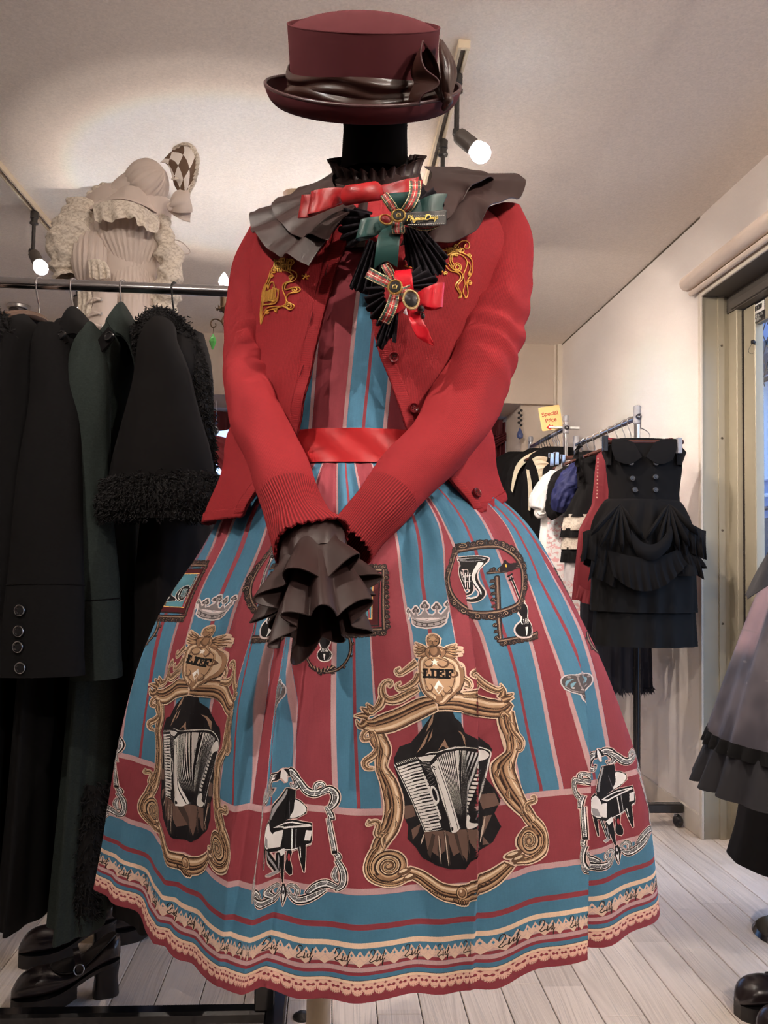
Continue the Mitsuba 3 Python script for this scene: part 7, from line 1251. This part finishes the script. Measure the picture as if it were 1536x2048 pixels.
for q in ([(405, 1210), (470, 1205), (488, 1280), (420, 1300)], [(985, 1130), (1060, 1115), (1082, 1195), (1010, 1225)]): gf2.poly(q, B1)
for q in ([(540, 1385), (700, 1360), (690, 1500), (640, 1540), (560, 1500)], [(690, 1370), (880, 1340), (920, 1400), (880, 1560), (820, 1500), (760, 1530)], [(890, 1340), (960, 1330), (1000, 1480), (960, 1470)], [(460, 1370), (520, 1330), (500, 1400), (470, 1440)], [(1010, 1270), (1050, 1260), (1010, 1400), (1040, 1450), (1010, 1460)]): gf2.poly(q, B1)
for q in ([(590, 1390), (615, 1400), (580, 1560), (560, 1520)], [(680, 1370), (720, 1400), (735, 1600), (700, 1520)], [(760, 1370), (790, 1370), (850, 1560), (800, 1480)], [(640, 1420), (660, 1420), (655, 1590), (630, 1500)], [(890, 1380), (905, 1380), (935, 1520), (900, 1470)]): gf2.poly(q, B2)
for l in ([(690, 1370), (720, 1600)], [(640, 1400), (660, 1590)], [(1020, 1270), (1000, 1440)], [(540, 1400), (520, 1470)]): gf2.taper(l, [3, 10, 2], (206, 190, 176), 6)
def quad(a, b, c, d): return lambda s, t: (V(a)*(1-s)+V(b)*s)*(1-t)+(V(d)*(1-s)+V(c)*s)*t
kb = quad((364, 925), (512, 882), (668, 1352), (545, 1382))
gf2.poly([(510, 882), (600, 850), (700, 850), (830, 1340), (745, 1376), (665, 1352)], K)
gf2.poly([(600, 855), (640, 845), (790, 805), (860, 795), (1020, 838), (1036, 860), (1030, 960), (972, 1310), (950, 1335), (880, 1335), (815, 1345), (745, 1375)], K)
gf2.poly([kb(0, 0), kb(1, 0), kb(1, 1), kb(0, 1)], K)
NK = 22
for i in range(NK):
    a, b = 0.055+(i+.10)/NK*.94, 0.055+(i+.90)/NK*.94; gf2.poly([kb(.05, a), kb(.98, a), kb(.98, b), kb(.05, b)], WH)
    if i % 7 not in (2, 6): gf2.poly([kb(.42, b-.012), kb(.98, b-.012), kb(.98, b+.018), kb(.42, b+.018)], K)
for i in range(12): gf2.line([kb(.08+i*.075, 0.0), kb(.12+i*.075, 0.028)], 4, WH, 0)
for i in range(13):
    t = i/12; gf2.add(ell(548+t*105, 1018+t*262, 11, 12), WH); gf2.line([(565+t*95, 1005+t*250), (600+t*80, 985+t*230)], 3, (120, 116, 116), 0) if i < 8 else None
gf2.poly([(590, 1075), (612, 1072), (645, 1180), (625, 1190)], WH, 3); gf2.poly([(600, 1090), (610, 1088), (632, 1170), (624, 1172)], K, 3)
gf2.poly([(510, 888), (590, 868), (640, 862), (600, 905), (540, 915)], WH); 
for i in range(9): gf2.line([(525+i*8, 925+i*9), (590+i*3, 915+i*9)], 2.5, (150, 146, 146), 0)
gf2.poly([(598, 935), (625, 915), (640, 895), (690, 1000), (770, 1180), (822, 1338), (748, 1376), (735, 1340), (712, 1260), (685, 1200), (650, 1090), (625, 1000)], WH, 2)
gf2.line([(650, 930), (700, 1060), (760, 1230), (800, 1345)], 5, K); gf2.line([(690, 1180), (740, 1330), (752, 1365)], 4, K); gf2.add(ell(752, 1350, 10, 12), K)
gf2.line([(612, 935), (640, 1020), (668, 1100), (700, 1200)], 3, K)
gf2.taper(spiral(622, 948, 16, 3, 0, 1.3, 12), [4, 3], K, 2)
top = spl([(645, 885), (700, 850), (780, 822), (860, 818), (942, 832)], 60); bot = np.linspace((815, 1338), (884, 1325), 60)
for i in range(19):
    a, b = i*3, i*3+1.55+0.5*(i % 2); ia, ib = int(a), min(59, int(round(b))+0)
    qa, qb = top[ia], (top[ib]+top[min(59, ib+1)])/2 if i % 2 else top[ib]; 
    gf2.poly([qa, qb, bot[ib]*.985+qb*.015, bot[ia]*.99+qa*.01], WH if i < 14 else (205, 205, 206))
for i in range(18): gf2.taper([top[i*3+2], bot[i*3+2]*.62+top[i*3+2]*.38, bot[i*3+2]], [2, 5, 5], K, 5)
gf2.poly([(820, 900), (850, 900), (872, 1250), (850, 1300)], (60, 62, 84)) if False else None
gf2.poly([(956, 834), (1018, 850), (1030, 872), (1018, 896), (985, 912), (968, 934), (946, 932)], WH, 2)
gf2.poly([(905, 1240), (932, 1246), (930, 1288), (962, 1292), (945, 1325), (918, 1334), (884, 1330)], WH, 2)
for i in range(11):
    t = i/10; x, y = 957-t*50, 948+t*268; gf2.poly([(x-12, y-9), (x+10, y-8), (x+8, y+9), (x-13, y+8)], WH)
for i in range(14): gf2.line([(985+i*1.5-i*4, 980+i*22), (1005-i*4, 965+i*22)], 2.5, (110, 110, 116), 0)
gf2.line([(565, 862), (600, 850), (640, 846), (700, 828), (790, 800), (860, 794), (950, 812), (1020, 838), (1034, 862), (1022, 980), (970, 1310)], 6, WH, 6)
gf2.line([(364, 925), (545, 1384), (668, 1354)], 4, WH, 0)
# --- silver frame with a grand piano
pn = Print('PN'); S0, S1, S2, S3 = (16, 15, 18), (80, 79, 84), (150, 150, 154), (244, 243, 242)
def silver(path, w):
    pr = pn; w = V(w, float); pr.taper(path, w, S0); q = spl(path, 8*len(path)); t = np.gradient(q, axis=0); t /= np.linalg.norm(t, axis=1, keepdims=True)+1e-9; nn = np.stack([-t[:, 1], t[:, 0]], 1); ww = np.interp(np.linspace(0, 1, len(q)), np.linspace(0, 1, len(w)), w)
    for k, f, c in ((-.24, .17, S3), (.10, .10, S2), (.30, .09, S3), (-.05, .05, S2)): pr.taper((q+nn*(ww*k)[:, None])[::3], w*f, c, 3)
    for k in range(4, len(q)-4, 5): pr.line([q[k]-nn[k]*ww[k]*.12+t[k]*3, q[k]+nn[k]*ww[k]*.25-t[k]*4], 1.6+ww[k]*.05, S3 if k % 2 else S1, 0)
mx = lambda l: [(1860-x, y) for x, y in l]     # the frame is symmetrical about x = 930
half = [([(925, 385), (965, 372), (1000, 395), (1010, 435), (985, 450), (965, 430)], [24, 40, 46, 40, 26, 10]), ([(985, 385), (1025, 420), (1060, 462), (1105, 472), (1140, 455)], [20, 34, 40, 40, 30]), ([(1100, 460), (1110, 430), (1135, 425), (1140, 450), (1120, 455)], [16, 24, 22, 16, 6]), ([(1130, 470), (1170, 452), (1192, 480), (1180, 530), (1158, 560)], [24, 36, 40, 36, 18]),
        ([(1150, 540), (1172, 580), (1178, 606)], [18, 28, 26]), ([(1163, 600), (1180, 700), (1192, 780)], [20, 22, 22]), ([(1198, 780), (1208, 800), (1202, 815)], [24, 30, 20]), ([(1200, 815), (1232, 880), (1225, 945), (1190, 968)], [22, 38, 40, 20]), ([(1200, 850), (1190, 900), (1205, 930)], [14, 26, 12]), ([(1195, 955), (1150, 935), (1095, 950), (1055, 985)], [30, 44, 40, 24]), ([(1150, 965), (1100, 990), (1050, 1010), (1000, 1015), (960, 985)], [20, 40, 44, 40, 16]), ([(1000, 1000), (1010, 960), (975, 945), (955, 965), (975, 980)], [20, 24, 20, 16, 6]), ([(960, 990), (945, 970), (930, 965)], [20, 24, 22])]
for l, w in half: silver(l, w); silver(mx(l), w)
pn.taper([(930, 940), (932, 985), (928, 1020), (925, 1055)], [20, 44, 30, 2], S0); pn.taper([(930, 950), (930, 990), (927, 1045)], [6, 20, 2], S3); pn.add(ell(930, 985, 8, 12), S0)
pn.taper([(905, 395), (930, 360), (955, 395)], [8, 26, 8], S0); pn.taper([(928, 345), (930, 380), (932, 420)], [4, 22, 6], S3)
pn.outline(5, (216, 190, 184))
pp = Print('PN')
pp.poly([(862, 575), (885, 520), (928, 452), (1003, 462), (1000, 505), (1030, 515), (1062, 545), (1058, 575), (1005, 606), (958, 612), (860, 640)], S0)
pp.poly([(1000, 512), (1030, 522), (1058, 550), (1052, 572), (1005, 600), (965, 606), (985, 580), (995, 545)], S3, 2); pp.poly([(868, 580), (890, 525), (930, 458), (940, 462), (900, 535), (880, 590)], S2)
pp.line([(958, 520), (972, 610), (960, 650)], 4, S1, 0)
pp.poly([(815, 612), (850, 585), (880, 625), (1000, 612), (1085, 622), (1088, 700), (1080, 732), (985, 772), (900, 775), (818, 720)], S0)
pp.poly([(820, 620), (850, 598), (876, 640), (886, 690), (880, 722), (860, 735), (820, 705)], S3, 2); pp.poly([(818, 660), (850, 680), (862, 730), (820, 706)], S2)
pp.poly([(885, 635), (990, 622), (1078, 630), (1085, 640), (985, 655), (920, 662)], S3); pp.poly([(900, 640), (985, 630), (1060, 634), (985, 646), (925, 652)], S0)
pp.poly([(885, 660), (918, 668), (900, 752), (870, 735)], S3); pp.poly([(1058, 660), (1082, 652), (1078, 712), (1055, 722)], S3, 1); pp.line([(985, 660), (985, 768)], 6, S3, 0); pp.line([(1008, 660), (1006, 756)], 4, S2, 0)
pp.line([(900, 770), (985, 766), (1078, 728)], 5, S3, 0)
for a, b, w in (((895, 775), (888, 880), 20), ((860, 745), (884, 872), 16)): pp.taper([a, b], [w, w], S0, 6); pp.taper([a, b], [w*.3, w*.3], S2, 6)
pp.poly([(850, 870), (890, 866), (892, 884), (862, 886)], S2)
pp.taper([(912, 775), (918, 850), (926, 935)], [44, 32, 10], S0); pp.poly([(890, 768), (945, 766), (930, 795), (905, 800)], S3, 1); pp.taper([(1037, 730), (1040, 800), (1047, 872)], [40, 30, 6], S0); pp.taper([(1028, 745), (1032, 800)], [5, 3], S3); pp.taper([(828, 725), (826, 830)], [20, 8], S0)
pp.poly([(955, 775), (985, 770), (975, 810), (985, 850), (978, 895), (940, 860), (950, 820)], S0, 2); pp.add(ell(968, 805, 8, 20), (150, 52, 60))
pp.outline(4, (222, 196, 190))
# --- crown
cr = Print('CR'); C0, C1, C2 = (84, 78, 80), (140, 132, 134), (176, 168, 168)
base = [(318, 462), (350, 478), (405, 486), (460, 476), (492, 458), (490, 492), (470, 512), (405, 522), (345, 514), (322, 496)]
cr.poly([(300, 430), (316, 438), (330, 458), (342, 444), (352, 462), (372, 452), (384, 436), (398, 438), (412, 456), (432, 458), (450, 440), (470, 456), (490, 430), (504, 412), (496, 470), (318, 470)], C1)
for x, y, s in ((296, 436, 12), (340, 432, 18), (390, 410, 20), (448, 416, 19), (500, 402, 13)):
    for a, b in ((0, -s*.55), (-s*.55, .1*s), (s*.55, .1*s)): cr.add(Point(x+a, y+b).buffer(s*.52), C0)
    cr.add(Point(x, y).buffer(s*.4), C2); cr.line([(x, y), (x+2, y+34)], s*.4, C1, 0)
cr.poly(base, C2); cr.line([(322, 478), (350, 490), (405, 498), (460, 488), (490, 474)], 5, C0); cr.line([(326, 500), (350, 510), (405, 516), (460, 508), (486, 494)], 4, C0)
for x, y in ((345, 497), (375, 504), (405, 506), (437, 503), (467, 494)): cr.add(Point(x, y).buffer(5), C0)
cr.outline(7, (232, 222, 222))
# --- crown hanging upside down, dark
ic = Print('IC')
for x, y, rx, ry in ((1146, 802, 32, 38), (1190, 786, 34, 40), (1226, 796, 26, 38)): ic.add(ell(x, y, rx, ry), C0)
ic.poly([(1120, 812), (1160, 800), (1240, 806), (1236, 836), (1222, 858), (1220, 884), (1200, 908), (1182, 888), (1174, 862), (1146, 850), (1126, 838)], C0); ic.taper([(1196, 895), (1198, 912)], [12, 4], C0)
for l in ([(1128, 828), (1134, 800), (1148, 784)], [(1146, 834), (1148, 812), (1156, 800)], [(1210, 770), (1226, 782), (1228, 806)], [(1180, 806), (1184, 780), (1194, 764)]): ic.taper(l, [3, 11, 3], (120, 160, 176))
for x, y in ((1136, 776), (1160, 766), (1176, 756), (1204, 754), (1216, 764), (1238, 772)): ic.add(Point(x, y).buffer(6), C1)
for l in ([(1126, 826), (1150, 846), (1180, 850), (1215, 840), (1234, 815)], [(1178, 866), (1200, 872), (1220, 864)], [(1184, 886), (1200, 890), (1216, 882)], [(1160, 775), (1168, 812), (1180, 842)], [(1200, 770), (1206, 810), (1206, 842)]): ic.line(l, 5, C1)
for x, y in ((1190, 862), (1206, 862), (1150, 832), (1176, 838), (1204, 832)): ic.add(Point(x, y).buffer(5), C2)
ic.outline(6, (206, 200, 204))
# --- oval frame with a horn and a square frame with a violin
D0, D1, D2 = (34, 26, 28), (88, 70, 64), (150, 124, 104)
def lacewood(pr, path, w, n, r, closed=False, out=1):
    """a dark carved frame: rail with a row of little curls outside"""
    pr.line(path, w, D0, 6); pr.line(path, w*.5, D1, 6); pr.line(path, w*.18, D2, 6)
    q = spl(path, 200); s = np.r_[0, np.cumsum(np.linalg.norm(np.diff(q, axis=0), axis=1))]; t = np.gradient(q, axis=0); t /= np.linalg.norm(t, axis=1, keepdims=True); nn = np.stack([-t[:, 1], t[:, 0]], 1)*out
    for k in range(n):
        i = np.searchsorted(s, (k+.5)/n*s[-1]); c = q[i]+nn[i]*(w*.5+r*.5); big = r*(1.0+.28*(k % 2)); pr.add(Point(*c).buffer(big, quad_segs=5), D0); pr.taper(spiral(*c, big*.75, big*.1, k*2.1, 1.2, 14), [r*.2, r*.12], D2 if k % 2 else D1, 2)
        c2 = q[min(i+3, 199)]+nn[i]*(w*.5+r*1.25); pr.add(Point(*c2).buffer(r*.5, quad_segs=4), D0); pr.add(Point(*c2).buffer(r*.2, quad_segs=3), D1)
def violin(pr, cx, cy, s, ang=0, neck=1.0):
    R = lambda l: [tuple(V([cx, cy])+V([[math.cos(ang), -math.sin(ang)], [math.sin(ang), math.cos(ang)]])@(V(p)*s)) for p in l]
    bodyp = R([(-.36, -.75), (0, -.92), (.36, -.75), (.40, -.45), (.24, -.12), (.28, .05), (.50, .30), (.52, .62), (.30, .88), (0, .95), (-.30, .88), (-.52, .62), (-.50, .30), (-.28, .05), (-.24, -.12), (-.40, -.45)])
    nk = R([(-.06, -.85), (-.05, -1.9*neck), (-.12, -2.05*neck), (0, -2.25*neck), (.12, -2.05*neck), (.05, -1.9*neck), (.06, -.85)])
    g = Polygon(spl(bodyp, 64, True)).union(Polygon(nk))
    for dx, dy in ((-.2, -1.95), (.2, -2.0), (-.2, -2.1), (.2, -2.12)): g = g.union(LineString(R([(0, dy*neck), (dx, dy*neck)])).buffer(.05*s))
    pr.add(g.buffer(.09*s), (228, 214, 212)); pr.add(g, S0)
    for x in (-.16, -.05, .06, .17): pr.line(R([(x, -.05), (x*.8, .22)]), .04*s, S3, 0)
    pr.line(R([(-.25, -.18), (-.3, .05), (-.22, .22)]), .05*s, S3); pr.line(R([(.25, -.18), (.3, .05), (.22, .22)]), .05*s, S3); pr.taper(R([(0, .4), (0, .9)]), [.16*s, .02*s], S3); pr.line(R([(.43, .35), (.44, .62), (.25, .84)]), .04*s, S2)
ga = Print('GA')
lacewood(ga, [(738, 262), (752, 360), (766, 470), (782, 585)], 20, 10, 9, out=1)
lacewood(ga, [(776, 588), (850, 574), (920, 560), (1000, 545)], 22, 12, 11, out=1)
lacewood(ga, [(705, 240), (770, 230), (880, 205)], 14, 6, 12, out=-1); ga.poly([(740, 225), (750, 190), (770, 172), (800, 190), (860, 190), (850, 215), (760, 232)], D0, 3); ga.add(Point(772, 203).buffer(8), (214, 170, 70))
ga.line([(872, 410), (838, 330), (806, 262)], 22, (228, 214, 212), 0); ga.line([(872, 410), (838, 330), (806, 262)], 13, S0, 0); ga.line([(788, 278), (824, 268)], 9, S0, 0); ga.line([(780, 258), (818, 246)], 9, S0, 0); violin(ga, 886, 480, 92, -0.12, .5)
oval = [(700+198*math.cos(a), 275+172*math.sin(a)) for a in np.linspace(0, 2*np.pi, 40)]
lacewood(ga, oval, 24, 44, 14, out=-1); ga.line(oval, 5, D2, 4)
tub = Print('GA')
tub.poly([(586, 174), (694, 168), (682, 200), (668, 245), (674, 300), (648, 300), (644, 250), (628, 212)], S0, 2); tub.add(ell(640, 172, 56, 16, -4), S0)
tub.line([(660, 250), (680, 310), (697, 345), (684, 376), (655, 381), (628, 362), (611, 320), (597, 262), (592, 230), (604, 212), (628, 214)], 19, S0); tub.line([(612, 316), (630, 346), (652, 350), (662, 328), (656, 296)], 10, S0)
for i in range(4): tub.line([(608+i*13, 236), (616+i*13, 322)], 10, S0, 0)
for i in range(4): tub.line([(608+i*13, 242), (615+i*13, 316)], 3, S3, 0); tub.add(Point(607+i*13, 232).buffer(6), S0)
tub.line([(604, 262), (652, 256)], 4, S3, 0); tub.line([(610, 290), (656, 284)], 3, S3, 0)
tub.taper([(672, 186), (660, 240), (668, 290), (690, 335), (694, 352)], [20, 12, 9, 6, 3], S3); tub.line([(598, 236), (604, 275), (618, 326), (634, 356)], 3, S3); tub.line([(640, 372), (664, 374), (682, 364)], 4, S3); tub.add(ell(640, 172, 46, 10, -4), S2); tub.add(ell(646, 173, 30, 6, -4), S0)
tub.outline(5, (228, 214, 212))
# --- square frame with a french horn over an oval with a violin
gb = Print('GB')
arc = [(1235+128*math.cos(a), 800+140*math.sin(a)) for a in np.linspace(math.pi*1.12, -0.35, 26)]
lacewood(gb, arc, 16, 8, 6, out=1)
for x in range(-3, 4): gb.taper([(1212+x*22, 925-abs(x)*7), (1211+x*16, 960-abs(x)*10)], [26, 8], D0); gb.taper([(1212+x*22, 925-abs(x)*7), (1211+x*17, 948-abs(x)*9)], [8, 3], D2)
violin(gb, 1228, 812, 70, 0.0, 0.9)
fr_ = sbox(1255, 396, 1535, 690); gb.add(fr_, (74, 22, 28)); gb.add(fr_.difference(sbox(1262, 404, 1528, 682)), D0)
lacewood(gb, [(1230, 712), (1340, 716), (1450, 712), (1560, 705)], 26, 16, 13, out=1); lacewood(gb, [(1232, 378), (1390, 374), (1560, 380)], 24, 14, 12, out=-1); lacewood(gb, [(1240, 380), (1238, 540), (1236, 712)], 20, 12, 11, out=1); lacewood(gb, [(1550, 380), (1552, 540), (1556, 705)], 20, 12, 11, out=-1)
gb.add(sbox(1288, 428, 1502, 652), (236, 190, 120)); gb.add(sbox(1294, 434, 1496, 646), (86, 140, 156)); gb.poly([(1470, 434), (1484, 434), (1488, 646), (1474, 646)], (150, 52, 60)); gb.poly([(1296, 644), (1300, 600), (1330, 610), (1350, 644)], (110, 84, 56))
hn = Print('GB')
hn.poly([(1302, 612), (1310, 520), (1322, 535), (1350, 575), (1385, 590), (1395, 606), (1360, 612), (1325, 618)], S0, 2); hn.add(ell(1430, 560, 48, 50).difference(ell(1430, 560, 32, 34)), S0); hn.add(ell(1430, 560, 30, 32), (86, 140, 156)); hn.line([(1470, 530), (1478, 490), (1474, 455)], 9, S0); hn.taper([(1478, 490), (1470, 452)], [8, 16], S0)
hn.line([(1402, 535), (1410, 580), (1440, 585), (1456, 540)], 8, S0)
for i in range(4): hn.line([(1408+i*13, 528), (1410+i*13, 590)], 7, S0, 0); hn.line([(1408+i*13, 532), (1410+i*13, 586)], 2.5, S3, 0)
hn.poly([(1308, 606), (1322, 585), (1345, 590), (1330, 606)], S3, 2); hn.line([(1396, 530), (1404, 590), (1440, 606), (1470, 580)], 4, S3)
hn.outline(4, (226, 214, 210))
for du in (0, -4):
    ga.lay('framed_instruments_print', du, 'dark oval frame and square frame with a violin'); tub.lay('tuba_print', du, 'black and white tuba', off=.0007)
for du in (0, -4, 4):
    gb.lay('framed_horn_print', du, 'dark picture frame over an oval frame with a violin'); hn.lay('horn_print', du, 'black french horn', off=.0007)
for du in (0, -4):
    cr.lay('crown_print', du, 'grey crown'); ic.lay('hanging_crown_print', du, 'dark crown hanging upside down')
for du in (0, 4, -4):
    pn.lay('silver_frame_print', du, 'black and silver scrolled frame'); pp.lay('piano_print', du, 'black and white grand piano', off=.0007)
for du in (0, -4):
    gf2.lay('accordion_print', du, 'accordion held by a figure in black draped clothes'); gf.lay('gilt_frame_print', du, 'large gilt frame with cherub and lettering', off=.0007)
# --- little script words along the zigzag band
def script_word(u0, h0):
    L = [[(.05, .55), (.25, .95), (.45, .9), (.25, .3), (.05, .1), (.2, .0), (.45, .12), (.7, .02)], [(.62, .12), (.72, .42), (.70, .08), (.82, .14)], [(.84, .2), (.98, .38), (.94, .1), (1.12, .16)], [(1.12, .2), (1.34, .8), (1.22, .5), (1.14, -.3), (1.26, .1), (1.38, .22)], [(1.12, .38), (1.3, .42)], [(.74, .62), (.75, .64)]]
    return L
mat('script_ink', (40, 28, 26), rough=0.7)
for k in range(-15, 16):
    u0, h0 = k*0.352+0.12, 0.0392; ws, wf, at_ = [], [], 0
    for l in script_word(u0, h0):
        g = LineString(spl(l, 8*len(l))).buffer(0.034, quad_segs=2)
        v, f = trimesh.creation.triangulate_polygon(g.simplify(0.01), engine='earcut')
        v3, f3 = trimesh.remesh.subdivide_to_size(np.c_[v*0.0132, 0*v[:, 0]], f, 0.004)
        ws.append(np.c_[u0+v3[:, 0]*1.12/0.125, h0+v3[:, 1], np.full(len(v3), .0004)]); wf.append(f3+at_); at_ += len(v3)
    Q = np.vstack(ws); P = cloth_pt(Q[:, 0], Q[:, 1], Q[:, 2]); F = np.vstack(wf)
    part(dress, 'script_word', trimesh.Trimesh(P, F[:, ::-1], process=False), 'mat_script_ink', smooth=False)
